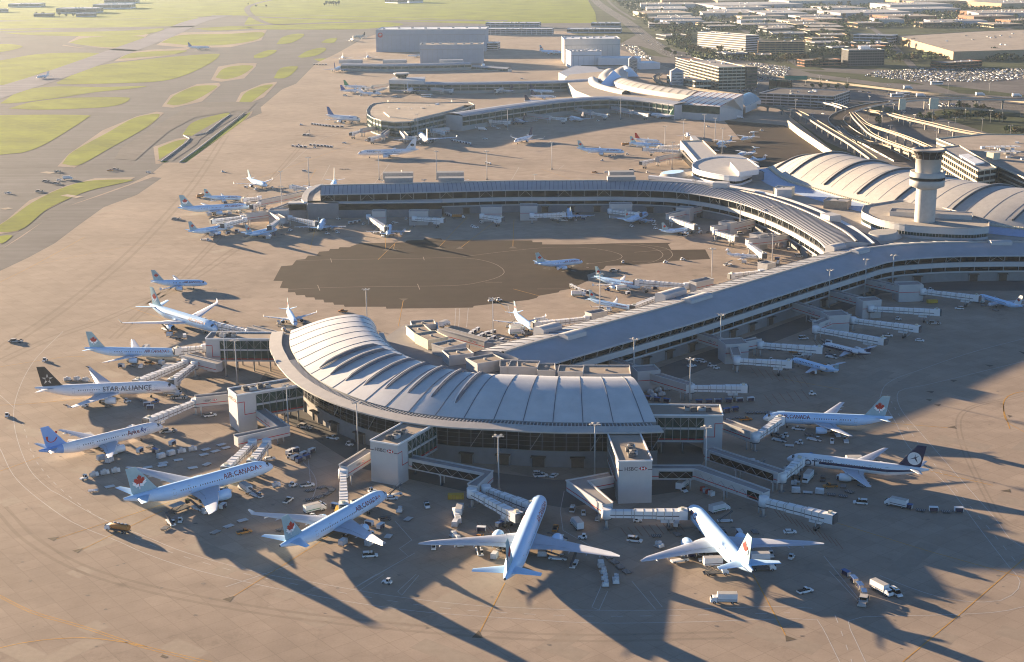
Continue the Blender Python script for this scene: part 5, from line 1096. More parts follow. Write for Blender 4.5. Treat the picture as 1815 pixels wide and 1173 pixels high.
for pts, z, gl in (([(487, 590), (443, 579)], 'g1', 0), ([(388, 644), (326, 629)], 'g1', 0), ([(403, 698), (346, 704)], 'g2', 0), ([(455, 722), (503, 756), (418, 774)], 'g2', 0), ([(656, 797), (609, 826)], 'g3', 0), ([(724.6, 810), (866, 838), (838, 860)], 'g3', 1),
    ([(1083, 842), (1023, 853), (1077, 893)], 'g4', 0), ([(1153, 829), (1236, 829), (1358, 872)], 'g4', 1), ([(1255, 795), (1384.7, 837)], 'g5', 1), ([(1281, 745), (1337, 765)], 'g5', 0),
    ([(1079, 634), (1145, 658), (1222, 681)], 'pr', 0), ([(1230, 588), (1300, 609), (1345, 600)], 'pr', 0), ([(1401, 534), (1480, 558), (1506, 556)], 'pr', 0), ([(1480, 560), (1446, 573)], 'pr', 0), ([(1470, 514), (1540, 532)], 'pr', 0), ([(1534, 494), (1596, 508), (1634, 505)], 'pr', 0), ([(1300, 612), (1306, 629)], 'pr', 0),
    ([(783, 582), (893, 612)], 'pl', 0), ([(1258, 362), (1220, 371), (1184, 380)], 'bend', 0), ([(1350, 386), (1300, 398), (1262, 402)], 'bend', 0), ([(1425, 411), (1370, 420), (1324, 425)], 'bend', 0), ([(540, 350), (478, 374), (500, 386)], 'ul', 0), ([(478, 374), (434, 380)], 'ul', 0), ([(545, 338), (510, 346), (460, 356)], 'ul', 0),
    ([(1243, 291), (1232, 300), (1178, 305)], 'sat', 0), ([(1236, 268), (1180, 276), (1165, 280)], 'sat', 0)):
    linkway(pts, Z[z], glazed=gl, logo=z not in ('ul', 'sat', 'bend'))
for px, py, z1, d, r_, z in ((1145, 654, 9.6, (11, 10), .2, 'pr'), (1300, 606, 9.6, (12, 11), .2, 'pr'), (1480, 556, 9.6, (12, 11), .2, 'pr'), (1540, 531, 9.6, (11, 9), .2, 'pr'), (1610, 503, 9.6, (14, 9), .1, 'pr'), (1057, 553, 8.5, (11, 6), .6, 'pl'), (1243, 497, 8.5, (15, 6), .7, 'pl'), (1359, 466, 8.5, (8, 8), .7, 'pl'), (880, 607, 8.5, (11, 6), -.3, 'pl'),
    (672, 374, 10, (10, 9), 0, 'us'), (742, 374, 10, (14, 9), 0, 'us'), (871, 366, 10.5, (16, 10), 0, 'us'), (937, 364, 10.5, (13, 12), 0, 'us'), (1100, 361, 10.5, (17, 9), 0, 'us'), (1214, 368, 10, (11, 9), -.5, 'bend'), (1290, 394, 10, (10, 9), -.7, 'bend'), (1345, 415, 10, (9, 9), -.8, 'bend'), (494, 372, 9.5, (14, 10), 0, 'ul')):
    block(px, py, z1, d, r_, Z[z])
for a, c, z in (((441, 582), (372, 569), 'g1'), ((363, 610), (313, 617), 'g1'), ((329, 636), (243, 673), 'g1'), ((345, 640), (304, 672), 'g1'), ((346, 706), (262, 741), 'g2'), ((447, 779), (400, 826), 'g2'), ((472.7, 778), (446, 815), 'g2'), ((608, 831), (609, 893), 'g3'), ((836, 865), (917, 909), 'g3'), ((861, 860), (943, 893), 'g3'),
    ((1075, 901), (1213, 904), 'g4'), ((1354, 880), (1474, 911), 'g4'), ((1386, 838), (1418, 812), 'g5'), ((1339, 768), (1383, 739), 'g5'), ((1225, 681), (1320, 683), 'pr'), ((1348, 605), (1455, 615), 'pr'), ((1307, 633), (1400, 640), 'pr'), ((1512, 562), (1627, 578), 'pr'), ((1446, 578), (1566, 600), 'pr'), ((1544, 541), (1663, 549), 'pr'), ((1636, 511), (1733, 524), 'pr'),
    ((1041, 559), (948, 571), 'pl'), ((1217, 501), (1129, 496), 'pl'), ((1176, 518), (1123, 541), 'pl'), ((1350, 477), (1296, 485), 'pl'), ((943, 378), (1000, 377), 'us'), ((1081, 370), (1133, 377), 'us'), ((1191, 384), (1232, 399), 'bend'), ((1268, 407), (1304, 419), 'bend'), ((1329, 430), (1354, 449), 'bend'),
    ((653, 380), (684, 402), 'us'), ((734, 383), (785, 387), 'us'), ((854, 379), (889, 385), 'us'), ((514, 382), (560, 393), 'ul'), ((496, 385), (478, 400), 'ul'), ((434, 385), (396, 396), 'ul'), ((430, 381), (376, 389), 'ul'), ((459, 358), (447, 363), 'ul'), ((460, 347), (432, 351), 'ul'), ((548, 331), (517, 328), 'ul'),
    ((1206, 255), (1168, 259), 'sat'), ((1206, 265), (1142, 262), 'sat'), ((1165, 279), (1137, 286), 'sat')):
    bridge(a, c, Z[z])
for pts, z in (([(665, 224), (640, 229)], 'rp'), ([(690, 228), (678, 237)], 'rp'), ([(712, 232), (720, 240)], 'rp'), ([(795, 226), (765, 229)], 'rp'), ([(848, 207), (870, 212)], 'fp'), ([(930, 200), (975, 206)], 'fp'), ([(1020, 191), (1050, 198)], 'fp'), ([(1085, 188), (1120, 196)], 'fp'), ([(1060, 162), (1080, 158)], 'sp'), ([(690, 148), (660, 152)], 'sp'), ([(765, 155), (785, 157)], 'sp'), ([(880, 152), (890, 155)], 'sp')):
    linkway(pts, Z[z], logo=False)
for a, c, z in (((640, 229), (622, 235), 'rp'), ((678, 237), (655, 244), 'rp'), ((720, 240), (738, 242), 'rp'), ((765, 229), (790, 233), 'rp'), ((870, 212), (905, 215), 'fp'), ((975, 206), (1005, 209), 'fp'), ((1050, 198), (1078, 203), 'fp'), ((1120, 196), (1150, 202), 'fp'), ((1080, 158), (1072, 166), 'sp'), ((660, 152), (645, 155), 'sp'), ((785, 157), (803, 158), 'sp'), ((890, 155), (878, 159), 'sp'), ((690, 152), (664, 160), 'sp'), ((1090, 172), (1070, 178), 'sp')):
    bridge(a, c, Z[z])
# floodlight masts
def mast_proto(h=22):
    t = thing('floodlight_mast', (0, 0, 0)); b = MB(); b.tube((0, 0, 0), (0, 0, h), .38, .20, 'wall', 8); b.tube((0, 0, 0), (0, 0, .8), .9, .9, 'concrete_wall', 10); b.build('pole', t)
    b = MB(); b.tube((0, 0, h-.2), (0, 0, h), 1.3, 1.3, 'mullion', 12); b.build('head_ring', t)
    for k in range(5): a = k*2*pi/5+.3; b = MB(); b.box((1.75*math.cos(a), 1.75*math.sin(a), h-.15), (1.1, .7, .35), 'canopy', a); b.build('floodlight', t)
    return t
ms = mast_proto(); reg_kids(ms); 
MS = [(635, 803, 'crescent'), (512, 770, 'crescent'), (401, 668, 'crescent'), (421, 682, 'crescent'), (884, 869, 'crescent'), (1054, 846, 'crescent'), (1250, 852, 'crescent'), (1123, 680, 'pier'), (1222, 719, 'pier'), (1276, 632, 'pier'), (1468, 545, 'pier'), (1532, 524, 'pier'), (1581, 516, 'pier'), (1063, 552, 'back'), (1261, 503, 'back'), (1368, 474, 'back'),
      (1116, 370, 'up'), (680, 368, 'up'), (753, 367, 'up'), (1230, 369, 'up'), (1311, 412, 'up'), (1371, 420, 'up'), (948, 357, 'up'), (651, 582, 'back'), (874, 600, 'back'), (500, 380, 'west'), (548, 330, 'west'), (499, 350, 'west'), (672, 318, 'north'), (774, 318, 'north'), (863, 318, 'north'), (1191, 300, 'north'), (1178, 268, 'north'), (1211, 255, 'north'), (1267, 252, 'north'), (1280, 272, 'north'), (1248, 245, 'north'), (978, 300, 'north'), (1100, 212, 'far'), (740, 243, 'far'), (900, 232, 'far')]
ZM = dict(crescent='around the crescent hall', pier='right of the long pier', back='in the apron behind the long pier', up='in front of the upper pier', west='at the upper pier\'s left end', north='on the apron beyond the upper pier', far='along the far piers')
for i, (x, y, z) in enumerate(MS):
    o = ms if i == 0 else copy_tree(ms); o.location = at(x, y); o.rotation_euler = (0, 0, i*1.1)
    if y < 340: o.scale = (1.15, 1.15, 1.15)
    reg(o, 'tall floodlight mast', 'tall floodlight masts', 'floodlight', ZM[z], 'apron floodlight masts')
# ============================================================ GROUND VEHICLES (length along x)
def wheels(t, xs, hw, r, w=.3):
    for x in xs:
        for s in (-1, 1): b = MB(); b.tube((x, s*(hw-w/2), r), (x, s*(hw+w/2), r), r, r, 'tyre', 10); b.tube((x, s*(hw+w/2), r), (x, s*(hw+w/2+.02), r), r*.5, r*.5, 'silver', 8); b.build('wheel', t)
def loft_body(b, secs, m):
    """secs along x: (x, halfwidth, z0, z1, top halfwidth)"""
    b.grid([[Vector((x, -w, z0)), Vector((x, -w, (z0+z1)/2)), Vector((x, -wt, z1)), Vector((x, wt, z1)), Vector((x, w, (z0+z1)/2)), Vector((x, w, z0))] for x, w, z0, z1, wt in secs], m, smooth=False, closed=True)
    for e in (0, -1): x, w, z0, z1, wt = secs[e]; b.face([(x, -w, z0), (x, -w, (z0+z1)/2), (x, -wt, z1), (x, wt, z1), (x, w, (z0+z1)/2), (x, w, z0)], m)
VP = {}
def vehicle_proto(kind):
    t = thing('vehicle', (0, 0, 0)); B = lambda nm, b: b.build(nm, t)
    if kind in ('pickup', 'van', 'suv', 'car', 'dcar', 'minibus', 'rpickup'):
        m = {'pickup': 'white', 'van': 'white', 'suv': 'white', 'car': 'white', 'dcar': 'dgrey', 'minibus': 'white', 'rpickup': 'orange'}[kind]; L_, H = {'pickup': (5.6, 1.8), 'rpickup': (5.6, 1.8), 'van': (5.4, 2.1), 'suv': (4.8, 1.8), 'car': (4.6, 1.45), 'dcar': (4.6, 1.45), 'minibus': (7.0, 2.7)}[kind]
        b = MB(); loft_body(b, [(-L_/2, .90, .45, .95, .85), (-L_/2+.2, .95, .35, 1.0, .9), (L_/2-1.4, .95, .35, 1.05, .9), (L_/2-.2, .92, .35, .9, .85), (L_/2, .85, .45, .75, .8)], m); B('body', b)
        x0, x1 = {'pickup': (-.3, 1.5), 'rpickup': (-.3, 1.5), 'van': (-L_/2+.1, 1.6), 'suv': (-L_/2+.1, 1.2), 'car': (-1.8, 1.1), 'dcar': (-1.8, 1.1), 'minibus': (-L_/2+.05, 2.9)}[kind]
        b = MB(); loft_body(b, [(x0, .88, .98, 1.0, .8), (x0+.25, .88, .98, H-.06, .72), (x1-.7, .88, .98, H-.06, .72), (x1, .88, .98, 1.02, .8)], 'glass'); B('windows', b)
        b = MB(); b.box(((x0+x1-.5)/2, 0, H-.1), (x1-x0-.9, 1.5, .12), m)
        for x in (x0+.5, (x0+x1)/2, x1-1.0): b.box((x, 0, 1), (.12, 1.66, H-1.06), m)
        B('roof', b)
        if 'pickup' in kind: b = MB(); b.box((-1.55, 0, .98), (2.3, 1.6, .1), 'black'); B('cargo_bed', b)
        if kind == 'van' or kind == 'suv': b = MB(); b.box((0, 0, H), (.3, 1.0, .12), 'yellow'); B('roof_light', b)
        wheels(t, (-L_*.3, L_*.3), .85, .36)
    elif kind in ('tug', 'btug', 'tow'):
        m = {'tug': 'white', 'btug': 'blue', 'tow': 'canopy'}[kind]; L_ = 3.2 if kind != 'tow' else 7.5; W_ = 1.6 if kind != 'tow' else 2.8
        b = MB(); loft_body(b, [(-L_/2, W_/2, .3, 1.0, W_/2-.1), (L_*.1, W_/2, .3, 1.0, W_/2-.1), (L_/2, W_/2, .3, .85, W_/2-.15)], m); B('body', b)
        b = MB(); b.box((-L_*.15, 0, 1.0), (L_*.32, W_*.8, .85), 'glass'); B('cab_glass', b); b = MB(); b.box((-L_*.15, 0, 1.85), (L_*.36, W_*.88, .12), m)
        for sx in (-1, 1):
            for sy in (-1, 1): b.box((-L_*.15+sx*L_*.16, sy*W_*.4, 1.0), (.1, .1, .85), m)
        B('cab_roof', b); wheels(t, (-L_*.32, L_*.3), W_/2-.05, .42 if kind != 'tow' else .7)
    elif kind in ('cart', 'bluecart'):
        b = MB(); b.box((0, 0, .45), (3.1, 1.6, .15), 'dgrey'); b.beam((1.5, 0, .5), (2.3, 0, .35), .1, .1, 'dgrey'); B('deck', b)
        b = MB(); b.box((0, 0, 2.0), (3.2, 1.7, .12), 'white' if kind == 'cart' else 'blue')
        for sx in (-1, 1): b.box((sx*1.5, 0, .6), (.1, 1.6, 1.4), 'white' if kind == 'cart' else 'canopy')
        B('cover', b); b = MB(); b.box((0, 0, .6), (2.85, 1.0, 1.1), 'navy'); B('curtain', b); wheels(t, (-1.1, 1.1), .68, .25, .18)
    elif kind in ('dolly', 'pallet', 'uld', 'load'):
        b = MB(); L_ = 3.4 if kind != 'pallet' else 3.6; b.box((0, 0, .4), (L_, 2.3, .14), 'dgrey' if kind == 'dolly' else 'silver')
        for k in range(5): b.box((-L_/2+.4+k*(L_-.8)/4, 0, .54), (.12, 2.1, .05), 'paint')
        b.beam((L_/2, 0, .45), (L_/2+.9, 0, .3), .1, .1, 'dgrey'); B('frame', b); wheels(t, (-1.1, 1.1), 1.0, .22, .15)
        if kind == 'uld': b = MB(); b.prism([(-1.55, -1.0), (1.55, -1.0), (1.55, 1.0), (-1.55, 1.0)], .56, 1.2, 'foil'); loft_body(b, [(-1.55, 1.0, 1.2, 2.2, .95), (1.55, 1.0, 1.2, 2.2, .95)], 'foil'); b.box((0, 0, 2.2), (3.0, 1.8, .04), 'white'); B('container', b)
        if kind == 'load':
            rr = random.Random(3); b = MB()
            for k in range(7): b.box((-1.1+(k % 3)*1.1, -.5+(k//3)*.5, .56), (1.05, .9, .8+rr.random()*.9), rr.choice(['wood', 'foil', 'white']), rr.uniform(-.1, .1))
            B('wrapped_cargo', b)
    elif kind == 'belt':
        b = MB(); loft_body(b, [(-3.2, 1.0, .35, .9, .9), (3.0, 1.0, .35, .9, .9)], 'white'); B('body', b); b = MB(); b.beam((-3.6, .35, .9), (4.0, .35, 2.8), .9, .3, 'dgrey'); B('conveyor', b); b = MB(); b.box((-1.4, -.55, .9), (1.2, .8, .9), 'glass'); b.box((-1.4, -.55, 1.8), (1.3, .9, .1), 'white'); B('cab', b); wheels(t, (-2, 2), .9, .38)
    elif kind in ('catering', 'box', 'lift'):
        b = MB(); b.box((0, 0, .6), (8.2, 2.2, .3), 'dgrey'); B('chassis', b); b = MB(); loft_body(b, [(2.2, 1.15, .55, 2.3, 1.1), (3.5, 1.15, .55, 2.25, 1.05), (4.3, 1.1, .55, 1.4, 1.0)], 'white'); B('cab', b); b = MB(); b.box((3.75, 0, 1.45), (.75, 1.9, .65), 'glass'); B('windscreen', b)
        z = 3.9 if kind == 'lift' else 1.0; b = MB(); b.box((-1.0, 0, z), (6.2, 2.5, 2.4), 'white'); b.box((-1.0, 0, z+2.4), (6.0, 2.3, .05), 'canopy'); b.box((-1, 0, z+.4), (6.0, 2.53, .25), 'leaf_green' if kind == 'catering' else 'title_dark'); B('cargo_box', b)
        if kind == 'lift':
            b = MB()
            for s in (-1, 1): b.beam((-3.6, s*.9, .9), (1.6, s*.9, 3.7), .15, .2, 'dgrey'); b.beam((1.6, s*.9, .9), (-3.6, s*.9, 3.7), .15, .2, 'dgrey')
            B('scissor_lift', b)
        wheels(t, (-2.6, 3.1), 1.0, .5, .35)
    elif kind in ('tanker', 'bigtank'):
        b = MB(); b.box((0, 0, .7), (9.6, 2.2, .3), 'dgrey'); B('chassis', b); b = MB(); loft_body(b, [(3.0, 1.15, .55, 2.5, 1.1), (4.4, 1.15, .55, 2.4, 1.05), (5.3, 1.1, .55, 1.4, 1.0)], 'white'); B('cab', b); b = MB(); b.box((4.7, 0, 1.5), (.8, 1.9, .7), 'glass'); B('windscreen', b)
        b = MB(); m = 'orange'
        b.grid([[Vector((x, 1.2*k_*math.cos(q*pi/8), 2.15+1.1*k_*math.sin(q*pi/8))) for q in range(16)] for x, k_ in ((-4.8, .05), (-4.75, .85), (-4.4, 1), (2.5, 1), (2.75, .85), (2.8, .05))], m, closed=True); B('tank', b)
        b = MB(); b.box((-1, 0, 3.2), (6.4, .9, .12), 'dgrey')
        for k in range(4): b.tube((-3.4+k*1.6, 0, 3.2), (-3.4+k*1.6, 0, 3.55), .35, .35, 'silver', 8)
        B('hatches', b); wheels(t, (-3.6, -2.4, 3.9), 1.0, .52, .4)
    elif kind == 'stairs':
        b = MB(); b.box((0, 0, .4), (5.5, 1.8, .35), 'white'); B('chassis', b); b = MB()
        for k in range(12): b.box((-2.2+k*.42, 0, .8+k*.3), (.42, 1.4, .1), 'dgrey')
        for s in (-1, 1): b.beam((-2.4, s*.75, 1.6), (2.6, s*.75, 5.2), .08, .1, 'mullion')
        b.beam((2.0, 0, .7), (2.0, .01, .7), .2, 3.0, 'mullion'); B('steps', b); wheels(t, (-2, 2), .8, .35)
    elif kind == 'bus':
        b = MB(); b.box((0, 0, .4), (12, 2.6, 2.8), 'white'); B('body', b); b = MB(); b.box((0, 0, 1.5), (11.6, 2.64, 1.0), 'glass'); B('windows', b); wheels(t, (-4, 4), 1.15, .5)
    elif kind == 'loader':
        b = MB(); b.box((0, 0, .5), (8, 3.2, .4), 'dgrey'); B('chassis', b); b = MB(); b.box((-.8, 0, 2.6), (5.5, 3.0, .3), 'canopy'); b.beam((-3, 1.2, .9), (1.6, 1.2, 2.6), .2, .2, 'dgrey'); b.beam((-3, -1.2, .9), (1.6, -1.2, 2.6), .2, .2, 'dgrey'); B('platform', b); b = MB(); b.box((3, -1.2, 2.4), (1.3, 1, 1.5), 'glass'); b.box((3, -1.2, 3.9), (1.4, 1.1, .1), 'yellow'); B('cab', b); wheels(t, (-3, 3), 1.4, .4)
    elif kind == 'skip':
        b = MB(); b.prism([(-3, -1.2), (3, -1.2), (3, 1.2), (-3, 1.2)], .2, 2.0, 'yellow')
        for k in range(5): b.box((-2.6+k*1.3, 0, .25), (.15, 2.5, 1.7), 'orange')
        B('container', b)
    elif kind == 'barrier':
        b = MB()
        for k in range(4): b.box((-2.4+k*1.6, 0, 0), (.8, 1.8, 1.7), 'red' if k % 2 else 'white')
        B('block', b)
    return t
VN = {'pickup': ('pickup_truck', 'white pickup truck', 'white pickup trucks', 'pickup truck'), 'rpickup': ('utility_truck', 'orange utility truck', 'orange utility trucks', 'utility truck'), 'van': ('van', 'white van with roof light', 'white vans with roof light', 'van'), 'suv': ('service_car', 'white estate service car', 'white estate service cars', 'car'), 'car': ('car', 'small white car', 'small white cars', 'car'), 'dcar': ('car', 'dark car', 'dark cars', 'car'), 'minibus': ('minibus', 'white minibus', 'white minibuses', 'minibus'),
 'tug': ('baggage_tractor', 'small white baggage tractor', 'small white baggage tractors', 'tractor'), 'btug': ('baggage_tractor', 'small blue baggage tractor', 'small blue baggage tractors', 'tractor'), 'tow': ('aircraft_tow_tractor', 'big pale aircraft tow tractor', 'big pale aircraft tow tractors', 'tow tractor'), 'cart': ('baggage_cart', 'white-roofed baggage cart', 'white-roofed baggage carts', 'baggage cart'), 'bluecart': ('baggage_cart', 'blue-roofed baggage cart', 'blue-roofed baggage carts', 'baggage cart'),
 'dolly': ('cargo_dolly', 'empty dark cargo dolly', 'empty dark cargo dollies', 'dolly'), 'pallet': ('pallet_dolly', 'flat silvery pallet dolly', 'flat silvery pallet dollies', 'dolly'), 'uld': ('container_dolly', 'silvery container dolly', 'silvery container dollies', 'container dolly'), 'load': ('loaded_dolly', 'dolly with wrapped cargo', 'dollies with wrapped cargo', 'loaded dolly'), 'belt': ('belt_loader', 'white belt loader', 'white belt loaders', 'belt loader'),
 'catering': ('catering_truck', 'green-banded box truck', 'green-banded box trucks', 'catering truck'), 'box': ('box_truck', 'white box truck', 'white box trucks', 'truck'), 'lift': ('high_lift_truck', 'box truck on scissor lift', 'box trucks on scissor lifts', 'catering truck'), 'tanker': ('fuel_tanker', 'orange fuel tanker with white cab', 'orange fuel tankers with white cab', 'fuel tanker'), 'stairs': ('passenger_stairs', 'mobile passenger stairs', 'mobile passenger stairs', 'stairs'), 'bus': ('bus', 'white airport bus', 'white airport buses', 'bus'), 'loader': ('cargo_loader', 'cargo loader with yellow-topped cab', 'cargo loaders with yellow-topped cabs', 'cargo loader'),
 'skip': ('waste_container', 'yellow open waste container', 'yellow open waste containers', 'container'), 'barrier': ('barrier_blocks', 'row of red and white blocks', 'rows of red and white blocks', 'barrier')}
ZONES = [(905, 960, 'by the bottom-centre widebody seen from behind'), (1290, 975, 'by the bottom widebody with sunlit back'), (350, 860, 'by the large leaf-tailed widebody lower left'), (600, 940, 'by the leaf-tailed widebody angled up right'), (190, 690, 'by the black-tailed white widebody'), (180, 780, 'by the blue smile-tailed jet'), (230, 620, 'by the leaf-tailed jet above the black-tailed one'), (320, 560, 'by the winglet widebody left of the crescent'), (520, 560, 'by the jet facing out behind the crescent'),
 (1460, 745, 'by the leaf-tailed jet at right'), (1520, 825, 'by the navy-striped jet'), (1500, 620, 'by the navy-bellied regional jet'), (1440, 650, 'by the T-tailed jet right of the pier'), (1760, 535, 'by the jet at the right edge'), (990, 465, 'by the jet on the dark asphalt'), (1090, 500, 'by the jet beside the mid-pier'), (1080, 545, 'by the jet half behind the pier roof'), (925, 570, 'by the sunlit nose-down jet'), (1320, 455, 'by the green-leaf regional jet'), (1120, 388, 'by the jet under the upper pier\'s right'),
 (1205, 405, 'by the small jet below the pier bend'), (1010, 383, 'by the jet under mid upper pier'), (690, 408, 'by the small jet under upper pier\'s left'), (568, 402, 'by the jet at the upper pier\'s corner'), (460, 410, 'by the jet left of the upper pier\'s end'), (375, 406, 'by the lowest jet of the left group'), (380, 368, 'by the largest jet of the left group'), (690, 270, 'by the jet taxiing with dark title'), (750, 245, 'by the white far-pier widebody'), (605, 210, 'by the blue-tailed far widebody'),
 (930, 215, 'at the far pier left of centre'), (1020, 210, 'at the far pier near its middle'), (1065, 268, 'by the long jet on the upper right apron'), (1140, 255, 'left of the satellite concourse'), (1175, 203, 'below the wavy far roof'), (890, 158, 'at the second far pier\'s middle'), (640, 160, 'at the second far pier\'s tip'), (960, 165, 'at the second far pier\'s right end'), (595, 122, 'at the farthest pier\'s left end'), (850, 118, 'below the grey hangar'), (690, 860, 'at the foot of the left grey gate tower'), (1125, 885, 'at the foot of the right grey gate tower'), (440, 790, 'between beige tower and lower walkway'), (560, 800, 'under the crescent hall\'s left front'),
 (1250, 700, 'in the cart park right of the crescent'), (1650, 900, 'on the dark apron at right'), (1550, 1040, 'in the lower right corner'), (700, 1020, 'on the apron at bottom left of centre'), (245, 940, 'on the open apron lower left'), (30, 740, 'at the far left edge'), (1240, 640, 'beside the roadway of the long pier'), (1610, 580, 'between the long white bridges'), (820, 600, 'behind the crescent\'s service deck'), (1180, 460, 'on the right tip of the dark asphalt'), (860, 535, 'at the lower rim of the dark asphalt'), (640, 545, 'beyond the crescent roof'), (1400, 430, 'under the curved bend of the upper pier'), (1000, 505, 'left of the jet beside the mid-pier'), (1150, 310, 'just beyond the upper pier\'s right half'), (540, 250, 'on the open upper left apron'), (1350, 850, 'between the right-hand gate walkways'), (850, 385, 'in front of the upper pier\'s facade'), (620, 400, 'between the upper pier\'s left jets'), (150, 310, 'on the taxiway at left')]
def put(kind, x, y, h, size=1.0):
    nm, one, many, cat = VN[kind]
    if kind not in VP: o = vehicle_proto(kind); VP[kind] = o; o.name = nm; reg_kids(o)
    else: o = copy_tree(VP[kind])
    o.location = at(x, y); o.rotation_euler = (0, 0, R(h)); o.scale = (size,)*3
    z = min(ZONES, key=lambda q: (q[0]-x)**2+((q[1]-y)*1.6)**2)[2]; reg(o, one, many, cat, z, many+' around the airport'); return o
JR = random.Random(4)
def train(kinds, pts, size=1.0, gap=3.9):
    """a string of carts or dollies along a line of photo points"""
    if kinds == 'pallet' or (isinstance(kinds, list) and kinds[0] == 'pallet'): gap = 6.2
    else: gap = 4.7
    P = smooth_path([at(*p) for p in pts], gap*size) if len(pts) > 1 else [at(*pts[0])]
    for i, p in enumerate(P[:-1] if len(P) > 1 else P):
        k = kinds[min(i, len(kinds)-1)] if isinstance(kinds, (list, tuple)) else kinds; d = P[i+1]-p; x, y = topx((p+d/2)[:]); put(k, x+JR.uniform(-.8, .8)*(gap > 5), y+JR.uniform(-.8, .8)*(gap > 5), math.degrees(math.atan2(-d.y, -d.x))+JR.uniform(-1, 1)*(16 if gap > 5 else 4), size)
for k, pts in (('dolly', [(488, 944), (510, 935), (535, 930)]), (['pallet']*9, [(368, 949), (392, 940), (420, 928), (444, 920)]), (['tug']+['load']*3, [(140, 852), (162, 846), (185, 841), (215, 836)]), (['uld', 'uld', 'load', 'load', 'uld'], [(277, 815), (300, 808), (325, 802), (352, 798)]), ('pallet', [(275, 825), (300, 820), (330, 814)]),
    ('pallet', [(150, 873), (175, 869), (210, 860)]), ('pallet', [(352, 802), (375, 795), (405, 786)]), ('pallet', [(352, 810), (385, 800), (410, 791)]), ('pallet', [(250, 832), (275, 829), (300, 825)]), ('pallet', [(330, 834), (352, 828), (378, 820)]), ('dolly', [(538, 873), (560, 868), (580, 862), (590, 870)]), ('dolly', [(540, 888), (562, 884), (582, 876), (592, 866)]),
    ('dolly', [(287, 942), (300, 932), (310, 920), (316, 914)]), (['dolly']*5, [(1072, 985), (1090, 998), (1100, 1008), (1117, 1019)]), (['uld', 'load', 'load', 'load'], [(1063, 1000), (1070, 1018), (1074, 1044)]), ('load', [(1091, 1026), (1092, 1036)]), (['tow', 'bluecart', 'bluecart', 'bluecart', 'bluecart', 'dolly', 'dolly'], [(1527, 1074), (1533, 1056), (1520, 1040), (1508, 1026), (1490, 1016)]),
    (['box', 'bluecart', 'dolly', 'cart', 'dolly', 'cart', 'cart'], [(1578, 895), (1625, 905), (1665, 908), (1710, 908)]), (['uld', 'pallet', 'uld', 'dolly', 'dolly', 'dolly'], [(1400, 873), (1430, 874), (1460, 876), (1505, 882)]), ('cart', [(1000, 712), (1040, 712)]), ('bluecart', [(1140, 708), (1190, 715)]), ('bluecart', [(1230, 716), (1300, 714)]), ('cart', [(1262, 715), (1340, 711)]), ('bluecart', [(1280, 732), (1310, 728)]),
    ('load', [(1145, 700), (1165, 694), (1190, 690)]), ('load', [(1150, 706), (1180, 700)]), ('dolly', [(1285, 745), (1300, 742), (1320, 741)]), ('dolly', [(1320, 733), (1345, 732), (1370, 733)]), ('cart', [(828, 600), (836, 593), (850, 585)]), ('cart', [(838, 606), (860, 595), (880, 590)]), ('cart', [(850, 612), (880, 600)]), ('cart', [(862, 616), (895, 604)]),
    ('uld', [(805, 935), (812, 925)]), ('load', [(800, 948), (812, 960), (817, 972)]), ('uld', [(806, 908), (814, 930)]), ('cart', [(508, 808), (520, 802), (530, 800)]), ('cart', [(516, 818), (540, 808), (560, 800)]), ('bluecart', [(524, 822), (550, 812)]), ('load', [(110, 676), (130, 674), (160, 677)]), ('dolly', [(113, 675), (150, 676)]),
    ('dolly', [(1360, 620), (1390, 622)]), ('load', [(1330, 820), (1345, 828)]), ('barrier', [(1250, 872), (1258, 876)]), ('cart', [(1010, 508), (1030, 518), (1050, 522)]), ('cart', [(1013, 520), (1040, 525)]), ('cart', [(548, 258), (575, 260), (590, 262)]), ('cart', [(552, 221), (585, 225), (610, 226)]), ('cart', [(516, 260), (545, 262)]), ('cart', [(1230, 210), (1280, 213)]), ('cart', [(555, 115), (580, 115)]), ('dolly', [(600, 300), (620, 300)]),
    ('cart', [(820, 155), (840, 160)]), ('cart', [(690, 228), (720, 240)]), ('cart', [(800, 250), (835, 257)]), ('cart', [(860, 290), (870, 292)]), ('dolly', [(545, 412), (585, 408)]), ('cart', [(617, 398), (640, 394)]), ('load', [(1160, 620), (1180, 612)]), ('cart', [(790, 380), (800, 385)]), ('cart', [(1420, 420), (1430, 425)]), ('pallet', [(1605, 576), (1618, 579)])):
    train(k, pts, 1.0 if pts[0][1] > 250 else 1.15)
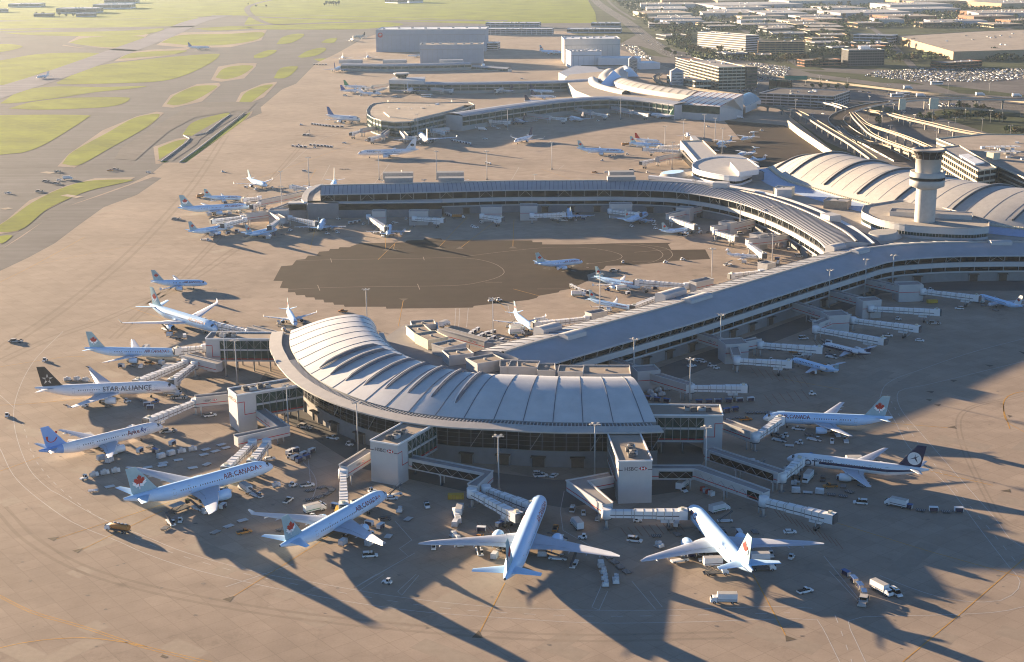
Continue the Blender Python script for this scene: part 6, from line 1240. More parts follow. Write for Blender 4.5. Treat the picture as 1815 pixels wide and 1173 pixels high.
VS = '''tanker 210 942 158|tow 28 606 0|van 656 987 8|van 1125 960 -18|pickup 1427 1050 25|van 566 898 40|pickup 511 889 70|tug 320 925 95|rpickup 433 945 30|tug 686 1034 160|loader 318 905 50|belt 303 928 120|box 306 700 -10|tow 298 766 22|suv 385 876 -20|suv 400 872 0|pickup 373 738 22|tug 80 640 80|tug 13 738 100|tow 318 706 0|catering 1275 907 30
lift 1268 1018 5|lift 1352 1010 0|box 1283 1068 178|box 1562 1050 -60|van 1588 1054 -70|van 1525 893 165|tug 1403 990 60|tug 1416 787 150|pallet 1399 791 170|car 1462 815 0|tow 1406 833 170|catering 1210 865 60|pickup 1209 870 -60|van 1015 905 80|tug 1034 912 90|stairs 1345 835 20|rpickup 1322 745 10|suv 955 842 0|pickup 959 845 10|car 982 845 60|skip 808 884 0|pickup 757 898 -80|box 815 910 85|tug 769 973 90|stairs 890 972 60
pickup 545 862 20|tug 520 862 40|car 478 815 20|tug 516 812 -20|tow 541 758 -30|tug 505 735 0|pickup 590 778 -30|tug 620 790 -20|car 1226 650 15|tug 1247 643 10|tug 1260 650 -10|tug 1270 654 0|car 1240 640 30|van 1424 601 8|tug 1445 618 20|pickup 1415 632 10|suv 1700 548 170|tow 1655 574 -10|car 1630 605 -20|skip 1652 537 5|pickup 1573 596 -15|tug 1562 575 0|tug 1592 567 10|tug 1650 515 0|car 1440 570 20
tug 870 534 20|tug 885 533 10|tow 1090 481 -10|tug 1104 466 90|tug 1180 466 10|tug 1210 461 20|catering 1104 515 10|catering 1025 525 5|tow 935 575 20|catering 917 586 10|stairs 905 580 0|catering 960 573 15|rpickup 608 553 170|box 788 578 60|tanker 812 387 0|rpickup 940 597 0|van 872 600 10|belt 1290 470 30|van 1332 408 10|car 1390 438 80|car 1398 442 70|van 1416 455 0|car 1360 395 -20|car 1340 392 -20|tug 1160 399 30|box 985 390 5|car 1035 385 0|tug 1120 402 0|tug 1162 406 0
tug 1300 405 10|van 1312 415 20|stairs 1192 385 50|tug 580 415 20|tug 598 413 0|tug 645 398 60|suv 700 396 30|tug 720 389 80|tug 838 402 20|car 843 404 0|tug 853 395 0|tug 875 393 20|pickup 655 384 30|tug 668 386 0|tug 600 389 0|tug 515 409 20|tanker 357 350 60|tow 312 389 0|stairs 362 425 20|tug 370 427 10|suv 540 304 0|tug 395 305 20|van 1120 303 5|car 1075 306 0|rpickup 1054 306 0|tug 1148 306 30|tanker 1110 258 10|tug 1112 274 0
tanker 835 228 0|box 855 231 -15|car 875 225 0|car 860 247 0|car 883 228 0|tow 1083 278 0|tug 1067 285 170|tug 534 222 0|tow 542 240 5|van 612 170 0|tug 640 170 10|tug 665 221 0|car 665 227 20|tug 695 225 50|tug 650 250 0|car 610 254 0|car 700 172 0|tug 765 168 0|box 770 160 0|tug 785 165 20|car 925 140 0|tug 1060 215 0|box 1310 210 0|van 1308 208 0|bus 755 172 0|tug 1350 232 0|car 1332 236 0|van 1270 268 0|box 1280 262 10|tug 1255 225 0
stairs 545 238 0|tug 558 262 0|tug 530 258 0|car 105 320 10|box 120 318 10|tow 82 322 0|tow 100 326 0|tow 70 340 20|pickup 14 343 -10|rpickup 195 303 0|tow 205 301 0|car 263 306 -20|tow 102 305 60|tug 500 398 0|tug 470 372 0|rpickup 1408 625 0|car 1495 580 10|tug 1368 640 0|car 695 885 0|tug 660 872 30|tug 675 880 0|stairs 700 878 20|pickup 1415 762 160|stairs 1285 925 0|car 1400 945 0|tug 1130 925 0|stairs 1060 920 80|skip 600 910 90|tug 1440 700 0'''
for e in VS.replace('\n', '|').split('|'):
    k, x, y, h = e.split(); put(k, float(x), float(y), float(h), 1.0 if float(y) > 250 else 1.15)

# equipment gathered round the noses and holds of the parked jets
CR = random.Random(21); OCC = [o.location.copy() for o, *_ in REG if o.get('group', '').endswith('around the airport')]
for i, o in enumerate(ACOBJ[:34]):
    if i in (8, 15, 31) or i in (24,): continue
    L_ = 28 if i > 8 else 34; n_ = 0; rz = o.rotation_euler.z; big = i in (0, 1, 2, 3, 4, 5, 6, 7, 10, 11)
    for tr in range(110):
        if n_ >= (15 if big else 7): break
        sd_ = CR.choice((-1, 1)); lx = CR.uniform(-.25, .8)*L_; ly = sd_*(CR.uniform(5.5, 19) if big else CR.uniform(4, 11)); p = o.location+Vector((lx*math.cos(rz)-ly*math.sin(rz), lx*math.sin(rz)+ly*math.cos(rz), 0))
        if any((p-q).length < 5.0 for q in OCC): continue
        OCC.append(p); n_ += 1; k = CR.choice(['tug', 'cart', 'dolly', 'belt', 'dolly', 'uld', 'dolly', 'cart', 'bluecart', 'btug', 'load', 'pallet', 'stairs', 'catering', 'load', 'rpickup', 'bluecart', 'dcar', 'dolly'] if lx > 0 else ['dolly', 'tug', 'uld', 'belt', 'cart'])
        x, y = topx(p[:]); put(k, x, y, math.degrees(rz)+CR.choice([0, 90, 180, 25, -30])+CR.uniform(-8, 8))

# oil spots under the stands, patched slabs
b = MB(); SR = random.Random(8)
def blob(b, x, y, r, m, z):
    n = SR.randint(7, 11); a0 = SR.random()*6; b.face([(x+r*SR.uniform(.6, 1.2)*math.cos(a0+2*pi*k/n), y+r*SR.uniform(.5, 1.0)*math.sin(a0+2*pi*k/n), z) for k in range(n)], m)
for o in ACOBJ[:34]:
    rz = o.rotation_euler.z
    for _ in range(12):
        lx, ly = SR.uniform(-8, 24), SR.choice((-9, -5, 0, 5, 9))+SR.gauss(0, 1.5); blob(b, o.location.x+lx*math.cos(rz)-ly*math.sin(rz), o.location.y+lx*math.sin(rz)+ly*math.cos(rz), SR.uniform(.4, 1.7), 'stain', .036+SR.random()*.004)
for _ in range(150):
    p = at(SR.uniform(30, 1780), SR.uniform(560, 1160)); blob(b, p.x, p.y, SR.uniform(.3, .9), 'stain', .036)
tag(b.build('oil_stains', org=(0, 0, 0), recalc=False), kind='structure')
b = MB(); ca, sa = math.cos(R(38)), math.sin(R(38)); seen = set()
for _ in range(150):
    p = at(SR.uniform(-20, 1830), SR.uniform(300, 1170)); u, v = p.x*ca-p.y*sa, p.x*sa+p.y*ca; i, j = math.floor(u/7.5), math.floor(v/7.5); nx, ny = SR.choice([(1, 1), (1, 2), (2, 1), (3, 1), (1, 4)])
    cells = {(i+a, j+c) for a in range(nx) for c in range(ny)}
    if cells & seen: continue
    seen |= cells; m = 'patch_dark'; q = []
    for a, c in ((0, 0), (nx, 0), (nx, ny), (0, ny)): uu, vv = (i+a)*7.5+.1*(1 if a == 0 else -1), (j+c)*7.5+.1*(1 if c == 0 else -1); q.append((uu*ca+vv*sa, -uu*sa+vv*ca, .005))
    b.face(q, m)
tag(b.build('slab_repairs', org=(0, 0, 0), recalc=False), kind='structure')
# ============================================================ FAR TERMINAL, HANGARS, HOTEL
def solve_top(bx, by, ty):
    b0 = at(bx, by); lo, hi = 0, 120
    for _ in range(40):
        m = (lo+hi)/2
        if topx((b0.x, b0.y, m))[1] > ty: lo = m
        else: hi = m
    return lo
def band_block(name, poly, h, label, cat, floors=0, wall='wall', glass='glass', roof='roof_tan', parapet=True, group=None, z0=0, extras=(), fh=None, regz=None, one=None, many=None, step=None, mull=True, rim=None):
    """building from a footprint (world points): walls, recessed window bands, roof with parapet and plant"""
    cx, cy = sum(p[0] for p in poly)/len(poly), sum(p[1] for p in poly)/len(poly); t = thing(name, (cx, cy, z0), label, cat, group)
    if label is None: reg(t, one, many, cat, regz, group)
    ins = lambda k: [(cx+(x-cx)*(1-k), cy+(y-cy)*(1-k)) for x, y in poly]
    sz = max(math.hypot(x-cx, y-cy) for x, y in poly); k = .35/sz
    b = MB(); b.prism(ins(0), z0, z0+h, wall, roof)
    if floors:
        f = h/floors; wb = MB()
        for i in range(floors):
            za = z0+i*f+f*.26; zb = z0+i*f+f*.88
            wb.prism(ins(-k*.6), za, zb, glass, cap=True)
        o2 = wb
    b.build('wall', t)
    if floors: o2.build('window_band', t)
    if floors and mull:
        mb = MB()
        n = len(poly)
        for i in range(n):
            a, c = Vector((*ins(-k*1.0)[i], 0)), Vector((*ins(-k*1.0)[(i+1) % n], 0)); L_ = (c-a).length; m = int(L_/(step or 5))
            for q in range(m+1): p = a.lerp(c, q/max(1, m)); mb.box((p.x, p.y, z0+f*.3), (.5, .5, h-f*.35), wall)
        mb.build('mullion', t)
    if parapet:
        b = MB(); P = ins(0)
        for i in range(len(P)): b.beam((*P[i], z0+h-.1), (*P[(i+1) % len(P)], z0+h-.1), .6, .9, rim or wall)
        b.build('parapet', t)
    rr = random.Random(int(cx*7+cy)); A = abs(sum(poly[i][0]*poly[(i+1) % len(poly)][1]-poly[(i+1) % len(poly)][0]*poly[i][1] for i in range(len(poly)))/2)
    m = int(min(14, A/ (900 if A > 2500 else 350)))
    if m:
        b = MB()
        for i in range(m):
            u, v = rr.uniform(-.62, .62), rr.uniform(-.62, .62); i0 = rr.randrange(len(poly)); a, c = poly[i0], poly[(i0+1) % len(poly)]
            x = cx+((a[0]+c[0])/2-cx)*abs(u)+(a[0]-cx)*v*.35; y = cy+((a[1]+c[1])/2-cy)*abs(u)+(a[1]-cy)*v*.35
            b.box((x, y, z0+h), (rr.uniform(2, 5), rr.uniform(2, 4), rr.uniform(1, 2.2)), rr.choice(['white', 'silver', 'wall', 'grey']), rr.uniform(0, 1))
        b.build('roof_units', t)
    return t
def rect(px, py, lx, ly, rot, corner=False):
    p = at(px, py); ca, sa = math.cos(rot), math.sin(rot); o = []
    for sx, sy in ((0, 0), (1, 0), (1, 1), (0, 1)) if corner else ((-.5, 0), (.5, 0), (.5, 1), (-.5, 1)): x, y = sx*lx, sy*ly; o.append((p.x+x*ca-y*sa, p.y+x*sa+y*ca))
    return o
# T3 pier C
h = 17.0
def far_pier(name, label, top, zt, width, zrs=(('far_wall', 0, 5.5), ('glass', 5.5, 9.5), ('far_wall', 9.5, 11), ('glass', 11, 15.5), ('wall', 15.5, 17)), roof='roof_blue', cat='terminal'):
    P = smooth_path([at(x, y, zt) for x, y in top], 12)
    for p in P: p.z = 0
    N = normals2(P); c = P[len(P)//2]; t = thing(name, (c.x, c.y, 0), label, cat); W = width; s = zt/17
    b = MB()
    for m, a, c_ in zrs:
        if m == 'glass': continue
        for o in (0, W): sweep(b, P, N, [(o, a*s, m), (o, c_*s, m)])
    for i in (0, len(P)-1): b.face([P[i]+Vector((0, 0, 0)), P[i]+N[i]*W, P[i]+N[i]*W+Vector((0, 0, zt)), P[i]+Vector((0, 0, zt))], 'wall')
    b.build('wall', t); b = MB()
    for m, a, c_ in zrs:
        if m == 'glass':
            for o in (.5, W-.5): sweep(b, P, N, [(o, a*s, 'green_glass'), (o, c_*s, 'green_glass')])
    b.build('window_band', t)
    b = MB(); sweep(b, P, N, [(-1.2, zt-.4, roof), (-1.2, zt+.3, roof), (W*.2, zt+1.6, roof), (W*.5, zt+2.2, roof), (W*.8, zt+1.6, roof), (W+1.2, zt+.3, roof), (W+1.2, zt-.4, roof)]); b.build('roof', t)
    b = MB()
    for i in range(0, len(P)): b.beam(P[i]-N[i]*.3+Vector((0, 0, 5*s)), P[i]-N[i]*.3+Vector((.6, 0, 5*s)), .5, zt-5.4*s, 'mullion')
    b.build('mullion', t); return t
t = far_pier('pier_building', 'long glazed far pier running right from the round-ended building', [(819, 205), (860, 199), (905, 192), (950, 186), (1000, 180), (1060, 176), (1100, 176), (1150, 180), (1195, 186)], 17, 26)
RE = ids([(651, 203), (650, 196), (654, 189), (662, 184), (680, 182), (766, 183), (830, 181), (841, 186), (819, 196), (727, 216), (700, 217), (676, 214), (660, 209)], 17)
t = band_block('pier_building', RE, 17, 'round-ended green-glazed far pier building with tan roof', 'terminal', 3, 'far_wall', 'green_glass', 'roof_tan', step=8)
b = MB(); b.prism(ids([(680, 197), (685, 190), (700, 187), (822, 186), (800, 194), (733, 210), (690, 205)], 19), 17, 18.6, 'canopy', 'roof_tan'); b.build('upper_roof', t)
band_block('gate_lobby', rect(825, 215, 14, 20, 0), 17, 'grey glazed block where the round-ended building meets the far pier', 'building', 3, 'wall', 'glass', 'roof_grey', parapet=False)
t = far_pier('pier_building', 'second far pier with blue roof and small ramp tower', [(690, 147), (760, 149), (830, 149), (900, 148), (1000, 146), (1070, 142)], 13, 26)
b = MB(); p = at(712, 143, 14); b.tube((p.x, p.y, 13), (p.x, p.y, 20), 7, 7, 'dgrey', 12); b.build('ramp_tower_shaft', t); b = MB(); b.tube((p.x, p.y, 20), (p.x, p.y, 24), 8, 11, 'glass', 12); b.tube((p.x, p.y, 24), (p.x, p.y, 25.5), 12, 11, 'wall', 12); b.build('ramp_tower_cab', t)
b = MB(); b.prism(ids([(689, 143), (697, 138), (754, 137), (752, 144)], 17), 13, 18, 'wall', 'roof_blue'); b.build('upper_block', t)
t = far_pier('pier_building', 'farthest pale low pier below the grey hangar', [(604, 115), (680, 116), (760, 115), (835, 113)], 10, 24, (('far_wall', 0, 8), ('glass', 8, 14), ('wall', 14, 17)))
for px in (622, 700, 800): roofbox(t, px, 110, 11, (40, 16, 4), m='roof_blue', curve=False, rot=0)
far_pier('pier_building', 'short far corridor joining the farthest pier to the curved halls', [(835, 118), (900, 122)], 5, 10)
# central halls
t = thing('curved_terminal', tuple(at(1130, 165)[:2])+(0,), 'far curved terminal with tan roofs, ribbed wave roof and glass pyramid', 'terminal')
b = MB(); b.prism(ids([(1007, 147), (1020, 160), (1045, 170), (1100, 178), (1195, 186), (1240, 182), (1240, 166), (1190, 160), (1130, 152), (1100, 143), (1096, 130), (1075, 126), (1050, 128), (1010, 132), (1000, 140)], 13), 0, 13, 'far_wall', 'roof_tan'); b.build('low_hall', t)
b = MB(); b.prism(ids([(990, 128), (1020, 116), (1055, 118), (1062, 122), (1075, 124), (1060, 134), (1005, 136)], 12), 0, 12, 'far_wall', 'roof_blue'); b.build('north_hall', t)
def barrel(b, pts, z, w, rise, m, ribs=None, step=8, px=True):
    P = smooth_path([at(x, y, z) for x, y in pts], step)
    for p in P: p.z = 0
    N = normals2(P); pr = [(w*(q/8-.5), z+rise*math.sin(pi*q/8)) for q in range(9)]
    b.grid([[p+n*o+Vector((0, 0, h_)) for o, h_ in pr] for p, n in zip(P, N)], m)
    sweep(b, P, N, [(-w/2, z-8, 'wall'), (-w/2, z, 'wall')]); sweep(b, P, N, [(w/2, z-8, 'wall'), (w/2, z, 'wall')])
    if ribs:
        for i in range(0, len(P), ribs):
            d = Vector((N[i].y, -N[i].x, 0))*1.0; b.grid([[P[i]+d*s+N[i]*o+Vector((0, 0, h_+.4)) for o, h_ in pr] for s in (-1, 1)], 'roof_grey', smooth=False)
b = MB(); barrel(b, [(1108, 122), (1096, 130), (1097, 140), (1115, 148), (1145, 155), (1190, 162), (1238, 168)], 19, 26, 5, 'canopy', 2, 9); b.build('ribbed_roof', t)
b = MB(); barrel(b, [(1082, 124), (1072, 134), (1074, 141), (1086, 147)], 15, 18, 3, 'canopy'); b.build('left_wing_roof', t)
b = MB(); barrel(b, [(1050, 139), (1055, 148), (1075, 156), (1110, 164)], 15, 13, 3, 'wall'); b.build('rim_roof', t)
b = MB(); barrel(b, [(1100, 151), (1140, 160), (1200, 170), (1240, 175)], 15, 9, 2, 'canopy'); b.build('skylight_strip', t)
b = MB(); c = at(1090, 150, 13); q = [(-24, -18), (22, -14), (20, 20), (-18, 20)]; ap = (c.x-2, c.y+2, 33)
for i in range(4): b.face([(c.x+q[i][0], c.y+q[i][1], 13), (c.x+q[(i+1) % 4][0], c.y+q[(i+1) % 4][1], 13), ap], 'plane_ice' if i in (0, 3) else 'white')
b.build('glass_pyramid', t)
b = MB(); c = at(1112, 134, 13); pr = [(-16+4*k, 13+12*math.sin(pi*k/8)) for k in range(9)]; b.grid([[Vector((c.x+x, c.y+y, z)) for x, z in pr] for y in (-15, 40)], 'white'); b.face([Vector((c.x+x, c.y-15, z)) for x, z in pr], 'plane_ice'); b.build('arched_glass_end', t)
# wave-roofed hall at the right
t = thing('wave_roof_hall', tuple(at(1255, 195)[:2])+(0,), 'far hall with pale pink-white wave roof and green glazing', 'terminal')
W4 = [at(1195, 184, 17), at(1276, 189, 17), at(1318, 167, 27), at(1240, 162, 24)]
b = MB(); rows = []
for i in range(13):
    u = i/12; a, c = W4[0].lerp(W4[3], u), W4[1].lerp(W4[2], u); z = 17+11*(u*u*(3-2*u))+1.5*math.sin(pi*u); a, c = at(*topx(a), z), at(*topx(c), z); rows.append([Vector((p.x, p.y, z)) for p in [a.lerp(c, q/14) for q in range(15)]])
b.grid(rows, 'white'); b.build('wave_roof', t)
b = MB()
for j in range(0, 15, 2): b.grid([[r[j]+Vector((-.7, 0, .3)), r[j]+Vector((.7, 0, .3))] for r in rows], 'title_red', smooth=False)
b.build('roof_band', t)
foot = [tuple(rows[0][0][:2]), tuple(rows[0][-1][:2]), tuple(rows[-1][-1][:2]), tuple(rows[-1][0][:2])]
b = MB(); b.prism(foot, 0, 8, 'wall'); b.face([Vector((*foot[0], 8)), Vector((*foot[1], 8)), rows[0][-1], rows[0][0]], 'green_glass'); b.face([Vector((*foot[1], 8))]+[r[-1] for r in rows]+[Vector((*foot[2], 8))], 'wall'); b.face([Vector((*foot[0], 8))]+[r[0] for r in rows]+[Vector((*foot[3], 8))], 'wall'); b.face([Vector((*foot[3], 8)), Vector((*foot[2], 8)), rows[-1][-1], rows[-1][0]], 'glass'); b.build('wall', t)
b = MB(); p = at(1318, 196); barrel(b, [(1300, 188), (1328, 176)], 12, 30, 9, 'green_glass'); b.build('round_end_hall', t)
for n_, px, py, ty, s_, lab in (('lattice_tower', 1122, 137, 105, 13, 'square grey tower with peaked top behind the ribbed roof'), ('lattice_tower', 1200, 158, 127, 18, 'square concrete frame tower with diagonal braces by the ramps')):
    p = at(px, py); hh = solve_top(px, py, ty); t = thing(n_, (p.x, p.y, 0), lab, 'tower'); b = MB(); b.box((p.x, p.y+s_/2, 0), (s_, s_, hh), 'wall' if px > 1150 else 'grey'); b.build('shaft', t)
    b = MB()
    for k in range(1, 6): b.box((p.x, p.y-.1, hh*k/6), (s_*.8, .3, hh*.05), 'dgrey')
    for k in range(5): b.beam((p.x-s_*.45, p.y-.2, hh*k/5), (p.x+s_*.45, p.y-.2, hh*(k+1)/5), .4, .8, 'canopy')
    b.build('brace', t); b = MB(); b.grid([[Vector((p.x+s_/2*q*c[0], p.y+s_/2+s_/2*q*c[1], z)) for c in ((-1, -1), (1, -1), (1, 1), (-1, 1))] for q, z in ((1.1, hh), (.05, hh+5))], 'roof_blue', closed=True, smooth=False); b.build('cap', t)
# hotel and offices
def pxrect(x0, y0, x1, y1, depth):
    a, c = at(x0, y0), at(x1, y1); d = (c-a).normalized(); n = Vector((-d.y, d.x, 0)); e, f = c+n*depth, a+n*depth; return [(a.x, a.y), (c.x, c.y), (e.x, e.y), (f.x, f.y)]
band_block('hotel', pxrect(1222, 145, 1273, 160, 40), solve_top(1222, 145, 107), 'sunlit cream grid-windowed hotel block beside the far terminal', 'hotel', 7, 'cream', 'glass', 'roof_grey', step=6)
band_block('hotel_wing', pxrect(1268, 150, 1305, 156, 34), solve_top(1280, 150, 115), 'dark glass wing behind the cream hotel block', 'building', 6, 'dgrey', 'green_glass', 'roof_grey', step=8)
band_block('curved_office', pxrect(1197, 128, 1222, 136, 30), solve_top(1205, 130, 104), 'rounded banded block with red top left of the cream hotel', 'building', 6, 'canopy', 'glass', 'brick')
band_block('terminal_annex', pxrect(1182, 150, 1232, 162, 24), 14, 'low cream annex below the cream hotel block', 'building', 2, 'cream', 'glass', 'roof_tan')
def hangar(px0, px1, by, ty, depth, label, m='hangar', roof='white', front='hangar', by1=None, name='hangar', extra=None):
    hh = solve_top(px0, by, ty); P = pxrect(px0, by, px1, by1 or by-1, depth); c = (sum(p[0] for p in P)/4, sum(p[1] for p in P)/4); t = thing(name, (*c, 0), label, 'hangar')
    b = MB(); b.prism(P, 0, hh, m, roof); b.build('wall', t)
    a, d = Vector((*P[0], 0)), Vector((*P[1], 0)); u = (d-a).normalized(); n = Vector((u.y, -u.x, 0)); L_ = (d-a).length; b = MB()
    for k in range(int(L_/9)): b.beam(a+u*(k*9+4)+n*.1+Vector((0, 0, 1)), a+u*(k*9+4.3)+n*.1+Vector((0, 0, 1)), .3, hh*.72, 'grey')
    b.beam(a+n*.25+Vector((0, 0, hh*.76)), d+n*.25+Vector((0, 0, hh*.76)), .5, .8, 'grey'); b.build('door_track', t)
    b = MB()
    for i in range(4): b.beam((*P[i], hh), (*P[(i+1) % 4], hh), 1.0, 1.0, 'wall')
    b.build('parapet', t); b = MB(); rr = random.Random(px0)
    for k in range(8): p = a+u*L_*(k+.5)/8-n*depth*rr.uniform(.2, .9); b.box((p.x, p.y, hh), (5, 4, 2.5), 'wall')
    b.build('roof_units', t); return t, P, hh
t, P, hh = hangar(667, 861, 92, 53, 95, 'huge grey hangar with white roof and red round emblem, top centre')
b = MB(); a = Vector((*P[0], 0)); u = (Vector((*P[1], 0))-a).normalized(); n = Vector((u.y, -u.x, 0)); c = a+u*9+n*.3+Vector((0, 0, hh-10)); b.face([c+u*5*math.cos(q)+Vector((0, 0, 5*math.sin(q))) for q in [k*pi/10 for k in range(20)]], 'red'); b.face([c+n*.1+u*3.6*x+Vector((0, 0, 3.6*y)) for x, y in LEAF], 'hangar'); b.build('emblem', t, recalc=False)
hangar(745, 857, 113, 80, 55, 'lower plain grey hangar in front of the huge one', roof='roof_tan')
hangar(1000, 1099, 113, 70, 80, 'grey-walled hangar with white roof right of the open apron', m='wall')
t, P, hh = hangar(1012, 1066, 121, 92, 55, 'white-walled hangar with low extension, in front of its grey neighbour', m='pale')
b = MB(); b.prism(pxrect(1060, 121, 1135, 121, 50), 0, hh*.62, 'pale', 'white'); b.prism(pxrect(1135, 123, 1170, 122, 45), 0, hh*.38, 'pale', 'white'); b.build('extension', t)
b = MB(); b.prism(pxrect(1030, 121.4, 1160, 121.6, 3), hh*.15, hh*.2, 'glass'); b.build('window_band', t)
for x0, x1, y, hh, lab in ((861, 978, 62, 14, 'long low white-banded building right of the huge hangar'), (861, 955, 49, 12, 'long low banded building behind the hangar\'s right end'), (862, 882, 88, 13, 'small white annex at the huge hangar\'s corner'), (1005, 1100, 58, 9, 'cluster-like low white depot beyond the right hangars'), (1048, 1098, 47, 9, 'low white depot at the edge of the green field')):
    band_block('airport_building', pxrect(x0, y, x1, y, 40), hh, lab, 'building', 3 if hh > 11 else 1, 'pale', 'glass', 'white', step=12)
# far left estates
for x0, x1, y, hh, lab, m in ((100, 170, 24, 16, 'pale blue-grey hangar at the far upper left', 'hangar'), (165, 230, 16, 15, 'white-roofed hangar at the far upper left', 'pale'), (15, 70, 13, 12, 'white low building at the upper left corner', 'pale'), (135, 170, 30, 10, 'small shed in front of the far upper left hangars', 'hangar'), (60, 95, 30, 9, 'tiny dark shed at far upper left', 'wall_dark'), (-10, 15, 22, 10, 'grey block cut by the left edge, far top', 'hangar'), (705, 722, 6, 14, 'lone white block in the far green field', 'pale'), (725, 750, 5, 20, 'taller white block in the far green field', 'pale'), (185, 240, 6, 14, 'pale long roof near the top edge at left', 'pale')):
    band_block('far_hangar', pxrect(x0, y, x1, y-.6, 90 if hh > 10 else 40), hh, lab, 'building', 1, m, 'glass', 'pale', step=30)
# ============================================================ ROADS, RAMPS, GARAGES
sheet('city_asphalt', [[(1085, 85), (1130, 60), (1200, 90), (1400, 118), (1815, 130), (2100, 140), (2200, 420), (1900, 398), (1600, 305), (1480, 262), (1396, 202), (1345, 168), (1180, 118)]], -.24, 'lot_mat')
sheet('verge', [[(1395, 118), (1450, 118), (1470, 127), (1560, 133), (1640, 150), (1560, 146), (1440, 130)], [(1355, 130), (1430, 135), (1600, 158), (1740, 172), (1815, 176), (1815, 180), (1640, 168), (1500, 152), (1350, 136)], [(1650, 148), (1815, 168), (1815, 172), (1700, 165)], [(1690, 190), (1815, 196), (1815, 245), (1750, 235), (1690, 215), (1640, 200)], [(1500, 215), (1525, 222), (1540, 245), (1515, 232)], [(1130, 80), (1180, 95), (1190, 102), (1150, 98)], [(1400, 238), (1440, 240), (1520, 275), (1500, 285)], [(1520, 180), (1580, 190), (1600, 205), (1540, 200)]], -.10, 'city_ground')
b = MB()
for pts, wd in (([(1040, -20), (1060, 5), (1110, 38), (1140, 62), (1170, 85), (1200, 100), (1290, 115)], 34), ([(1060, -20), (1085, 8), (1125, 35)], 10), ([(1200, 100), (1300, 112), (1400, 122), (1550, 130), (1815, 150)], 26), ([(1300, 140), (1400, 150), (1520, 158), (1650, 172), (1815, 190)], 40), ([(1300, 70), (1500, 60), (1815, 95)], 14), ([(1130, 50), (1400, 30), (1815, 5)], 16), ([(1220, 5), (1330, 60), (1420, 118)], 14), ([(1500, 20), (1560, 60), (1620, 120)], 14), ([(1700, 20), (1815, 60)], 14), ([(1480, 210), (1560, 240), (1680, 330), (1760, 370)], 18), ([(1540, 200), (1640, 235), (1700, 290), (1720, 340)], 14), ([(1600, 200), (1700, 225), (1815, 260)], 14)):
    ribbon(b, pts, wd, -.05, 'road_mat', step=20)
tag(b.build('road', org=(0, 0, 0)), kind='structure')
b = MB()
for pts, wd, n in (([(1040, -20), (1060, 5), (1110, 38), (1140, 62), (1170, 85), (1200, 100), (1290, 115)], 34, 6), ([(1300, 140), (1400, 150), (1520, 158), (1650, 172), (1815, 190)], 40, 7)):
    for k in range(1, n): ribbon(b, pts, .5, -.03, 'paint', off=-wd/2+wd*k/n, dash=(14, 6), step=4)
tag(b.build('lane_markings', org=(0, 0, 0)), kind='structure')
def viaduct(pts, w, label, z=9.0, ends=(1, 1), deck='road_mat', cols=34, wall='beige', nm='viaduct', pil=True):
    """pts at deck height"""
    P = smooth_path([at(x, y, zz if isinstance(zz, (int, float)) else z) for x, y, zz in [(q[0], q[1], q[2] if len(q) > 2 else z) for q in pts]], 8)
    N = normals2(P); c = P[len(P)//2]; t = thing(nm, (c.x, c.y, 0), label, 'elevated road')
    b = MB()
    def strip(o0, o1, d0, d1, m): b.grid([[p+n*o0+Vector((0, 0, d0)), p+n*o1+Vector((0, 0, d1))] for p, n in zip(P, N)], m, smooth=False)
    strip(-w/2, w/2, 0, 0, deck); strip(-w/2, w/2, -1.5, -1.5, 'wall_dark'); b.build('deck', t)
    b = MB()
    for s in (-1, 1): strip(s*w/2, s*w/2, -1.2, .7, wall); strip(s*w/2, s*(w/2-.25), .75, .75, wall); strip(s*(w/2-.25), s*(w/2-.25), .75, 0, wall)
    b.build('guard_wall', t)
    k = max(2, int(cols/8))
    for i in range(k//2, len(P), k):
        if P[i].z < 2.5 or not pil: continue
        b = MB(); p = P[i]; b.box((p.x, p.y, 0), (2.0, 1.6, p.z-1.5), 'concrete_wall', math.atan2(N[i].y, N[i].x)); b.beam(p-N[i]*w*.4+Vector((0, 0, -2.6)), p+N[i]*w*.4+Vector((0, 0, -2.6)), 1.6, 1.2, 'concrete_wall'); b.build('pier_column', t)
    return t
viaduct([(1900, 178, 13), (1815, 175.6, 13), (1740, 174.5, 13), (1670, 174.5, 13), (1620, 176, 13), (1580, 180, 12), (1540, 186, 11), (1510, 194, 10), (1487, 204, 8), (1482, 214, 7), (1495, 226, 5), (1516, 240, 3), (1550, 258, 1.2), (1600, 285, .4)], 17, 'dark main flyover sweeping from the right edge and curving down', deck='dark_asphalt', wall='canopy')
viaduct([(1345, 185, 8), (1375, 189, 8), (1408, 196, 8.5), (1432, 207, 9), (1455, 221, 9), (1480, 236, 9), (1505, 251, 9), (1530, 268, 9), (1548, 281, 9)], 7.5, 'sunlit ramp on columns descending along the airfield wall', wall='beige')
viaduct([(1508, 199, 9), (1517, 211, 9), (1529, 223, 9), (1543, 236, 9), (1570, 249, 9), (1600, 260, 9), (1640, 275, 9)], 4.2, 'narrow light-rail guideway curving down towards the control tower', wall='beige', deck='road_mat', cols=26)
viaduct([(1512, 199, 9), (1524, 210, 9), (1540, 221, 9), (1575, 232, 9), (1610, 244, 9), (1650, 261, 9)], 4.2, 'upper narrow light-rail guideway parallel to the lower one', wall='beige', deck='road_mat', cols=26)
viaduct([(1535, 195, 3), (1575, 201, 6), (1601, 208, 8), (1650, 219, 8), (1700, 231, 8), (1790, 246, 8), (1850, 256, 8)], 9, 'bright double-walled ramp crossing towards the right edge', wall='beige')
viaduct([(1330, 172, 8), (1390, 174, 8), (1440, 178, 8), (1475, 184, 8), (1497, 191, 7)], 8, 'ramp in front of the parking garage joining the flyover', wall='wall')
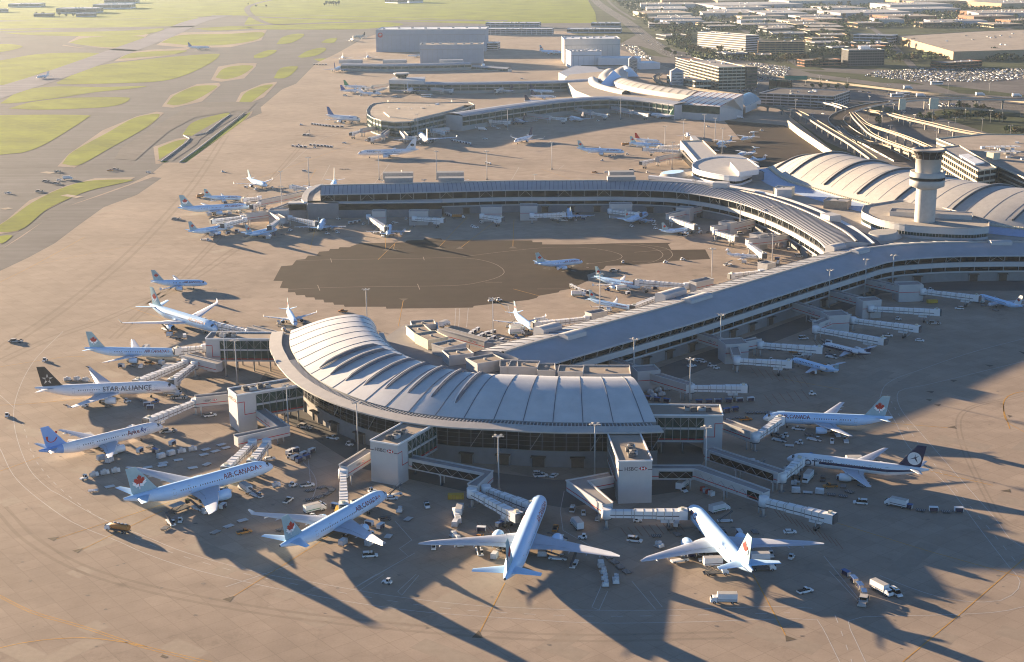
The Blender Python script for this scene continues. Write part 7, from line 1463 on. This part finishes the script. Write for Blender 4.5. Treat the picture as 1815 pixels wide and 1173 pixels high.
viaduct([(1478, 205, 5), (1483, 218, 5), (1500, 236, 5), (1520, 246, 5), (1545, 252, 5), (1575, 258, 4), (1640, 282, 4)], 5, 'low sunlit ramp inside the curve of the flyover', wall='beige')
viaduct([(1650, 190, 6), (1720, 192, 6), (1815, 198, 6), (1860, 203, 6)], 9, 'lower crossing ramp beneath the flyover at the right', wall='beige')
viaduct([(1300, 128, 5), (1390, 137, 5), (1505, 149, 5), (1632, 164, 5), (1740, 172, 5), (1830, 182, 5)], 6, 'long low pale-edged ramp beyond the parking garage', wall='beige', pil=False)
viaduct([(1170, 130, 6), (1162, 137, 6), (1172, 146, 6), (1210, 154, 6), (1260, 161, 6), (1330, 170, 6)], 8, 'curved approach ramp by the cream hotel block', wall='beige')
def wallseg(nm, pts, h, th, m, label, cat='wall'): wallrun(nm, pts, h, th, m, label, cat)
wallseg('noise_wall', [(1396, 224), (1416, 240), (1474, 280)], 7, .8, 'cream', 'long bright screen wall along the airfield edge beside the ramp')
band_block('parking_garage', pxrect(1345, 186, 1476, 192, 75), 15, 'multi-storey parking garage with pale roof deck, right of the far hall', 'garage', 4, 'wall', 'black', 'lot_mat', step=9)
b = None
t = band_block('garage_core', pxrect(1363, 170, 1395, 172, 12), 22, 'small green-glazed stair block on the garage roof', 'building', 2, 'green_glass', 'glass', 'roof_grey')
# terminal link beside tower and the second garage
t = band_block('station_building', ids([(1664, 262), (1734, 303), (1766, 298), (1700, 258)], 20), 20, 'cream-banded station building with flat roof right of the control tower', 'building', 4, 'cream', 'glass', 'roof_grey', step=7)
b = MB(); b.prism(ids([(1700, 275), (1716, 273), (1745, 288), (1728, 291)], 21), 20.2, 21.5, 'white'); b.build('white_roof_panel', t)
band_block('glass_block', pxrect(1735, 336, 1767, 336, 22), solve_top(1735, 336, 298), 'dark glass block at the right end of the cream station building', 'building', 5, 'dgrey', 'glass', 'canopy', step=6)
t = band_block('parking_garage', ids([(1660, 246), (1700, 262), (1770, 296), (1830, 322), (1950, 300), (1900, 240), (1740, 238)], 17), 17, 'large parking garage deck at the right edge with bright side wall', 'garage', 4, 'cream', 'black', 'roof_tan', step=8, mull=False)
b = MB()
for k in range(6):
    for j in range(2): p = at(1755+k*9, 262-k*.2+j*9-4, 21); b.box((p.x, p.y, 20), (5, 9, .3), 'white', .9); b.tube((p.x, p.y, 17), (p.x, p.y, 20), .2, .2, 'white', 6)
b.build('shade_panels', t)
b = MB(); p = at(1760, 282, 17); b.box((p.x, p.y, 17), (8, 8, 6), 'cream', .5); b.build('stair_head', t)
# ============================================================ INDUSTRIAL TOWN
band_block('office_block', pxrect(1236, 84, 1321, 92, 32), solve_top(1272, 90, 62), 'white and black banded office block, largest in the upper right', 'office building', 7, 'pale', 'black', 'roof_grey', step=60, mull=False)
band_block('office_block', pxrect(1344, 97, 1425, 97, 30), 24, 'tan and white office block right of the banded one', 'office building', 6, 'tan', 'glass', 'roof_tan', step=10)
t = band_block('office_block', pxrect(1503, 117, 1566, 116, 38), solve_top(1530, 118, 90), 'dark six-storey office block with roof sign', 'office building', 6, 'dgrey', 'black', 'roof_grey', step=4, rim='canopy')
b = MB(); P = pxrect(1505, 116, 1566, 116, 38); hh = solve_top(1530, 118, 90); a, c = Vector((*P[0], hh+1)), Vector((*P[1], hh+1)); u = (c-a).normalized(); text_flat(b, 'ORLANDO', a.lerp(c, .5), u, (0, 0, 1), 3.2, 'white'); b.build('roof_sign', t, recalc=False)
b = MB(); b.prism([(a.lerp(c, .35).x, a.y+12), (a.lerp(c, .65).x, a.y+12), (a.lerp(c, .65).x, a.y+26), (a.lerp(c, .35).x, a.y+26)], hh, hh+5, 'white'); b.build('plant_room', t)
band_block('office_block', pxrect(1512, 76, 1580, 78, 36), 17, 'white office block with stepped upper floor, upper right', 'office building', 3, 'pale', 'black', 'canopy', step=12)
band_block('office_block', pxrect(1426, 118, 1490, 116, 30), 10, 'low brown and white office left of the dark office block', 'office building', 2, 'brick', 'glass', 'roof_tan', step=10)
band_block('brick_building', pxrect(1676, 122, 1740, 118, 34), 9, 'low red brick building beyond the crowded car park', 'building', 2, 'brick', 'glass', 'roof_grey', step=9)
t = band_block('warehouse', ids([(1590, 64), (1690, 92), (1900, 86), (1900, 50), (1740, 55)], 14), 14, 'enormous brown-roofed warehouse at the right edge', 'warehouse', 0, 'tan', 'glass', 'roof_tan')
b = MB(); b.prism(pxrect(1688, 95.5, 1900, 90, 4), 0, 13.5, 'plane_blue'); b.build('blue_front', t)
rr = random.Random(11); EXC = [(1225, 55, 1330, 95), (1335, 70, 1432, 100), (1420, 100, 1575, 120), (1505, 50, 1590, 80), (1585, 50, 1830, 98), (1670, 105, 1750, 125)]
def road_clear(x, y):
    for pts in ([(1040, -20), (1060, 5), (1110, 38), (1140, 62), (1170, 85), (1200, 100)],):
        for (x0, y0), (x1, y1) in zip(pts, pts[1:]):
            t_ = max(0, min(1, ((x-x0)*(x1-x0)+(y-y0)*(y1-y0))/((x1-x0)**2+(y1-y0)**2))); 
            if math.hypot(x-x0-t_*(x1-x0), (y-y0-t_*(y1-y0))*2) < 22: return False
    return True
PLACED = []
WK = [('grey-roofed pale', 'town_pale', 'roof_grey'), ('tan-roofed cream', 'town_cream', 'roof_tan'), ('brown-walled', 'tan', 'roof_grey'), ('pale-roofed', 'town_grey', 'canopy'), ('brick-walled', 'brick', 'roof_tan'), ('dark-roofed grey', 'town_grey', 'roof_grey'), ('blue-grey', 'hangar', 'roof_grey')]
for row, (y0, y1, n, sx, sy, hh) in enumerate(((96, 104, 8, 50, 35, 8), (80, 92, 13, 70, 45, 8), (64, 78, 19, 90, 60, 8), (48, 62, 24, 115, 75, 9), (34, 47, 24, 160, 100, 10), (20, 33, 20, 230, 150, 11), (8, 19, 15, 350, 210, 13), (-8, 6, 13, 430, 240, 14), (-30, -10, 9, 500, 300, 15))):
    for _ in range(n):
        for tr in range(12):
            y = rr.uniform(y0, y1); xmin = 1075+max(0, y)*1.35; x = rr.uniform(xmin+10, 1830)
            lx, ly = sx*rr.uniform(.45, 1.0), sy*rr.uniform(.7, 1.3); p = at(x, y); wpx = lx*.5*.00473*(y+95)*1.0
            if not road_clear(x, y) or not road_clear(x-wpx, y): continue
            if any(a-wpx < x < c+wpx and b_-1 < y < d+2 for a, b_, c, d in EXC): continue
            if any(abs(p.x-q[0]) < (lx+q[2])/2+10 and abs(p.y+ly/2-q[1]) < (ly+q[3])/2+10 for q in PLACED): continue
            break
        else: continue
        PLACED.append((p.x, p.y+ly/2, lx, ly)); nm, wm, rm = rr.choice(WK); fl = (2 if rr.random() < .3 else 1) if row < 4 else 0
        zone = 'in the nearest row of the town' if row < 2 else 'in the lower part of the town' if row == 2 else 'in the middle of the industrial town' if row == 3 else 'in the upper part of the town' if row == 4 else 'in the far town' if row == 5 else 'in the farthest town near the top edge'
        t = band_block('warehouse', rect(x, y, lx, ly, R(rr.choice([8, 8, 8, -4, 12]))), hh*rr.uniform(.8, 1.3)*(1.3 if fl == 2 else 1), None, 'warehouse', fl, wm, 'glass', rm, mull=row < 3, step=9, regz=zone, one=nm+' low building', many=nm+' low buildings', group='low industrial buildings of the town', parapet=row < 3)
# ============================================================ TREES
def tree_proto(sd, dry=False):
    r = random.Random(sd); H = 9.0; t = thing('tree', (0, 0, 0)); b = MB(); b.tube((0, 0, 0), (0, 0, H*.45), .35, .2, 'bark', 7)
    for k in range(5): a = r.uniform(0, 2*pi); b.tube((0, 0, H*(.25+.05*k)), (math.cos(a)*2.2, math.sin(a)*2.2, H*(.5+.06*k)), .14, .05, 'bark', 5)
    b.build('trunk', t); b = MB(); cl = [(r.uniform(-2.2, 2.2), r.uniform(-2.2, 2.2), H*r.uniform(.42, .9), r.uniform(1.2, 2.1)) for _ in range(11)]
    for cx, cy, cz, cr in cl:
        for _ in range(44):
            v = Vector((r.gauss(0, 1), r.gauss(0, 1), r.gauss(0, 1))).normalized(); p = Vector((cx, cy, cz))+Vector((v.x, v.y, v.z*.8))*cr*r.uniform(.65, 1.08); s = r.uniform(.35, .7)
            u = v.cross(Vector((r.random(), r.random(), r.random()))).normalized(); w_ = (v*.5+Vector((r.gauss(0, .5), r.gauss(0, .5), r.gauss(0, .5)))).cross(u).normalized(); b.face([p-u*s, p+w_*s, p+u*s, p-w_*s*.6], 'leaves_dry' if dry else 'leaves')
    b.build('crown', t, recalc=False); reg_kids(t); return t
TP = [tree_proto(i, i in (3, 5)) for i in range(6)]; TU = set()
TR = 0
def tree(x, y, s, zone, k=None):
    global TR
    k = rr.randrange(6) if k is None else k
    if k in TU: o = copy_tree(TP[k])
    else: o = TP[k]; TU.add(k)
    o.location = at(x, y); o.rotation_euler = (0, 0, rr.uniform(0, 6.28)); q = s*rr.uniform(.8, 1.25); o.scale = (q*rr.uniform(.9, 1.25), q*rr.uniform(.9, 1.25), q)
    d = k in (3, 5); reg(o, 'brownish autumn tree' if d else 'dark green tree', 'brownish autumn trees' if d else 'dark green trees', 'tree', zone, 'trees around the town and roads')
for x0, y0, x1, y1, n, s, z, k in ((1378, 112, 1425, 109, 8, 1.5, 'before the tan and white office', 3), (1444, 118, 1468, 117, 4, 1.4, 'before the low brown office', 5), (1582, 110, 1625, 108, 9, 1.2, 'right of the dark office block', None), (1210, 85, 1262, 100, 12, 1.2, 'left of the banded office block', 5), (1600, 85, 1615, 82, 3, 1.6, 'at the corner of the enormous warehouse', 3), (1640, 86, 1690, 100, 9, 1.3, 'by the blue front of the enormous warehouse', None), (1690, 103, 1815, 105, 14, 1.1, 'below the enormous warehouse', None), (1345, 105, 1378, 104, 5, 1.0, 'below the banded office block', None),
    (1630, 212, 1660, 216, 6, .9, 'in the ramp gardens', None), (1675, 208, 1780, 215, 12, 1.0, 'in the planting beneath the flyover', None), (1700, 195, 1760, 202, 8, 1.0, 'behind the flyover columns', None), (1780, 235, 1810, 240, 5, .9, 'at the right edge by the ramps', None), (1555, 218, 1560, 222, 2, .9, 'between the guideways', None), (1440, 155, 1500, 158, 5, .9, 'beside the garage', None), (1180, 92, 1195, 98, 4, 1.0, 'at the boulevard bend', None),
    (575, 10, 600, 9, 7, 1.6, 'clumped in the far field', 0), (60, 28, 130, 30, 6, 1.2, 'by the far left hangars', None), (440, 10, 470, 14, 3, 1.0, 'beside the far field lane', None)):
    for i in range(n): q = (i+rr.uniform(-.3, .3))/max(1, n-1); tree(x0+(x1-x0)*q, y0+(y1-y0)*q+rr.uniform(-1.2, 1.2), s, z, k)
for i in range(46):
    q = i/45; x = 1075+(1200-1075)*q+rr.uniform(-3, 3); y = 0+78*q**1.05+rr.uniform(-1.5, 1.5); tree(x+9, y, 1.5, 'lining the diagonal boulevard')
n = 0
while n < 128:
    y = rr.choice([rr.uniform(0, 30), rr.uniform(20, 60), rr.uniform(50, 100)]); x = rr.uniform(1090+y*1.35, 1815); p = at(x, y)
    if not road_clear(x, y) or any(a-3 < x < c+3 and b_ < y < d for a, b_, c, d in EXC): continue
    if any(abs(p.x-q[0]) < q[2]/2+4 and abs(p.y-q[1]) < q[3]/2+4 for q in PLACED): continue
    n += 1; zone = 'among the farthest low buildings' if y < 25 else 'among the town\'s upper buildings' if y < 50 else 'among the town\'s middle buildings' if y < 75 else 'among the town\'s nearest buildings'
    tree(x, y, 1.55, zone)
# woodland haze of green between the buildings: one mass nobody could count
b = MB(); r = random.Random(5)
for _ in range(6500):
    y = -10+118*r.random()**1.5; x = r.uniform(1085+max(0, y)*1.3, 1840)
    if not road_clear(x, y): continue
    c = at(x, y); 
    if any(abs(c.x-q[0]) < q[2]/2+3 and abs(c.y-q[1]) < q[3]/2+3 for q in PLACED) or any(a < x < cc and b_ < y < d for a, b_, cc, d in EXC): continue
    s0 = r.uniform(3.0, 7.5)
    for _ in range(16):
        v = Vector((r.gauss(0, 1), r.gauss(0, 1), abs(r.gauss(0, .7)))); p = c+v*s0*.55; p.z += s0*.45; u = Vector((r.gauss(0, 1), r.gauss(0, 1), r.gauss(0, 1))).normalized(); w_ = u.cross(Vector((r.gauss(0, 1), r.gauss(0, 1), r.gauss(0, 1)))).normalized(); k = s0*.33; b.face([p-u*k, p+w_*k, p+u*k, p-w_*k], 'leaves')
tag(b.build('shrubbery', org=(0, 0, 0), recalc=False), 'dark green hedges and undergrowth between the town buildings', 'shrubs', kind='stuff')
# ============================================================ CARS
FC = {}
def far_car(x, y, h, zone, kind=None, s=1.0, zz=0):
    kind = kind or rr.choice(['white', 'dgrey', 'silver', 'dgrey', 'blue', 'dgrey', 'silver', 'dgrey'])
    if kind not in FC:
        b = MB(); loft_body(b, [(-2.3, .88, .3, .95, .8), (2.2, .88, .3, .85, .8), (2.3, .8, .4, .7, .7)], kind); loft_body(b, [(-1.9, .85, .9, 1.0, .75), (-1.4, .85, .9, 1.45, .68), (.5, .85, .9, 1.45, .68), (1.3, .85, .85, .9, .75)], 'glass'); b.box((-.45, 0, 1.46), (1.9, 1.35, .05), kind)
        o = b.build('parked_car', org=(0, 0, 0)); FC[kind] = o
    else: o = FC[kind].copy(); COL.objects.link(o)
    p = at(x, y, zz); o.location = p; o.rotation_euler = (0, 0, h); o.scale = (s, s, s); cn = {'white': 'white', 'silver': 'silver', 'dgrey': 'dark', 'blue': 'blue'}[kind]
    o['label'] = f'small {cn} car {zone}'; o['category'] = 'car'; o['group'] = f'{cn} cars {zone}'; return o
NC = 0; stuff = MB()
def lot(poly, rot, zone, dens, sx=6.5, sy=2.9, cap=400, zz=0):
    global NC
    P = ids(poly, zz); cx, cy = sum(p[0] for p in P)/len(P), sum(p[1] for p in P)/len(P); ca, sa = math.cos(rot), math.sin(rot)
    def inside(x, y):
        c = False
        for i in range(len(P)):
            (x0, y0), (x1, y1) = P[i], P[i-1]
            if (y0 > y) != (y1 > y) and x < (x1-x0)*(y-y0)/(y1-y0)+x0: c = not c
        return c
    sp = []
    ext = max(math.hypot(p[0]-cx, p[1]-cy) for p in P); r_ = -ext; row = 0
    while r_ < ext:
        c_ = -ext
        while c_ < ext:
            x, y = cx+c_*ca-r_*sa, cy+c_*sa+r_*ca
            if inside(x, y) and rr.random() < dens: sp.append((x, y))
            c_ += sy
        r_ += sx if row % 2 else sx+5.5; row += 1
    sp.sort(key=lambda q: q[1])
    for i, (x, y) in enumerate(sp):
        u, v = topx((x, y, zz)); 
        if not (-5 < u < 1820): continue
        if i < cap: far_car(u, v, rot+pi/2+(pi if rr.random() < .5 else 0), zone, zz=zz); NC += 1
        else:
            m = rr.choice(['white', 'silver', 'dgrey', 'dgrey', 'blue']); stuff.box((x, y, zz+.3), (4.4, 1.75, .65), m, rot+pi/2); stuff.box((x, y, zz+.95), (2.3, 1.5, .5), 'glass', rot+pi/2, m)
lot([(1550, 127), (1640, 121), (1815, 122), (1830, 140), (1720, 145), (1620, 144), (1530, 134)], R(4), 'in the crowded lot beyond the ramps', .5, cap=150)
lot([(1290, 118), (1340, 112), (1400, 120), (1395, 140), (1330, 145), (1300, 150), (1285, 135)], R(10), 'in the lot right of the cream hotel', .45, cap=40)
lot([(1300, 142), (1345, 146), (1345, 165), (1310, 168)], R(10), 'in the lot before the garage', .4, cap=14)
lot([(1100, 78), (1130, 82), (1150, 100), (1160, 112), (1120, 95)], R(20), 'in the lot by the right hangars', .4, cap=20)
lot([(1355, 132), (1470, 142), (1465, 148), (1350, 138)], R(5), 'in the lot behind the garage', .4, cap=16)
lot([(1640, 181), (1700, 184), (1700, 192), (1650, 190)], R(5), 'under the flyover', .5, cap=14)
lot([(1560, 186), (1610, 186), (1620, 200), (1580, 198)], R(5), 'beside the flyover bend', .08, cap=6)
lot([(1240, 96), (1330, 97), (1335, 108), (1245, 106)], R(8), 'by the banded office block', .35, cap=16)
for i in range(70):      # traffic on the boulevard
    q = rr.random(); pts = [(1045, -5), (1060, 5), (1110, 38), (1140, 62), (1170, 85), (1200, 100)]; k = min(4, int(q*5)); f = q*5-k; x = pts[k][0]+(pts[k+1][0]-pts[k][0])*f; y = pts[k][1]+(pts[k+1][1]-pts[k][1])*f
    a, c = at(*pts[k]), at(*pts[k+1]); h_ = math.atan2(c.y-a.y, c.x-a.x); p = at(x, y)+Vector((-math.sin(h_), math.cos(h_), 0))*rr.choice([-13, -9, -5, 5, 9, 13]); far_car(*topx(p), h_, 'driving on the diagonal boulevard')
for i in range(26):
    q = rr.random(); x = 1300+510*q; y = 141+48*q; far_car(x, y+rr.uniform(-1.5, 1.5), R(-10), 'on the wide road beyond the ramps')
for x, y, z_ in ((1459, 203, 8), (1486, 227, 5), (1490, 233, 4), (1521, 243, 3), (1652, 176, 13), (1579, 181, 12)): far_car(x, y-1, R(-60) if x < 1530 else 0, 'driving on the flyover', 'white', zz=z_)
for n_ in range(1100):    # glints of the many further cars
    y = -8+100*rr.random()**1.3; x = rr.uniform(1090+max(0, y)*1.35, 1815); p = at(x, y)
    if any(abs(p.x-q[0]) < q[2]/2+2 and abs(p.y-q[1]) < q[3]/2+2 for q in PLACED) or any(a < x < c and b_ < y < d for a, b_, c, d in EXC): continue
    for k in range(rr.choice([1, 2, 3])): m = rr.choice(['white', 'white', 'silver', 'dgrey']); stuff.box((p.x+k*3, p.y, 0), (1.8, 4.4, 1.4), m, .15)
tag(stuff.build('distant_cars', org=(0, 0, 0), recalc=False), 'countless tiny parked cars scattered through the far town', 'cars', kind='stuff')
# lamps, gantry sign, lorries
def lamp_proto():
    t = thing('street_lamp', (0, 0, 0)); b = MB(); b.tube((0, 0, 0), (0, 0, 14), .22, .14, 'canopy', 6); b.build('pole', t); b = MB(); b.beam((-2.2, 0, 14), (2.2, 0, 14), .2, .2, 'canopy'); b.box((-2.2, 0, 13.8), (1.4, .5, .25), 'white'); b.box((2.2, 0, 13.8), (1.4, .5, .25), 'white'); b.build('lamp_head', t); reg_kids(t); return t
lp = lamp_proto()
for i, (x, y) in enumerate([(1400, 215), (1440, 222), (1497, 215), (1540, 212), (1563, 225), (1577, 245), (1601, 222), (1620, 225), (1652, 222), (1692, 231), (1740, 233), (1710, 215), (1755, 217), (1776, 216), (1790, 245), (1600, 180), (1540, 190), (1575, 168), (1680, 165), (1753, 165), (1365, 185), (1410, 196), (1452, 150), (1502, 155), (1390, 132), (1583, 205), (1659, 255), (1714, 260), (1640, 200), (1680, 240)]):
    o = lp if i == 0 else copy_tree(lp); o.location = at(x, y); o.rotation_euler = (0, 0, i*.7); reg(o, 'tall twin-headed street lamp', 'tall twin-headed street lamps', 'street lamp', 'among the ramps' if y > 190 else 'along the far roads', 'street lamps of the roads')
for k, (x, y, kind, z_) in enumerate(((1609, 158, 'box', 0), (1632, 172, 'box', 0), (1590, 172, 'bus', 0), (1802, 172, 'box', 0), (1737, 170, 'box', 0), (1600, 169, 'bus', 0), (1660, 150, 'bus', 0))): put(kind, x, y, 5, 1.5)
t = thing('gantry_sign', tuple(at(1410, 150)[:2])+(0,), 'green overhead highway sign beyond the parking garage', 'sign'); p = at(1410, 150); b = MB(); b.box((p.x, p.y, 7), (34, .4, 6), 'sign_green'); b.build('panel', t); b = MB()
for s in (-15, 15): b.tube((p.x+s, p.y+.5, 0), (p.x+s, p.y+.5, 10), .3, .3, 'canopy', 6)
b.build('post', t)
for i, (x, y, w_) in enumerate(((1598, 206, 9), (1654, 205, 12))):
    p = at(x, y); t = thing('billboard', (p.x, p.y, 0)); b = MB(); b.box((p.x, p.y, 8), (w_, 1.2, 13), 'cream', .3); b.build('panel', t); b = MB(); b.tube((p.x, p.y, 0), (p.x, p.y, 8), .8, .8, 'concrete_wall', 8); b.build('post', t); reg(t, 'tall cream billboard on a post', 'tall cream billboards', 'billboard', 'just below the flyover')
# ============================================================ LABELS of things that come in numbers
WORDN = ['', 'leftmost', 'second from left', 'third from left', 'fourth from left', 'fifth from left', 'sixth from left', 'seventh from left', 'eighth from left', 'ninth from left', 'tenth from left', 'eleventh from left', 'twelfth from left', 'thirteenth from left', 'fourteenth from left', 'fifteenth from left']
NUM = ['zero', 'one', 'two', 'three', 'four', 'five', 'six', 'seven', 'eight', 'nine', 'ten', 'eleven', 'twelve', 'thirteen', 'fourteen', 'fifteen', 'sixteen', 'seventeen', 'eighteen', 'nineteen', 'twenty']
groups = {}
for o, one, many, zone in REG: groups.setdefault((one, many, zone), []).append(o)
for (one, many, zone), L_ in groups.items():
    L_.sort(key=lambda o: topx(o.location)[0]); n = len(L_)
    for i, o in enumerate(L_):
        if n == 1: o['label'] = f'{one} {zone}'
        elif n == 2: o['label'] = f'{("left", "right")[i]}-hand {one} of two {zone}'
        elif i == n-1: o['label'] = f'rightmost of {NUM[n] if n <= 20 else "many"} {many} {zone}'
        elif i < 15: o['label'] = f'{WORDN[i+1]} of {NUM[n] if n <= 20 else "many"} {many} {zone}'
        else:
            k = n-1-i
            o['label'] = f'{one} {zone}, {NUM[k] if k <= 20 else "far"} places before the rightmost'
for o, one, many, zone in REG:
    l = o['label']; wc = lambda t: len(t.replace('-', ' ').split())
    if wc(l) > 15 or len(l.split()) > 15:
        h_ = l.split(' of ')[0]; o['label'] = f'{h_} {one} {zone}' if ' from left of ' in l or l.startswith(('leftmost', 'rightmost')) else l
        if wc(o['label']) > 16: o['label'] = f'{h_} {o["category"]} {zone}'
    if wc(o['label']) > 16: print('LONG', o['label'])
for o in sc.objects:
    if '_org' in o: del o['_org']
    if '_p' in o: del o['_p']
# ============================================================ HAZE
HZ = MB(); HZ.box((1000, 6500, -1.6), (22000, 14000, 212.0), 'white')
hz = HZ.build('haze', org=(0, 0, 0)); hz.data.materials.clear()
hm = bpy.data.materials.new('haze_air'); hm.use_nodes = True; n = hm.node_tree; n.nodes.clear()
pv = n.nodes.new('ShaderNodeVolumePrincipled'); pv.inputs['Color'].default_value = (.62, .79, 1.0, 1); pv.inputs['Density'].default_value = HAZE; pv.inputs['Anisotropy'].default_value = .35
ou = n.nodes.new('ShaderNodeOutputMaterial'); n.links.new(pv.outputs[0], ou.inputs['Volume']); hz.data.materials.append(hm); tag(hz, 'thin pale haze over the airport', 'haze', kind='stuff')
